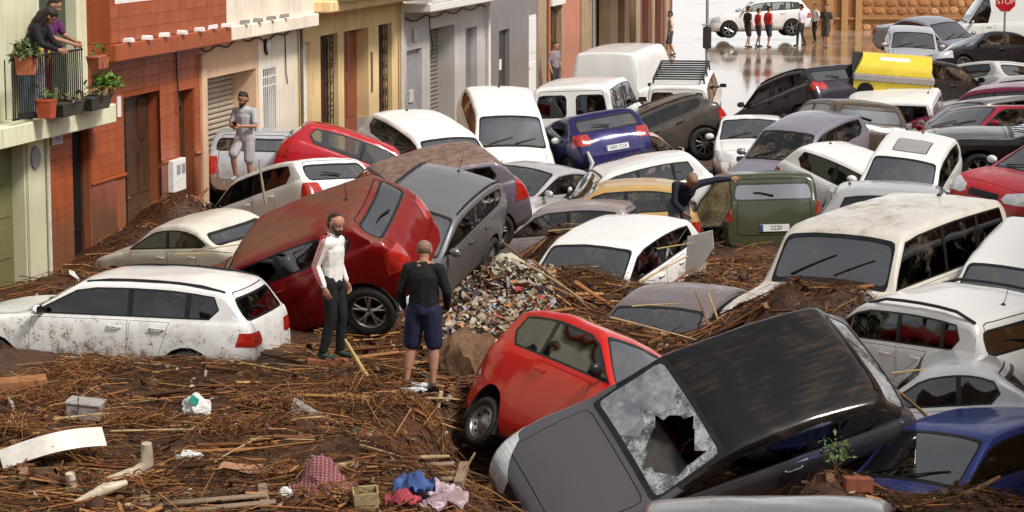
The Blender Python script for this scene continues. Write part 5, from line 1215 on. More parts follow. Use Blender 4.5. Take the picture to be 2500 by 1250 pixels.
def H_at(x, y):
    i = min(max(int((x-X0)/(X1-X0)*(nx_-1)), 0), nx_-2); t = ((y-Y0)/(Y1-Y0)); t = max(0, t)**(1/1.35)*(ny_-1); j = min(max(int(t), 0), ny_-2)
    return float(HG[j, i])
def in_street(x, y): return x > -14.81+.21*y+.25
def on_ground(px, py, Y=None):
    """where the sight line of that photo position meets the wrack"""
    for k in range(400):
        Yk = 18+k*.1; p = ray_at(px, py, Yk)
        if p.z <= H_at(p.x, p.y): return Vector((p.x, p.y, H_at(p.x, p.y)))
    return ray_at(px, py, 57)

# ---------------------------------------------------------------- people
SKIN = simple('skin_warm', (.40, .20, .13), .55, var=.12, scale=9); SKIN2 = simple('skin_tan', (.33, .165, .105), .55, var=.12, scale=9); HAIR = simple('hair_dark', (.022, .014, .010), .6, var=.3, scale=20); HAIR_SH = simple('hair_shaved', (.24, .14, .10), .6, var=.15, scale=30)
ICO = {}
for _k in (1, 2):
    _t = bmesh.new(); bmesh.ops.create_icosphere(_t, subdivisions=_k, radius=1); _t.verts.index_update()
    ICO[_k] = ([v.co.copy() for v in _t.verts], [[v.index for v in q.verts] for q in _t.faces]); _t.free()
TMP_SC = bpy.data.scenes.new('workbench')
def blob(name, chains, mat, parent, vox=.012, smooth=3, extra=None, wrinkle=0.0, seed=0):
    """one continuous surface grown over chains of spheres [(point, radius or (rx,ry,rz)), ...]"""
    V = []; F = []
    def ball(p, r_):
        rr = r_ if isinstance(r_, tuple) else (r_,)*3; b = len(V)
        tv, tf = ICO[2 if max(rr) > .05 else 1]
        V.extend([(p[0]+v.x*rr[0], p[1]+v.y*rr[1], p[2]+v.z*rr[2]) for v in tv]); F.extend([[i+b for i in q] for q in tf])
    for ch in chains:
        for (p, ra), (q, rb) in zip(ch, ch[1:]):
            p = Vector(p); q = Vector(q); ma = min(ra) if isinstance(ra, tuple) else ra; mb_ = min(rb) if isinstance(rb, tuple) else rb
            mr = min(ma, mb_); k = max(2, int((q-p).length/(mr*(.22 if mr > .035 else .5)))+1)
            for i in range(k+1):
                t = i/k; A = ra if isinstance(ra, tuple) else (ra,)*3; B = rb if isinstance(rb, tuple) else (rb,)*3
                ball(p.lerp(q, t), tuple(lerp(A[j], B[j], t) for j in range(3)))
        if len(ch) == 1: ball(ch[0][0], ch[0][1])
    me = bpy.data.meshes.new(name); me.from_pydata(V, [], F); o = bpy.data.objects.new(name, me); TMP_SC.collection.objects.link(o)
    md = o.modifiers.new('r', 'REMESH'); md.mode = 'VOXEL'; md.voxel_size = vox
    ms = o.modifiers.new('s', 'SMOOTH'); ms.factor = .5; ms.iterations = smooth
    vl = TMP_SC.view_layers[0]; vl.update(); me2 = bpy.data.meshes.new_from_object(o.evaluated_get(vl.depsgraph)); bpy.data.objects.remove(o)
    me2.name = name; me2.materials.clear(); me2.materials.append(mat); me2.polygons.foreach_set('use_smooth', [True]*len(me2.polygons))
    if wrinkle:
        n_ = len(me2.vertices); co_ = np.empty(n_*3, np.float32); no_ = np.empty(n_*3, np.float32); me2.vertices.foreach_get('co', co_); me2.vertices.foreach_get('normal', no_); co_ = co_.reshape(-1, 3); no_ = no_.reshape(-1, 3); sv = Vector((seed, 0, 0))
        dd = np.array([noise.noise(Vector((c[0]*13+c[2]*5+seed, c[1]*13, c[2]*6)))+.5*noise.noise(Vector(c)*20.7+sv) for c in co_.tolist()])
        me2.vertices.foreach_set('co', (co_+no_*(dd*wrinkle)[:, None]).astype(np.float32).ravel())
    o = bpy.data.objects.new(name, me2); return link(o, parent)
def head_chains(c, f, up, s=1.0):
    """cranium, jaw, nose, ears round the head centre c, face towards f"""
    r_ = f.cross(up).normalized(); P = lambda a, b, d: c+f*a*s+r_*b*s+up*d*s
    ch = [[(P(-.022, 0, .03), .088*s), (P(.012, 0, .035), .084*s)], [(P(.01, 0, 0), .074*s), (P(.036, 0, -.075), .047*s)], [(P(.03, 0, -.03), .062*s), (P(.055, 0, -.088), .03*s)],
          [(P(.088, 0, .012), .010*s), (P(.107, 0, -.026), .0155*s)], [(P(.086, 0, -.066), .018*s)], [(P(.078, .032, .022), .016*s), (P(.078, -.032, .022), .016*s)], [(P(.07, .03, -.03), .024*s)], [(P(.07, -.03, -.03), .024*s)]]
    for sd in (-1, 1): ch.append([(P(-.012, sd*.084, .015), .017*s), (P(-.008, sd*.084, -.022), .014*s)])
    return ch
def hand_chains(w, d, n, side=1, curl=.5):
    """palm and five fingers from wrist w, pointing along d, palm facing n"""
    d = d.normalized(); n = (n-d*n.dot(d)).normalized(); a = d.cross(n)*side
    ch = [[(w, .026), (w+d*.035+a*.018, .022), (w+d*.085+a*.024, .015)], [(w+d*.03, .024), (w+d*.085, .018)], [(w+d*.03-a*.015, .022), (w+d*.08-a*.026, .015)]]
    for k, (off, ln) in enumerate(((.028, .072), (.010, .082), (-.010, .076), (-.029, .060))):
        b = w+d*.085+a*off; c1 = b+(d*math.cos(curl*.5)+n*math.sin(curl*.5))*ln*.45; c2 = c1+(d*math.cos(curl*1.3)+n*math.sin(curl*1.3))*ln*.35; c3 = c2+(d*math.cos(curl*2)+n*math.sin(curl*2))*ln*.25
        ch.append([(b, .0105), (c1, .0095), (c2, .0088), (c3, .0078)])
    t0 = w+d*.028+a*.026; ch.append([(t0, .014), (t0+(d*.6+a*.7+n*.25).normalized()*.036, .0115), (t0+(d*.75+a*.62+n*.3).normalized()*.066, .0095)])
    return ch
def person(label, loc, yaw, J, top, bottom, group=None, skin=SKIN, hair=HAIR, sleeves='long', legs='long', shoe=(.05, .045, .04), vox=.012, beard=None, hairstyle='short', scale=1.0, curl=.5, build=1.0, flat=False):
    """J: joints in the person's own frame (x right, y forward, z up from the soles)"""
    root = empty('person', loc, (0, 0, yaw)); root.scale = (scale,)*3; tag(root, label, 'person', group)
    V3 = lambda k: Vector(J[k])
    hd, nk = V3('head'), V3('neck'); pel = V3('pelvis'); ch_ = V3('chest')
    f = Vector(J.get('face', (0, 1, 0))).normalized(); up = (hd-nk).normalized(); f = (f-up*f.dot(up)).normalized()
    B = build; body = head_chains(hd, f, up)+[[(nk-up*.02, .058), (nk+up*.06, .053), (hd-up*.05-f*.01, .056)]]
    sh = {k: V3('sh'+k) for k in 'lr'}
    body += [[(pel, (.155*B, .105*B, .10)), (pel.lerp(ch_, .45), (.135*B, .10*B, .10)), (ch_, (.16*B, .115*B, .12)), (nk-up*.05, (.09, .07, .05))], [(sh['l'], .056*B), (ch_+up*.08, .085), (sh['r'], .056*B)], [(nk-up*.01, .05), (sh['l']-up*.005, .05*B)], [(nk-up*.01, .05), (sh['r']-up*.005, .05*B)]]
    arms = {}; lg = {}
    for k in 'lr':
        s_, e_, w_ = sh[k], V3('el'+k), V3('wr'+k); body.append([(s_, .058*B), (s_.lerp(e_, .4), .049*B), (e_, .040*B), (e_.lerp(w_, .3), .041*B), (w_, .027*B)]); arms[k] = (s_, e_, w_)
        if not flat: body += hand_chains(w_, Vector(J.get('hd'+k, tuple(w_-e_))), Vector(J.get('hn'+k, (-1 if k == 'r' else 1, 0, 0))), 1 if k == 'l' else -1, curl)
        else: body.append([(w_, .03), (w_+(w_-e_).normalized()*.1, .03)])
        h_, kn, an = V3('hp'+k), V3('kn'+k), V3('an'+k); lg[k] = (h_, kn, an); body.append([(h_, .090*B), (h_.lerp(kn, .35), .078*B), (kn, .055*B), (kn.lerp(an, .3), .057*B), (an, .036)])
        tf = Vector(J.get('toe'+k, (0, 1, 0))).normalized(); body.append([(an+Vector((0, 0, -.03))-tf*.03, .038), (an+Vector((0, 0, -.055))+tf*.06, .034), (an+Vector((0, 0, -.065))+tf*.13, .026)])
    blob('body', body, skin, root, vox, 3)
    # clothes
    c = [[(pel+Vector((0, 0, -.02)), (.168*B, .122*B, .10)), (pel.lerp(ch_, .45), (.155*B, .12*B, .11)), (ch_, (.176*B, .132*B, .13)), (nk-up*.035, (.080, .070, .04)), (nk+up*.012, (.064, .062, .022))], [(sh['l'], .066*B), (ch_+up*.08, .095), (sh['r'], .066*B)], [(nk-up*.02, .05), (sh['l']-up*.005, .058*B)], [(nk-up*.02, .05), (sh['r']-up*.005, .058*B)]]
    for k in 'lr':
        s_, e_, w_ = arms[k]
        if sleeves == 'long': c.append([(s_, .066*B), (s_.lerp(e_, .5), .058*B), (e_, .051*B), (e_.lerp(w_, .55), .050), (e_.lerp(w_, .9), .042)])
        else: c.append([(s_, .067*B), (s_.lerp(e_, .45), .064*B), (s_.lerp(e_, .72), .061*B)])
    blob('shirt', c, top, root, vox, 9, wrinkle=.0045, seed=len(label))
    c = [[(pel+Vector((0, 0, .04)), (.163*B, .118*B, .06)), (pel+Vector((0, 0, -.06)), (.17*B, .125*B, .09))]]
    for k in 'lr':
        h_, kn, an = lg[k]
        if legs == 'long': c.append([(h_, .102*B), (h_.lerp(kn, .5), .088*B), (kn, .070*B), (kn.lerp(an, .5), .062), (kn.lerp(an, .94), .056)])
        else: c.append([(h_, .108*B), (h_.lerp(kn, .5), .100*B), (h_.lerp(kn, .92), .094*B)])
    blob('trousers', c, bottom, root, vox, 9, wrinkle=.005, seed=len(label)+3)
    for k in 'lr':
        an = lg[k][2]; tf = Vector(J.get('toe'+k, (0, 1, 0))).normalized()
        blob('shoe', [[(an+Vector((0, 0, -.028))-tf*.035, (.044, .044, .05)), (an+Vector((0, 0, -.055))+tf*.06, .042), (an+Vector((0, 0, -.062))+tf*.145, .034)]], simple('shoe_%d_%d_%d' % tuple(int(x*99) for x in shoe), shoe, .6), root, vox, 2)
    r_ = f.cross(up).normalized(); P = lambda a, b, d: hd+f*a+r_*b+up*d
    if hairstyle == 'short': blob('hair', [[(P(-.03, 0, .045), .091), (P(-.005, 0, .055), .086)], [(P(.03, 0, .095), .05), (P(-.02, .03, .10), .05)], [(P(-.05, 0, -.02), .07)]], hair, root, vox, 2, wrinkle=.006)
    elif hairstyle == 'receding': blob('hair', [[(P(-.045, 0, .04), .084), (P(-.028, 0, .052), .078)], [(P(-.06, 0, -.025), .064)], [(P(-.02, .055, .02), .042)], [(P(-.02, -.055, .02), .042)]], hair, root, vox, 2)
    elif hairstyle == 'shaved': blob('hair', [[(P(-.028, 0, .030), .0895), (P(.0, 0, .036), .0860)]], hair, root, vox, 1)
    elif hairstyle == 'long': blob('hair', [[(P(-.03, 0, .045), .094), (P(0, 0, .05), .09)], [(P(-.06, 0, 0), .085), (P(-.07, 0, -.16), .095), (P(-.05, 0, -.32), .08)], [(P(-.02, .07, -.02), .04), (P(0, .08, -.22), .04)], [(P(-.02, -.07, -.02), .04), (P(0, -.08, -.22), .04)]], hair, root, vox, 2, wrinkle=.01)
    if beard: blob('beard', [[(P(.052, -.042, -.05), .025), (P(.072, -.02, -.088), .03), (P(.078, 0, -.094), .03), (P(.072, .02, -.088), .03), (P(.052, .042, -.05), .025)], [(P(.097, -.02, -.045), .010), (P(.101, 0, -.042), .011), (P(.097, .02, -.045), .010)], [(P(.02, .068, -.03), .02), (P(.05, .045, -.06), .022)], [(P(.02, -.068, -.03), .02), (P(.05, -.045, -.06), .022)]], hair, root, vox, 1)
    if not flat:
        m = MB()
        for sd in (-1, 1):
            bq = bmesh.new(); bmesh.ops.create_icosphere(bq, subdivisions=1, radius=.006); bq.verts.index_update(); pc = P(.0865, sd*.031, .012)
            m.add([v.co+pc for v in bq.verts], [[v.index for v in q.verts] for q in bq.faces]); bq.free()
        m.build('eyes', simple('eye_dark', (.03, .022, .02), .2), root)
        m = MB()
        for sd in (-1, 1): m.tube([P(.094, sd*.014, .034), P(.096, sd*.03, .040), P(.086, sd*.05, .034)], .0016, 5)
        m.build('eyebrows', HAIR, root)
    return root
def J0(**kw):
    d = dict(head=(0, .03, 1.60), neck=(0, 0, 1.45), chest=(0, 0, 1.28), pelvis=(0, 0, .95), shl=(-.178, 0, 1.375), shr=(.178, 0, 1.375), ell=(-.25, -.03, 1.11), elr=(.25, -.03, 1.11), wrl=(-.26, .08, .87), wrr=(.26, .08, .87),
             hpl=(-.09, 0, .90), hpr=(.09, 0, .90), knl=(-.10, .03, .50), knr=(.10, .03, .50), anl=(-.11, -.02, .09), anr=(.11, -.02, .09))
    d.update(kw); return d
def cloth(name, col, var=.15, rough=.85): return simple(name, col, rough, var=var, scale=7)
# man in the white striped shirt: faces right in the photograph (own left arm hangs at the back)
wl = on_ground(815, 893)+Vector((0, 0, .08))
WSH = cloth('white_shirt', (.76, .74, .70), .05)
pw = person('bearded man in white long sleeved shirt with red stripes and black trousers, standing on debris', wl, R(-114), J0(face=(.25, 1, -.10), head=(0, .05, 1.585), ell=(-.25, -.06, 1.12), wrl=(-.24, .05, .88), elr=(.23, -.10, 1.12), wrr=(.26, .03, .87), knl=(-.10, .06, .50), anl=(-.12, .02, .09), anr=(.12, -.08, .09)),
            WSH, cloth('black_trousers', (.012, .012, .013)), hairstyle='receding', beard=True, vox=.0075, shoe=(.03, .05, .035), curl=.6, scale=1.02)
blob('collar', [[(Vector((.062*math.cos(a), .012+.058*math.sin(a), 1.475-.018*math.sin(a))), .017) for a in [math.pi*.62+k*math.pi*1.76/10 for k in range(11)]]], WSH, pw, .0075, 2)
m = MB(); RS = simple('stripe_red', (.42, .06, .06), .8)
for k in (-1, 0, 1):      # three sleeve stripes from shoulder to cuff on the arm nearest the viewer
    for s_, e_, w_ in (((.19, 0, 1.40), (.23, -.10, 1.12), (.26, .03, .87)),):
        s_, e_, w_ = Vector(s_), Vector(e_), Vector(w_); o_ = Vector((.03, .034*k, 0))
        m.tube([s_+Vector((-.05, .03*k, .068)), s_+Vector((.035, .03*k, .062)), s_+Vector((.072, .032*k, .0)), s_.lerp(e_, .5)+Vector((.062, .034*k, .0)), e_+Vector((.052, .03*k, 0)), e_.lerp(w_, .5)+Vector((.048, .024*k-.01, 0)), e_.lerp(w_, .85)+Vector((.040, .02*k-.01, 0))], .0055, 5)
m.build('sleeve_stripes', RS, pw)
# bald man seen from behind
bl = on_ground(1036, 962)+Vector((0, 0, .02))
person('shaven headed man in black shirt and navy shorts seen from behind', bl, R(-12), J0(head=(0, .05, 1.575), face=(.1, 1, -.25), ell=(-.27, .0, 1.12), wrl=(-.26, .10, .90), elr=(.27, .0, 1.12), wrr=(.25, .10, .90), hpl=(-.09, 0, .90), hpr=(.09, 0, .90), knl=(-.15, .02, .50), anl=(-.20, -.03, .09), knr=(.11, .03, .50), anr=(.11, -.02, .09)),
       cloth('black_shirt', (.010, .009, .010)), cloth('navy_shorts', (.014, .017, .05)), skin=SKIN, hair=HAIR_SH, hairstyle='shaved', legs='short', vox=.0075, shoe=(.13, .075, .045), curl=.7, build=1.12)
# man by the garage looking at his phone
gl_ = ray_at(600, 462, 42.9)
pg = person('young man in grey t-shirt and shorts by the garage, looking at his phone', gl_, R(158), J0(head=(0, .05, 1.585), face=(.2, 1, -.25), ell=(-.24, .06, 1.12), wrl=(-.06, .28, 1.14), elr=(.24, .06, 1.12), wrr=(.08, .27, 1.12), knl=(-.12, .08, .50), anl=(-.12, .0, .09), knr=(.12, .22, .62), anr=(.16, .08, .25)),
            cloth('grey_tee', (.42, .43, .46)), cloth('light_grey_shorts', (.36, .34, .35)), sleeves='short', legs='short', hairstyle='short', beard=True, vox=.009, shoe=(.3, .29, .28), curl=1.0)
m = MB(); m.cbox((.0, .36, 1.17), (.07, .014, .14), .004, Matrix.Rotation(-.7, 3, 'X')); ph = m.build('phone', simple('phone_black', (.015, .015, .017), .2)); tag(ph, 'dark phone held by the young man by the garage', 'phone'); ph.matrix_world = Matrix.Translation(gl_) @ Matrix.Rotation(R(158), 4, 'Z')
# man in navy reaching over the cars
nl = ray_at(1660, 443, 38.3)
person('man in navy sweater bending between cars and reaching for the green car', Vector((nl.x, nl.y, nl.z-1.12)), R(200), J0(head=(.0, .46, 1.19), neck=(0, .33, 1.10), chest=(0, .21, .99), pelvis=(0, -.05, .78), shl=(-.19, .27, 1.10), shr=(.19, .27, 1.10), ell=(-.46, .30, 1.16), wrl=(-.72, .34, 1.17), elr=(.24, .34, .84), wrr=(.16, .52, .70), hpl=(-.09, -.06, .74), hpr=(.09, -.06, .74), knl=(-.10, .05, .40), knr=(.10, .05, .40), anl=(-.11, -.05, .08), anr=(.11, -.05, .08), face=(.05, 1, -.55)),
       cloth('navy_sweater', (.016, .015, .028)), cloth('grey_trousers', (.10, .10, .11)), skin=SKIN2, hair=HAIR_SH, hairstyle='shaved', vox=.009, curl=.5)
# balcony: both lean over the rail towards the street
H, q, bz, yb = BALC
def on_balcony(label, px, py_head, top, bottom, J, **kw):
    s_ = q(px, .2); loc = H.matrix_basis @ Vector((s_, -.18, bz)); return person(label, loc, FA+math.pi, J, top, bottom, **kw)
lean = J0(head=(0, .40, 1.50), neck=(0, .28, 1.38), chest=(0, .20, 1.24), pelvis=(0, .0, .95), shl=(-.18, .24, 1.34), shr=(.18, .24, 1.34), ell=(-.22, .36, 1.10), wrl=(-.10, .55, 1.02), elr=(.22, .36, 1.10), wrr=(.10, .55, 1.02), face=(-.35, 1, -.35))
on_balcony('long haired woman in black top and jeans leaning over the balcony', 68, 10, cloth('black_top', (.014, .013, .018)), cloth('blue_jeans', (.10, .13, .18)), lean, hairstyle='long', vox=.011)
on_balcony('person in purple football shirt beside the woman on the balcony', 112, 0, cloth('purple_jersey', (.10, .02, .09)), cloth('maroon_shorts', (.12, .012, .02)), J0(head=(0, .20, 1.62), neck=(0, .13, 1.46), chest=(0, .1, 1.28), shl=(-.19, .12, 1.40), shr=(.19, .12, 1.40), ell=(-.24, .26, 1.16), wrl=(-.10, .50, 1.08), elr=(.24, .26, 1.16), wrr=(.06, .50, 1.06), face=(-.2, 1, -.2)), sleeves='short', vox=.011)
on_balcony('person in yellow top between the two others on the balcony', 96, 0, cloth('yellow_top', (.62, .46, .03)), cloth('pale_trousers', (.4, .38, .42)), J0(head=(0, .1, 1.60), ell=(-.22, .1, 1.12), elr=(.22, .1, 1.12)), vox=.012, scale=.9)
# person crouching at the dark grey house
cl = ray_at(1322, 205, 74.5)
person('bare shouldered person by the white door frame of the dark grey house', Vector((cl.x+.4, cl.y-.2, .0)), R(230), J0(), cloth('mauve_top', (.25, .2, .22)), cloth('dark_shorts', (.05, .04, .04)), sleeves='short', vox=.02, flat=True, group='people far off in the street')
far = [(1637, 132, 'person in dark shorts wading by the far corner house', (.55, .5, .45), (.07, .06, .07), 'short', 1.0, 90), (1825, 112, 'person in black top leading the group crossing the square', (.02, .02, .02), (.03, .03, .03), 'short', .98, -60),
       (1850, 110, 'shorter of the two people in red shirts in the square', (.55, .03, .03), (.05, .05, .07), 'short', .92, -70), (1875, 112, 'taller of the two people in red shirts in the square', (.60, .03, .035), (.04, .04, .06), 'short', .98, -60),
       (1956, 108, 'person in lilac shirt and black trousers in the square', (.58, .54, .64), (.03, .03, .035), 'long', 1.0, 60), (1990, 100, 'person in white shirt half hidden in the square', (.62, .58, .55), (.02, .02, .02), 'long', .95, 120), (2016, 114, 'person in dark olive shirt and shorts in the square', (.06, .055, .04), (.08, .07, .05), 'short', 1.04, 150)]
for px, py, lb, ct, cb, lg_, sc_, yw in far:
    Y = CAMZ*FPX/(py+240)*1.0; p = ray_at(px, py, Y); rr = random.Random(px); st = rr.uniform(.06, .16)
    person(lb, (p.x, p.y, 0.0), R(yw), J0(knl=(-.1, .12, .5), anl=(-.1, st, .09), knr=(.1, .02, .5), anr=(.1, -st, .10)), cloth('far_top_%d' % px, ct), cloth('far_leg_%d' % px, cb), sleeves='short', legs=lg_, vox=.022, flat=True, scale=sc_*1.0, group='people far off in the street')

bpy.data.scenes.remove(TMP_SC)

def island_mat(name, cols, rough=.8, noise_scale=30):
    m, nt, out = new_mat(name); g = NT(nt); ge = g.n('ShaderNodeNewGeometry'); rp = g.n('ShaderNodeValToRGB'); rp.color_ramp.interpolation = 'CONSTANT'; el = rp.color_ramp.elements
    while len(el) < len(cols): el.new(.5)
    for k, (pos, c) in enumerate(cols): el[k].position = pos; el[k].color = (*c, 1)
    g.l(ge.outputs['Random Per Island'], rp.inputs[0]); n = g.noise(coords(g), noise_scale, 3); c = g.mix(g.ramp(n, .35, .7), rp.outputs[0], (.07, .04, .022)); c2 = g.mix(.45, rp.outputs[0], c)
    g.bsdf(out, c2, rough, 0, 0, .35); return m
REED = island_mat('reed_straw', [(0, (0.158, 0.059, 0.019)), (.20, (0.286, 0.110, 0.035)), (.36, (0.058, 0.022, 0.008)), (.62, (0.381, 0.170, 0.057)), (.74, (0.190, 0.068, 0.020)), (.90, (0.550, 0.291, 0.111)), (.96, (0.319, 0.162, 0.035))])
TWIG = island_mat('dark_twig', [(0, (0.041, 0.017, 0.008)), (.4, (0.074, 0.032, 0.012)), (.7, (0.123, 0.053, 0.019)), (.9, (0.189, 0.088, 0.032))])
CHIP = island_mat('wrack_chips', [(0, (0.079, 0.034, 0.014)), (.35, (0.134, 0.063, 0.027)), (.6, (0.047, 0.022, 0.010)), (.78, (0.221, 0.120, 0.053)), (.90, (0.284, 0.182, 0.102)), (.955, (0.472, 0.358, 0.252)), (.985, (0.110, 0.107, 0.024))])
rngn = np.random.default_rng(7)
def spots(n, area):
    """random points on the wrack: area = list of (x0, x1, y0, y1, weight)"""
    w = np.array([a[4] for a in area], float); w /= w.sum(); k = rngn.choice(len(area), n, p=w); u = rngn.random((n, 2))
    A = np.array([a[:4] for a in area]); x = A[k, 0]+u[:, 0]*(A[k, 1]-A[k, 0]); y = A[k, 2]+u[:, 1]*(A[k, 3]-A[k, 2]); return x, y
FRONT = [(-5.6, .6, 19.5, 29.5, 10), (-5.5, 1.2, 19.5, 24, 5), (.0, 2.8, 28.4, 33.4, 5), (2.6, 5.2, 27.2, 30, 3), (1.8, 5.4, 20.5, 24.5, 3), (3.4, 5, 25.4, 27.4, 1), (-2.4, .3, 27.5, 31.5, 2.2), (-7, -3.8, 34, 42, 1.6), (.2, 1.4, 35.8, 37.6, .8), (1.8, 4.5, 30, 36, 1.2), (-6, 6, 36, 50, 1.0)]
def sticks(name, n, area, mat, lmin, lmax, rmin, rmax, along=.75, lift=.02, bend=.06, segs=2, tilt=.10, sides=4, up=0.0):
    x, y = spots(n, area); L = lmin*(lmax/lmin)**(rngn.random(n)**1.6); a = np.where(rngn.random(n) < along, rngn.normal(0.03, .30, n), rngn.uniform(-math.pi/2, math.pi/2, n)); rad = rmin+(rmax-rmin)*rngn.random(n)**2
    VV = np.zeros((n, segs+1, sides, 3)); ok = np.array([in_street(p, q_) for p, q_ in zip(x, y)])
    for i in range(n):
        d = np.array([math.cos(a[i]), math.sin(a[i]), 0]); pz = np.array([-d[1], d[0], 0])
        tl = rngn.normal(0, tilt)+(up*abs(rngn.normal()) if up else 0); bn = rngn.normal(0, bend)*L[i]; hc = H_at(x[i], y[i])
        e0 = H_at(x[i]-d[0]*L[i]*.5, y[i]-d[1]*L[i]*.5); e1 = H_at(x[i]+d[0]*L[i]*.5, y[i]+d[1]*L[i]*.5)
        for k in range(segs+1):
            t = k/segs-.5; zb = hc+(e1-hc if t > 0 else e0-hc)*abs(t)*2*.8
            c = np.array([x[i], y[i], zb+lift*rngn.random()+rad[i]])+d*L[i]*t+pz*bn*(1-4*t*t)+np.array([0, 0, math.sin(tl)*L[i]*(t+.5 if up else t)+abs(bn)*.4*(1-4*t*t)])
            r_ = rad[i]*(1-.35*(k/segs))
            for s_ in range(sides):
                an = 2*math.pi*s_/sides; VV[i, k, s_] = c+pz*math.cos(an)*r_+np.array([0, 0, math.sin(an)*r_])
    VV = VV[ok]; n = len(VV); base = np.arange(n)[:, None, None]*(segs+1)*sides
    k = np.arange(segs)[None, :, None]*sides; s_ = np.arange(sides)[None, None, :]
    q0 = base+k+s_; q1 = base+k+(s_+1) % sides; FF = np.stack([q0, q1, q1+sides, q0+sides], -1).reshape(-1, 4)
    return fast_mesh(name, VV.reshape(-1, 3), FF, mat)
def fast_mesh(name, V, F, mat, kind='stuff'):
    me = bpy.data.meshes.new(name); k = F.shape[1]
    me.vertices.add(len(V)); me.vertices.foreach_set('co', np.ascontiguousarray(V, np.float32).ravel()); me.loops.add(F.size); me.loops.foreach_set('vertex_index', F.ravel().astype(np.int32))
    me.polygons.add(len(F)); me.polygons.foreach_set('loop_start', (np.arange(len(F))*k).astype(np.int32)); me.polygons.foreach_set('loop_total', np.full(len(F), k, np.int32)); me.update(calc_edges=True); me.materials.append(mat)
    o = bpy.data.objects.new(name, me); link(o); return tag(o, kind=kind)
sticks('reed_litter', 6500, FRONT, REED, .14, 1.5, .004, .014)
MID = [(2.0, 4.4, 33, 38.8, 1.8), (-1.5, 5.2, 27.5, 34, 4), (-7.4, -3.8, 32.5, 42.5, 3), (1.5, 5.5, 21, 27.5, 2), (-2.6, .4, 25, 31.5, 3), (-5.5, 6, 35, 46, 2)]
sticks('reed_litter', 5200, MID, REED, .12, 1.1, .004, .013, along=.5, lift=.06, bend=.08, tilt=.16)
sticks('big_splinters', 130, FRONT, REED, .35, 1.3, .022, .045, along=.8, lift=.06, tilt=.12, bend=.02, segs=1)
sticks('split_wood', 700, FRONT, REED, .12, .7, .012, .032, along=.7, lift=.05, tilt=.18, bend=.03, segs=1)
CL = [(rngn.uniform(-5.3, .4), rngn.uniform(20.5, 28.6)) for _ in range(26)]
sticks('tangled_reeds', 2600, [(cx_-.35, cx_+.35, cy_-.2, cy_+.2, 1) for cx_, cy_ in CL], REED, .15, .9, .003, .009, along=.55, lift=.16, bend=.12, segs=3, tilt=.25)
sticks('twig_litter', 12000, FRONT, TWIG, .08, .7, .002, .006, along=.5, lift=.05, bend=.12, segs=3, tilt=.22, sides=3)
sticks('upright_twigs', 1500, FRONT, TWIG, .08, .45, .002, .004, along=.5, lift=.02, bend=.10, segs=3, sides=3, up=.7)
def chips(name, n, area, mat, smin, smax, lift=.03, tilt=.5, hfun=None):
    x, y = spots(n, area); ok = np.array([in_street(p, q_) for p, q_ in zip(x, y)]); x = x[ok]; y = y[ok]; n = len(x)
    z = np.array([(hfun or H_at)(p, q_) for p, q_ in zip(x, y)])+lift*rngn.random(n)+.008
    s_ = smin*(smax/smin)**(rngn.random(n)**2); a = rngn.uniform(0, 6.28, n); tx = rngn.normal(0, tilt, n); ty = rngn.normal(0, tilt, n); asp = rngn.uniform(.3, 1, n)
    u = np.stack([np.cos(a), np.sin(a), tx], -1)*s_[:, None]; v = np.stack([-np.sin(a), np.cos(a), ty], -1)*(s_*asp)[:, None]; c = np.stack([x, y, z], -1); cur = np.stack([0*x, 0*x, s_*rngn.uniform(.1, .5, n)], -1)
    P = np.stack([c-u-v*.7, c-v+cur, c+u-v*.5, c+u*.8+v*.8, c+v+cur, c-u*.9+v*.6], 1); b = np.arange(n)[:, None]*6
    FF = np.concatenate([b+np.array([0, 1, 4, 5]), b+np.array([1, 2, 3, 4])], 0)
    return fast_mesh(name, P.reshape(-1, 3), FF, mat)
chips('wood_chips', 9000, MID, CHIP, .012, .06)
chips('wood_chips', 14000, FRONT, CHIP, .012, .055)
def clods(name, n, area, mat, smin, smax, sink=.3, flat=.7):
    x, y = spots(n, area); pr = []
    for k in range(5):
        bq = bmesh.new(); bmesh.ops.create_icosphere(bq, subdivisions=2, radius=1); rk = Vector((k*7.3, 0, 0))
        for v in bq.verts: v.co = v.co*(1+.38*noise.noise(v.co*1.5+rk)+.18*noise.noise(v.co*4+rk))
        bq.verts.index_update(); pr.append((np.array([v.co[:] for v in bq.verts]), np.array([[v.index for v in q_.verts] for q_ in bq.faces]))); bq.free()
    VV = []; FF = []; b = 0
    for i in range(n):
        if not in_street(x[i], y[i]): continue
        P_, F_ = pr[i % 5]; sz = smin*(smax/smin)**(rngn.random()**2); a = rngn.uniform(0, 6.28); c_, s_ = math.cos(a), math.sin(a); d = rngn.uniform(.6, 1.5, 3)*sz; d[2] *= flat
        Q = P_*d; Q = np.stack([Q[:, 0]*c_-Q[:, 1]*s_, Q[:, 0]*s_+Q[:, 1]*c_, Q[:, 2]], -1)+np.array([x[i], y[i], H_at(x[i], y[i])+d[2]*(1-sink*2)]); VV.append(Q); FF.append(F_+b); b += len(Q)
    return fast_mesh(name, np.concatenate(VV), np.concatenate(FF), mat)
clods('mud_clods', 700, FRONT+MID, bpy.data.materials['wrack_mud'], .03, .11)
LITTER = island_mat('litter_scraps', [(0, (.62, .60, .56)), (.4, (.40, .36, .31)), (.6, (.68, .66, .62)), (.74, (.30, .16, .09)), (.84, (.08, .14, .26)), (.89, (.34, .06, .05)), (.93, (.45, .40, .28)), (.97, (.10, .20, .10))], rough=.5)
chips('litter_scraps', 420, FRONT, LITTER, .022, .075, .06, .7)
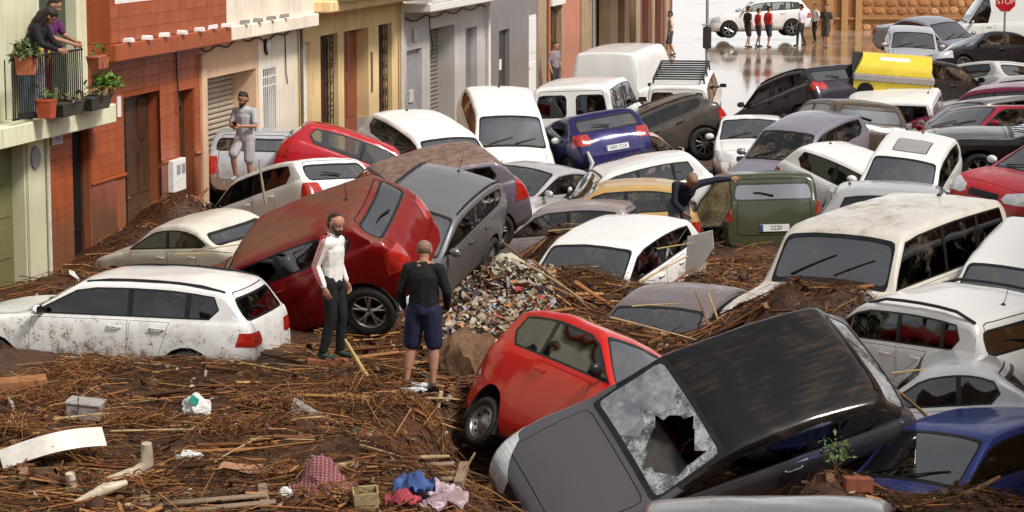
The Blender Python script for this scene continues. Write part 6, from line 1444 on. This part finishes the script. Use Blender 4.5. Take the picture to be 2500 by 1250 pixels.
# heap of soaked rags and paper by the grey suv
RAG = island_mat('rag_pieces', [(0, (.36, .29, .21)), (.22, (.46, .39, .29)), (.40, (.24, .17, .11)), (.54, (.56, .51, .43)), (.66, (.16, .10, .06)), (.73, (.42, .15, .05)), (.79, (.52, .22, .07)), (.84, (.30, .34, .22)), (.88, (.44, .36, .47)), (.92, (.08, .22, .36)), (.955, (.38, .05, .05)), (.98, (.60, .60, .58))], noise_scale=14)
chips('rag_heap', 12000, [(-.85, .55, 29.2, 32.4, 2.2), (-.85, -.1, 28.5, 29.6, 1)], RAG, .016, .062, .12, .6)
clods('rag_lumps', 260, [(-.85, .5, 29.2, 32.2, 1)], RAG, .03, .11, .2, .45)
# mats of fine dead grass
sticks('grass_mats', 5000, [(-3.3, -1.5, 22.6, 23.8, 1), (-.2, 2.4, 28.7, 30.2, 2), (.6, 1.8, 31.6, 33, 1.5), (2.9, 4.4, 27.8, 29, 2), (2.0, 4.6, 21.6, 23.2, 2), (-5, -2, 27.8, 28.8, 1.5), (.3, 1.3, 36.2, 37.2, .7)], TWIG, .1, .5, .0015, .003, along=.6, lift=.10, bend=.25, segs=3, tilt=.35, sides=3)
# long canes, each its own thing
GR_C = 'long canes lying on the debris'
rc = random.Random(21)
CANE = [simple('cane_straw', (.42, .30, .16), .7, var=.25, scale=5), simple('cane_brown', (.22, .13, .06), .75, var=.3, scale=5), simple('cane_ochre', (.46, .34, .12), .65, var=.2, scale=5)]
def cane(name, label, p, q_, rad, mat, cat='stick', group=None, n=6, bow=.03):
    p = Vector(p); q_ = Vector(q_); mb = MB(); L = (q_-p).length; side = Vector((rc.uniform(-1, 1), rc.uniform(-1, 1), rc.uniform(0, 1)))
    pts = [Vector((0, 0, 0))+(q_-p)*t+side*bow*L*(t-t*t)*2 for t in [k/n for k in range(n+1)]]; mb.tube(pts, [rad*(1-.4*k/n)*(1.18 if k % 2 else .95) for k in range(n+1)], 7)
    o = mb.build(name, mat, None, 60); o.location = p; return tag(o, label, cat, group)
CANE_LABELS = ['pale cane running from the white estate car bumper towards the bald man', 'pale cane continuing in front of the bald man’s feet', 'ochre cane higher up beside the estate car bumper', 'reddish cane right of the pointed grey panel', 'thin brown cane just below the reddish one by the grey panel', 'pale cane along the estate car door, far left', 'pale cane between the cloudy box and the curved panel', 'pale cane above the right end of the curved panel', 'short pale cane below the green printed bag', 'thick brown cane below the wood offcut', 'pale bent cane in the middle between cloth and grey panel', 'thin cane left of the bent cane in the lower middle', 'brown cane from the cloudy box towards the printed bag', 'thin cane above the splintered board', 'pale cane ending at the red car’s rear wheel', 'thin brown cane under the chair frame', 'brown cane between printed bag and grey panel', 'brown cane behind the cloudy box']
for _k, ((ax, ay), (bx, by), rd, mi) in enumerate([((640, 895), (905, 925), .014, 0), ((905, 925), (1095, 945), .013, 0), ((560, 890), (870, 955), .012, 2), ((805, 995), (1010, 960), .013, 0), ((830, 1000), (1080, 985), .012, 1), ((150, 880), (430, 905), .012, 0),
                                  ((130, 1040), (330, 1020), .012, 0), ((270, 1065), (520, 1060), .013, 0), ((450, 1045), (590, 1065), .013, 0), ((960, 1020), (1120, 1065), .016, 1), ((880, 1095), (980, 1130), .013, 0), ((610, 1080), (770, 1095), .012, 0),
                                  ((255, 1000), (430, 985), .011, 1), ((520, 1140), (640, 1080), .010, 0), ((1010, 985), (1135, 1020), .014, 0), ((300, 1160), (520, 1150), .010, 1), ((620, 1045), (800, 1040), .011, 0), ((110, 945), (320, 935), .014, 1)]):
    p, q_ = on_ground(ax, ay), on_ground(bx, by); p.z += .03; q_.z += .04
    cane('cane', CANE_LABELS[_k], p, q_, rd, CANE[mi], 'cane', GR_C)
def up_to(px, py, Y): return ray_at(px, py, Y)
g1 = on_ground(902, 938); cane('cane', 'thick yellow cane leaning between the white shirted man and the bald man', g1, up_to(842, 828, g1.y+.1), .028, CANE[2], 'cane')
g1 = on_ground(1116, 1195); cane('cane', 'brown stick leaning against the bumper of the rolled black car', g1, up_to(1160, 1105, g1.y+.2), .018, CANE[1], 'stick')
cane('cane', 'thin grey stick standing before the side window of the white nose down hatchback', up_to(650, 500, 35.8), up_to(633, 390, 36.0), .022, simple('stick_grey', (.26, .20, .15), .7), 'stick')
for k, (a, b, c, d, lb) in enumerate([(1285, 645, 1425, 735, 'left of two crossing sticks above the rag heap'), (1300, 635, 1440, 755, 'long stick pointing down from the rag heap to the buried mauve car'), (1560, 690, 1680, 625, 'thin stick leaning on the side of the white middle hatchback'), (1225, 590, 1300, 650, 'short stick reaching up from the rag heap to the grey suv')]):
    cane('stick', lb, up_to(a, b, 31.6), up_to(c, d, 30.6 if k < 2 else 32.6), .016, CANE[1] if k % 2 else CANE[0], 'stick')
cane('stick', 'dark stick standing before the buried mauve car', up_to(1735, 815, 29.2), up_to(1698, 712, 29.4), .016, CANE[1], 'stick'); cane('stick', 'yellow reed standing right of the dark stick before the buried mauve car', up_to(1762, 805, 29.2), up_to(1728, 712, 29.4), .014, CANE[2], 'stick')
cane('stick', 'rusty pole slanting up from the debris at the red house', up_to(420, 545, 40.3), up_to(508, 460, 40.6), .035, simple('rust_pole', (.26, .10, .05), .7), 'stick'); cane('stick', 'thin stick below the rusty pole at the red house', up_to(440, 548, 40.2), up_to(492, 485, 40.4), .022, CANE[1], 'stick')
cane('stick', 'brown branch hanging over the silver coupe side window', up_to(2262, 1015, 25.6), up_to(2150, 925, 25.9), .018, CANE[1], 'branch'); cane('stick', 'short branch in the front window of the silver coupe', up_to(2240, 1030, 25.5), up_to(2172, 985, 25.8), .014, CANE[0], 'branch')
cane('branch', 'thick dark branch lying across the debris at lower right', on_ground(2350, 1225), up_to(2440, 1165, 22.3), .03, CANE[1], 'branch')
cane('stick', 'stick lying along the edge of the red foreground car roof', up_to(1490, 775, 29.0), up_to(1700, 830, 28.6), .014, CANE[0], 'stick')
for _n, (px_, py_, Y_, L_, a_) in enumerate([(1400, 655, 33.4, .7, .2), (1470, 668, 33.2, .5, -.3), (1650, 600, 33.6, .6, .5), (1990, 700, 29.3, .8, .1), (2080, 705, 29.2, .5, -.4), (1600, 745, 30.3, .6, .15), (560, 600, 35.2, .8, .4), (520, 615, 35.0, .6, -.2), (470, 620, 34.9, .5, .1), (1385, 560, 36.6, .6, .3), (1420, 548, 36.7, .5, -.1), (2230, 905, 26.0, .5, .3)]):
    p = ray_at(px_, py_, Y_); d_ = Vector((math.cos(a_), .2*math.sin(a_*3), .25*math.sin(a_)))*L_*.5
    cane('reed', ['reed lying on the windscreen of the white middle hatchback', 'reed lying beside the bonnet of the white middle hatchback', 'reed caught on the side of the white middle hatchback', 'reed on the bonnet heap of the boxy off-road car', 'short reed at the right end of the off-road car bonnet heap', 'reed over the windscreen of the buried mauve car', 'reed on the boot of the cream muddy saloon', 'reed leaning behind the cream muddy saloon', 'short reed by the side window of the cream muddy saloon', 'reed on the mauve silver car', 'short reed on the mauve silver car near the rag heap', 'reed between the roof rails car and the silver coupe'][_n], p-d_, p+d_, .010, CANE[_n % 3], 'reed', 'reeds caught on the cars')
# ---- rubbish that can be picked up
def lay(px, py, yaw=0.0, dz=0.0, tilt=(0, 0)):
    p = on_ground(px, py); return (p.x, p.y, p.z+dz), (tilt[0], tilt[1], yaw)
def thing_mesh(name, label, cat, mb, mats, loc, rot, smooth=None, group=None):
    o = mb.build(name, mats, None, smooth); o.location = loc; o.rotation_euler = rot; return tag(o, label, cat, group)
PLW = simple('dirty_white_plastic', (.66, .63, .56), .4, var=.18, scale=3)
mb = MB(); n = 14; A = []
for k in range(n+1):
    t = k/n; x = -.52+1.04*t; z = .20*math.sin(t*2.4+.2)-.06; A.append((x, z))
vs = []
for x, z in A:
    for y, dz in ((-.10, 0), (.10, .02)):
        for th in (0, -.025): vs.append((x, y, z+dz+th))
fs_ = []
for k in range(n):
    b = k*4; c = b+4; fs_ += [(b, c, c+2, b+2), (b+1, b+3, c+3, c+1), (b, b+1, c+1, c), (b+2, c+2, c+3, b+3)]
fs_ += [(0, 2, 3, 1), (n*4, n*4+1, n*4+3, n*4+2)]; mb.add(vs, fs_)
l, r_ = lay(130, 1140, R(26), .16); thing_mesh('curved_panel', 'curved white plastic panel lying on the debris at lower left', 'panel', mb, PLW, l, (R(52), R(-6), r_[2]), 30)
mb = MB(); mb.cbox((0, 0, .10), (.38, .26, .20), .02); mb.cbox((0, 0, .212), (.40, .28, .025), .008); l, r_ = lay(207, 1022, R(-6), -.02); thing_mesh('plastic_box', 'cloudy translucent plastic box on the debris', 'box', mb, simple('cloudy_plastic', (.36, .33, .32), .35, var=.12), l, (R(4), R(5), r_[2]))
def bag(name, label, px, py, rx, ry, rz, col, seed, extra=None, col2=None):
    bmq = bmesh.new(); bmesh.ops.create_icosphere(bmq, subdivisions=4, radius=1)
    for v in bmq.verts:
        p = v.co*1.6+Vector((seed, 0, 0)); k = 1+.30*noise.noise(p)+.22*abs(noise.noise(p*2.4))+.08*noise.noise(p*6); v.co = Vector((v.co.x*rx*k, v.co.y*ry*k, max(v.co.z, -.35)*rz*k))
    me = bpy.data.meshes.new(name); bmq.to_mesh(me); bmq.free(); me.materials.append(col); me.polygons.foreach_set('use_smooth', [True]*len(me.polygons)); me.set_sharp_from_angle(angle=R(32))
    o = bpy.data.objects.new(name, me); link(o); l, _ = lay(px, py); o.location = (l[0], l[1], l[2]+.25*rz); return tag(o, label, 'bag' if 'bag' in name else 'cloth')
PBAG = simple('white_bag_film', (.66, .66, .62), .35, var=.12, scale=9); TEAL = simple('teal_print', (.02, .25, .20), .4)
o = bag('plastic_bag', 'white plastic bag with green print on the debris', 478, 1010, .15, .12, .15, PBAG, 1)
m = MB(); m.prism([(-.055, -.105, .11), (.03, -.12, .07), (.055, -.10, .13), (-.03, -.07, .18)], (0, -.02, -.005), (0, -.012, .005)); m.build('print', TEAL, o)
mb = MB(); mb.prism([(-.2, 0, -.02), (.2, 0, -.04), (-.10, 0, .17), (-.14, 0, .18)], (0, -.012, 0), (0, .012, 0)); l, r_ = lay(750, 1012, R(8), .0); thing_mesh('grey_panel', 'pointed grey panel sticking out of the debris below the white shirted man', 'panel', mb, simple('panel_grey', (.32, .28, .25), .6, var=.15), l, (R(-25), 0, r_[2]))
CLEAR = simple('bottle_plastic', (.46, .49, .51), .12, var=.2, scale=8)
for px, py, yw, lb in ((1010, 968, .1, 'crushed clear bottle lying lower at the bald man’s feet'), (1035, 952, -.05, 'clear bottle with label lying nearer the bald man’s shoes')):
    mb = MB(); mb.lathe([(.001, -.14), (.036, -.14), (.038, -.12), (.034, -.05), (.038, 0), (.035, .05), (.037, .08), (.03, .11), (.013, .135), (.013, .155), (.001, .156)], 12, Matrix.Rotation(-math.pi/2, 4, 'Z'))
    l, r_ = lay(px, py, yw, .05); o = thing_mesh('bottle', lb, 'bottle', mb, CLEAR, l, r_, 40, 'plastic bottles at the bald man’s feet'); m = MB(); m.lathe([(.0375, -.03), (.0375, .04)], 12, Matrix.Rotation(-math.pi/2, 4, 'Z')); m.build('bottle_label', PLW, o)
mb = MB(); mb.cbox((0, 0, .09), (.05, .04, .2), .008); l, r_ = lay(1068, 1000, .3); thing_mesh('wood_offcut', 'pale wood offcut standing right of the bottles', 'wood piece', mb, simple('offcut', (.50, .38, .20), .7), l, (0, R(14), .3))
BRK = simple('fired_brick', (.26, .085, .045), .8, var=.25, scale=12, bump=.2)
for k, (px, py, yw, lb) in enumerate(((775, 900, .1, 'red hollow brick under the white shirted man’s shoe'), (822, 897, -.1, 'second hollow brick right of the one under the shoe'), (2092, 1205, .2, 'pinkish brick lying at lower right'))):
    mb = MB(); mb.cbox((0, 0, .06), (.26, .13, .13), .006); l, r_ = lay(px, py, yw, -.02); thing_mesh('brick', lb, 'brick', mb, BRK, l, (0, R(4), yw), None, 'bricks among the debris')
mb = MB(); n = 10; vs = []
for i in range(n+1):
    for j in range(4): vs.append((-.40+.8*i/n, -.16+.107*j+.03*noise.noise(Vector((i*.5, j, 3))), .04+.05*noise.noise(Vector((i*.35, j*.6, 0)))))
mb.add(vs, [(i*4+j, (i+1)*4+j, (i+1)*4+j+1, i*4+j+1) for i in range(n) for j in range(3)]); mb.add([(x, y, z-.03) for x, y, z in vs], [(i*4+j, i*4+j+1, (i+1)*4+j+1, (i+1)*4+j) for i in range(n) for j in range(3)])
l, r_ = lay(635, 1160, R(-9), .02); thing_mesh('splintered_board', 'splintered pinkish board lying left of the checked cloth', 'board', mb, simple('pink_board', (.40, .20, .12), .8, var=.2, scale=6), l, r_, 40)
def plaid_mat():
    m, nt, out = new_mat('checked_cloth'); g = NT(nt); co = coords(g); sp_ = g.n('ShaderNodeSeparateXYZ'); g.l(co, sp_.inputs[0])
    ln = lambda s, k: g.math('GREATER_THAN', g.math('FRACT', g.math('MULTIPLY', s, k)), .72)
    a = ln(sp_.outputs[0], 26); b = ln(g.math('ADD', sp_.outputs[1], sp_.outputs[2]), 26); c = g.mix(g.math('MULTIPLY', g.math('ADD', a, b), .42), (.17, .028, .04), (.42, .26, .26)); mdn = g.noise(co, 5, 4); c = g.mix(g.math('MULTIPLY', g.ramp(mdn, .45, .65), .55), c, (.12, .065, .036)); g.bsdf(out, c, .9); return m
def drape(name, label, px, py, sx, sy, hgt, mat, seed, peak=(0, 0), n=34, sink=.02, rough=1.0):
    vs = []; l, _ = lay(px, py)
    for j in range(n+1):
        for i in range(n+1):
            u, v = i/n*2-1, j/n*2-1; rr = math.hypot(u-peak[0], v-peak[1]); p = Vector((u*2.2+seed, v*2.2, seed))
            edge = 1+.12*noise.noise(Vector((u*3+seed, v*3, 1)))
            z = hgt*sstep(1-rr*.95)+(.05*noise.noise(p)+.03*abs(noise.noise(p*2.4))+.035*abs(noise.noise(p*1.3+Vector((7, 0, 0))))+.012*noise.noise(p*6))*rough
            vs.append((u*sx*edge*(1-.22*v*v), v*sy*edge*(1-.2*u*u), z-sink))
    k = n+1; mb = MB(); mb.add(vs, [(j*k+i, j*k+i+1, (j+1)*k+i+1, (j+1)*k+i) for j in range(n) for i in range(n)]); mb.add([(x, y, z-.012) for x, y, z in vs], [(j*k+i, (j+1)*k+i, (j+1)*k+i+1, j*k+i+1) for j in range(n) for i in range(n)])
    o = mb.build(name, mat, None, 180); o.location = l; return tag(o, label, 'cloth')
drape('checked_cloth', 'pink and dark red checked cloth heaped at the bottom of the photo', 790, 1205, .33, .36, .26, plaid_mat(), 2, (-.1, .3), rough=2.2)
def floral_mat():
    m, nt, out = new_mat('floral_blanket'); g = NT(nt); co = coords(g); v = g.n('ShaderNodeTexVoronoi'); v.inputs['Scale'].default_value = 22; g.l(co, v.inputs['Vector']); n = g.noise(co, 16, 3)
    c = g.mix(g.ramp(v.outputs[0], .16, .30), (.38, .09, .20), (.52, .40, .46)); c = g.mix(g.math('GREATER_THAN', n, .62), c, (.16, .12, .22)); mdn = g.noise(co, 5, 4); c = g.mix(g.math('MULTIPLY', g.ramp(mdn, .42, .62), .6), c, (.12, .065, .036)); g.bsdf(out, c, .9); return m
drape('floral_blanket', 'mauve flowered blanket spread at the bottom beside the rolled car', 1035, 1222, .42, .34, .12, floral_mat(), 5, (.3, .2), rough=1.8)
drape('blue_cloth', 'blue cloth lying on the flowered blanket', 1012, 1222, .20, .19, .10, cloth('blue_cloth', (.045, .085, .24), .45), 9, (0, .1), 22, -.10, rough=1.6)
drape('pink_cloth', 'pinkish red cloth below the blue cloth', 985, 1245, .17, .12, .08, cloth('pink_cloth', (.34, .05, .07), .45), 12, (0, 0), 18, -.06, rough=1.4)
CRATE = simple('beige_crate', (.46, .35, .19), .6, var=.15)
l, r_ = lay(895, 1240, R(6), .0); cr = empty('fruit_crate', l, (R(8), R(-4), R(6))); tag(cr, 'small beige crate between the checked cloth and the blanket', 'crate')
for nm, c, d in (('side', (0, -.10, .09), (.22, .012, .17)), ('side', (0, .10, .09), (.22, .012, .17)), ('end', (-.11, 0, .09), (.012, .19, .17)), ('end', (.11, 0, .09), (.012, .19, .17)), ('bottom', (0, 0, .01), (.21, .19, .012))):
    mb = MB(); mb.cbox(c, d, .004); mb.build(nm, CRATE, cr)
PAL = simple('weathered_plank', (.23, .16, .105), .8, var=.3, scale=4, bump=.15)
def pallet(label, px, py, yaw, n=4, wide=1.1):
    l, _ = lay(px, py); e = empty('pallet', (l[0], l[1], l[2]-.04), (R(3), R(-2), yaw)); tag(e, label, 'pallet', 'broken pallets in the debris')
    for k in range(n):
        mb = MB(); mb.cbox((rc.uniform(-.16, .16)*wide, -.3+.6*k/(n-1), .07+rc.uniform(-.03, .02)), (wide*rc.uniform(.55, 1), .10, .022), .004, (Matrix.Rotation(rc.uniform(-.10, .10), 3, 'Z') @ Matrix.Rotation(rc.uniform(-.05, .05), 3, 'Y'))); mb.build('plank', PAL, e)
    for x in (-.42, .42):
        mb = MB(); mb.cbox((x*wide, 0, .045), (.09, .7, .085), .004); mb.build('bearer', PAL, e)
pallet('grey broken pallet at the bottom edge left of the checked cloth', 500, 1235, R(8), 4, 1.3)
pallet('pallet half buried in the shade behind the flowered blanket', 1075, 1165, R(-4), 4, .5)
cane('plank', 'long plank lying behind the checked cloth and the blanket', on_ground(825, 1162)+Vector((0, 0, .06)), on_ground(1095, 1142)+Vector((0, 0, .10)), .035, CANE[0], 'plank')
PIP = simple('dirty_cream_plastic', (.56, .46, .34), .45, var=.25, scale=4)
mb = MB(); mb.tube([(-.38, 0, .26), (-.37, 0, .06), (-.28, 0, .03), (.26, 0, .16), (.36, .02, .22), (.37, .02, .42)], [.045, .055, .07, .06, .065, .05], 10); l, r_ = lay(275, 1200, R(18), .0); thing_mesh('chair_leg_frame', 'cream plastic chair frame with two upright ends on the debris', 'chair frame', mb, PIP, l, (R(10), R(-6), r_[2]), 50)
mb = MB(); mb.tube([(-.28, 0, -.02), (0, 0, .08), (.22, 0, .12)], [.03, .06, .03], 8); l, r_ = lay(255, 1225, R(28), .03); thing_mesh('plastic_strip', 'dirty cream plastic strip in front of the chair frame', 'plastic strip', mb, PIP, l, r_, 50)
mb = MB(); mb.prism([(-.3, 0, -.06), (.34, 0, .05), (.34, 0, .10), (-.3, 0, .07)], (0, -.02, 0), (0, .25, .02)); l, r_ = lay(40, 965, R(12), .06); thing_mesh('orange_board', 'orange brown board slanting at the left edge of the debris', 'board', mb, simple('orange_board', (.30, .13, .05), .75, var=.2), l, r_)
bag('plastic_bag', 'small crumpled white bag at the lower middle of the debris', 460, 1120, .12, .06, .05, PBAG, 4); bag('plastic_bag', 'white plastic scrap left of the checked cloth', 697, 1215, .07, .05, .07, PBAG, 6)
bag('plastic_bag', 'bright blue bag at the right foot of the rag heap', 1308, 735, .10, .08, .11, simple('blue_bag', (.03, .22, .42), .4, var=.25, scale=9), 7); bag('plastic_bag', 'pale sack on top of the rag heap beside the grey suv', 1238, 655, .20, .14, .14, simple('sack_pale', (.48, .44, .33), .7, var=.2), 8); bag('plastic_bag', 'white bag right of the pale sack on the rag heap', 1275, 665, .10, .08, .09, PBAG, 14)
bag('rag', 'red rags heaped against the brown door of the red house', 468, 478, .42, .3, .22, cloth('red_rag', (.30, .02, .03), .3), 15); bag('plastic_bag', 'grey white sack on the red rags by the red house', 453, 448, .17, .15, .2, simple('sack_grey', (.50, .47, .46), .6, var=.12), 16); bag('mud_lump', 'rounded lump of muddy matting left of the red foreground car', 1150, 870, .36, .25, .46, simple('muddy_matting', (.17, .095, .055), .9, var=.35, scale=8, bump=.4), 17)
_m = bpy.data.objects[-1] if False else [o for o in bpy.data.objects if o.name.startswith('mud_lump')][0]; _m['category'] = 'matting'; _m.location = ray_at(1138, 905, 28.3)
bag('plastic_bag', 'blue crumpled cap by the blue car at lower right', 2395, 1190, .08, .07, .10, simple('blue_cap', (.03, .06, .25), .5, var=.3), 18)
# bent door hanging off the white hatchback in the middle
mb = MB(); a, b = up_to(1678, 578, 33.9), up_to(1738, 562, 33.6); c, d = up_to(1690, 655, 33.9), up_to(1742, 600, 33.6)
pts = [a, b, up_to(1742, 605, 33.55), up_to(1700, 670, 33.8), up_to(1672, 668, 33.95)]; o_ = pts[0].copy(); mb.prism([p-o_ for p in pts], (0, -.02, 0), (.01, .03, 0)); thing_mesh('car_door', 'bent white car door standing open on the white middle hatchback', 'car door', mb, simple('door_white', (.74, .73, .70), .3, var=.08), o_, (0, 0, 0))
STK = simple('muddy_door_glass', (.10, .075, .035), .25, var=.75, scale=3.5)
pts = [up_to(1778, 436, 39.5), up_to(1745, 452, 39.45), up_to(1712, 490, 39.4), up_to(1690, 540, 39.35), up_to(1700, 556, 39.3), up_to(1758, 552, 39.3), up_to(1786, 500, 39.4)]; o_ = pts[0].copy(); mb = MB(); mb.prism([p-o_ for p in pts], (0, -.02, 0), (.02, .05, 0)); d_ = thing_mesh('car_door', 'dark streaky muddy car door leaning left of the green car', 'car door', mb, STK, o_, (0, 0, 0))
mb = MB(); mb.tube([p-o_ for p in pts+pts[:1]], .022, 6, False); mb.build('frame', TRIM, d_)
# green sapling at lower right
s0 = ray_at(2035, 1168, 21.8); SP = empty('sapling', s0); tag(SP, 'small green leafy sapling growing through the debris at lower right', 'plant')
mb = MB(); mb.tube([(0, 0, -.05), (.02, 0, .16), (-.02, 0, .34)], [.010, .007, .004], 5); mb.tube([(.01, 0, .1), (.12, -.03, .2)], [.006, .003], 5); mb.tube([(.01, 0, .14), (-.10, .02, .24)], [.006, .003], 5); mb.build('stem', CANE[1], SP); leafy('leaves', SP, (0, 0, .2), .20, 120, LEAF, 3, .055, 1.0)
# plants and pots on the balcony
BH, bq_, bz, yb = BALC
def pot(label, px, y, z, L, W_, Hh, mat, leaves, seed, leafcol=None, cat='planter'):
    loc = BH.matrix_basis @ Vector((bq_(px, .45), y, z)); e = empty('planter', loc, (0, 0, FA)); tag(e, label, cat, 'planters on the balcony')
    mb = MB(); vs = [(a*L/2*k, b*W_/2*k, zz) for zz, k in ((0, .82), (Hh, 1.0)) for a, b in ((-1, -1), (1, -1), (1, 1), (-1, 1))]; mb.add(vs, [(0, 3, 2, 1), (4, 5, 6, 7), (0, 1, 5, 4), (1, 2, 6, 5), (2, 3, 7, 6), (3, 0, 4, 7)]); mb.build('pot', mat, e)
    mb = MB(); mb.cbox((0, 0, Hh+.012), (L*1.05, W_*1.05, .035), .006); mb.build('rim', mat, e)
    if leaves: leafy('leaves', e, (0, 0, Hh), .24, leaves, leafcol or LEAF, seed, .10, .9)
pot('terracotta pot of feathery green plant hung at the near end of the balcony rail', 42, yb-.12, bz+.72, .26, .24, .24, TERRA, 260, 1, simple('leaf_grey_green', (.10, .125, .05), .6, var=.5, scale=30))
pot('long terracotta trough hung at the far end of the balcony rail', 222, yb-.10, bz+.62, .46, .2, .17, TERRA, 14, 2)
pot('low bowl of bright green leaves at the far end of the balcony', 230, yb-.16, bz+.22, .36, .24, .10, TERRA, 240, 3, simple('leaf_bright', (.10, .22, .03), .5, var=.4, scale=30))
pot('red pot hung low outside the balcony bars', 86, yb-.14, bz+.05, .26, .22, .24, simple('red_pot', (.40, .07, .03), .6, var=.2), 30, 4)
WD = simple('dark_planter_wood', (.045, .04, .032), .7, var=.4)
for px, lb in ((135, 'dark wooden trough nearer the middle of the balcony front'), (205, 'dark wooden trough at the far end of the balcony front')): pot(lb, px, yb-.14, bz+.02, .85, .24, .18, WD, 60, px, simple('leaf_dry', (.16, .13, .06), .7, var=.4))
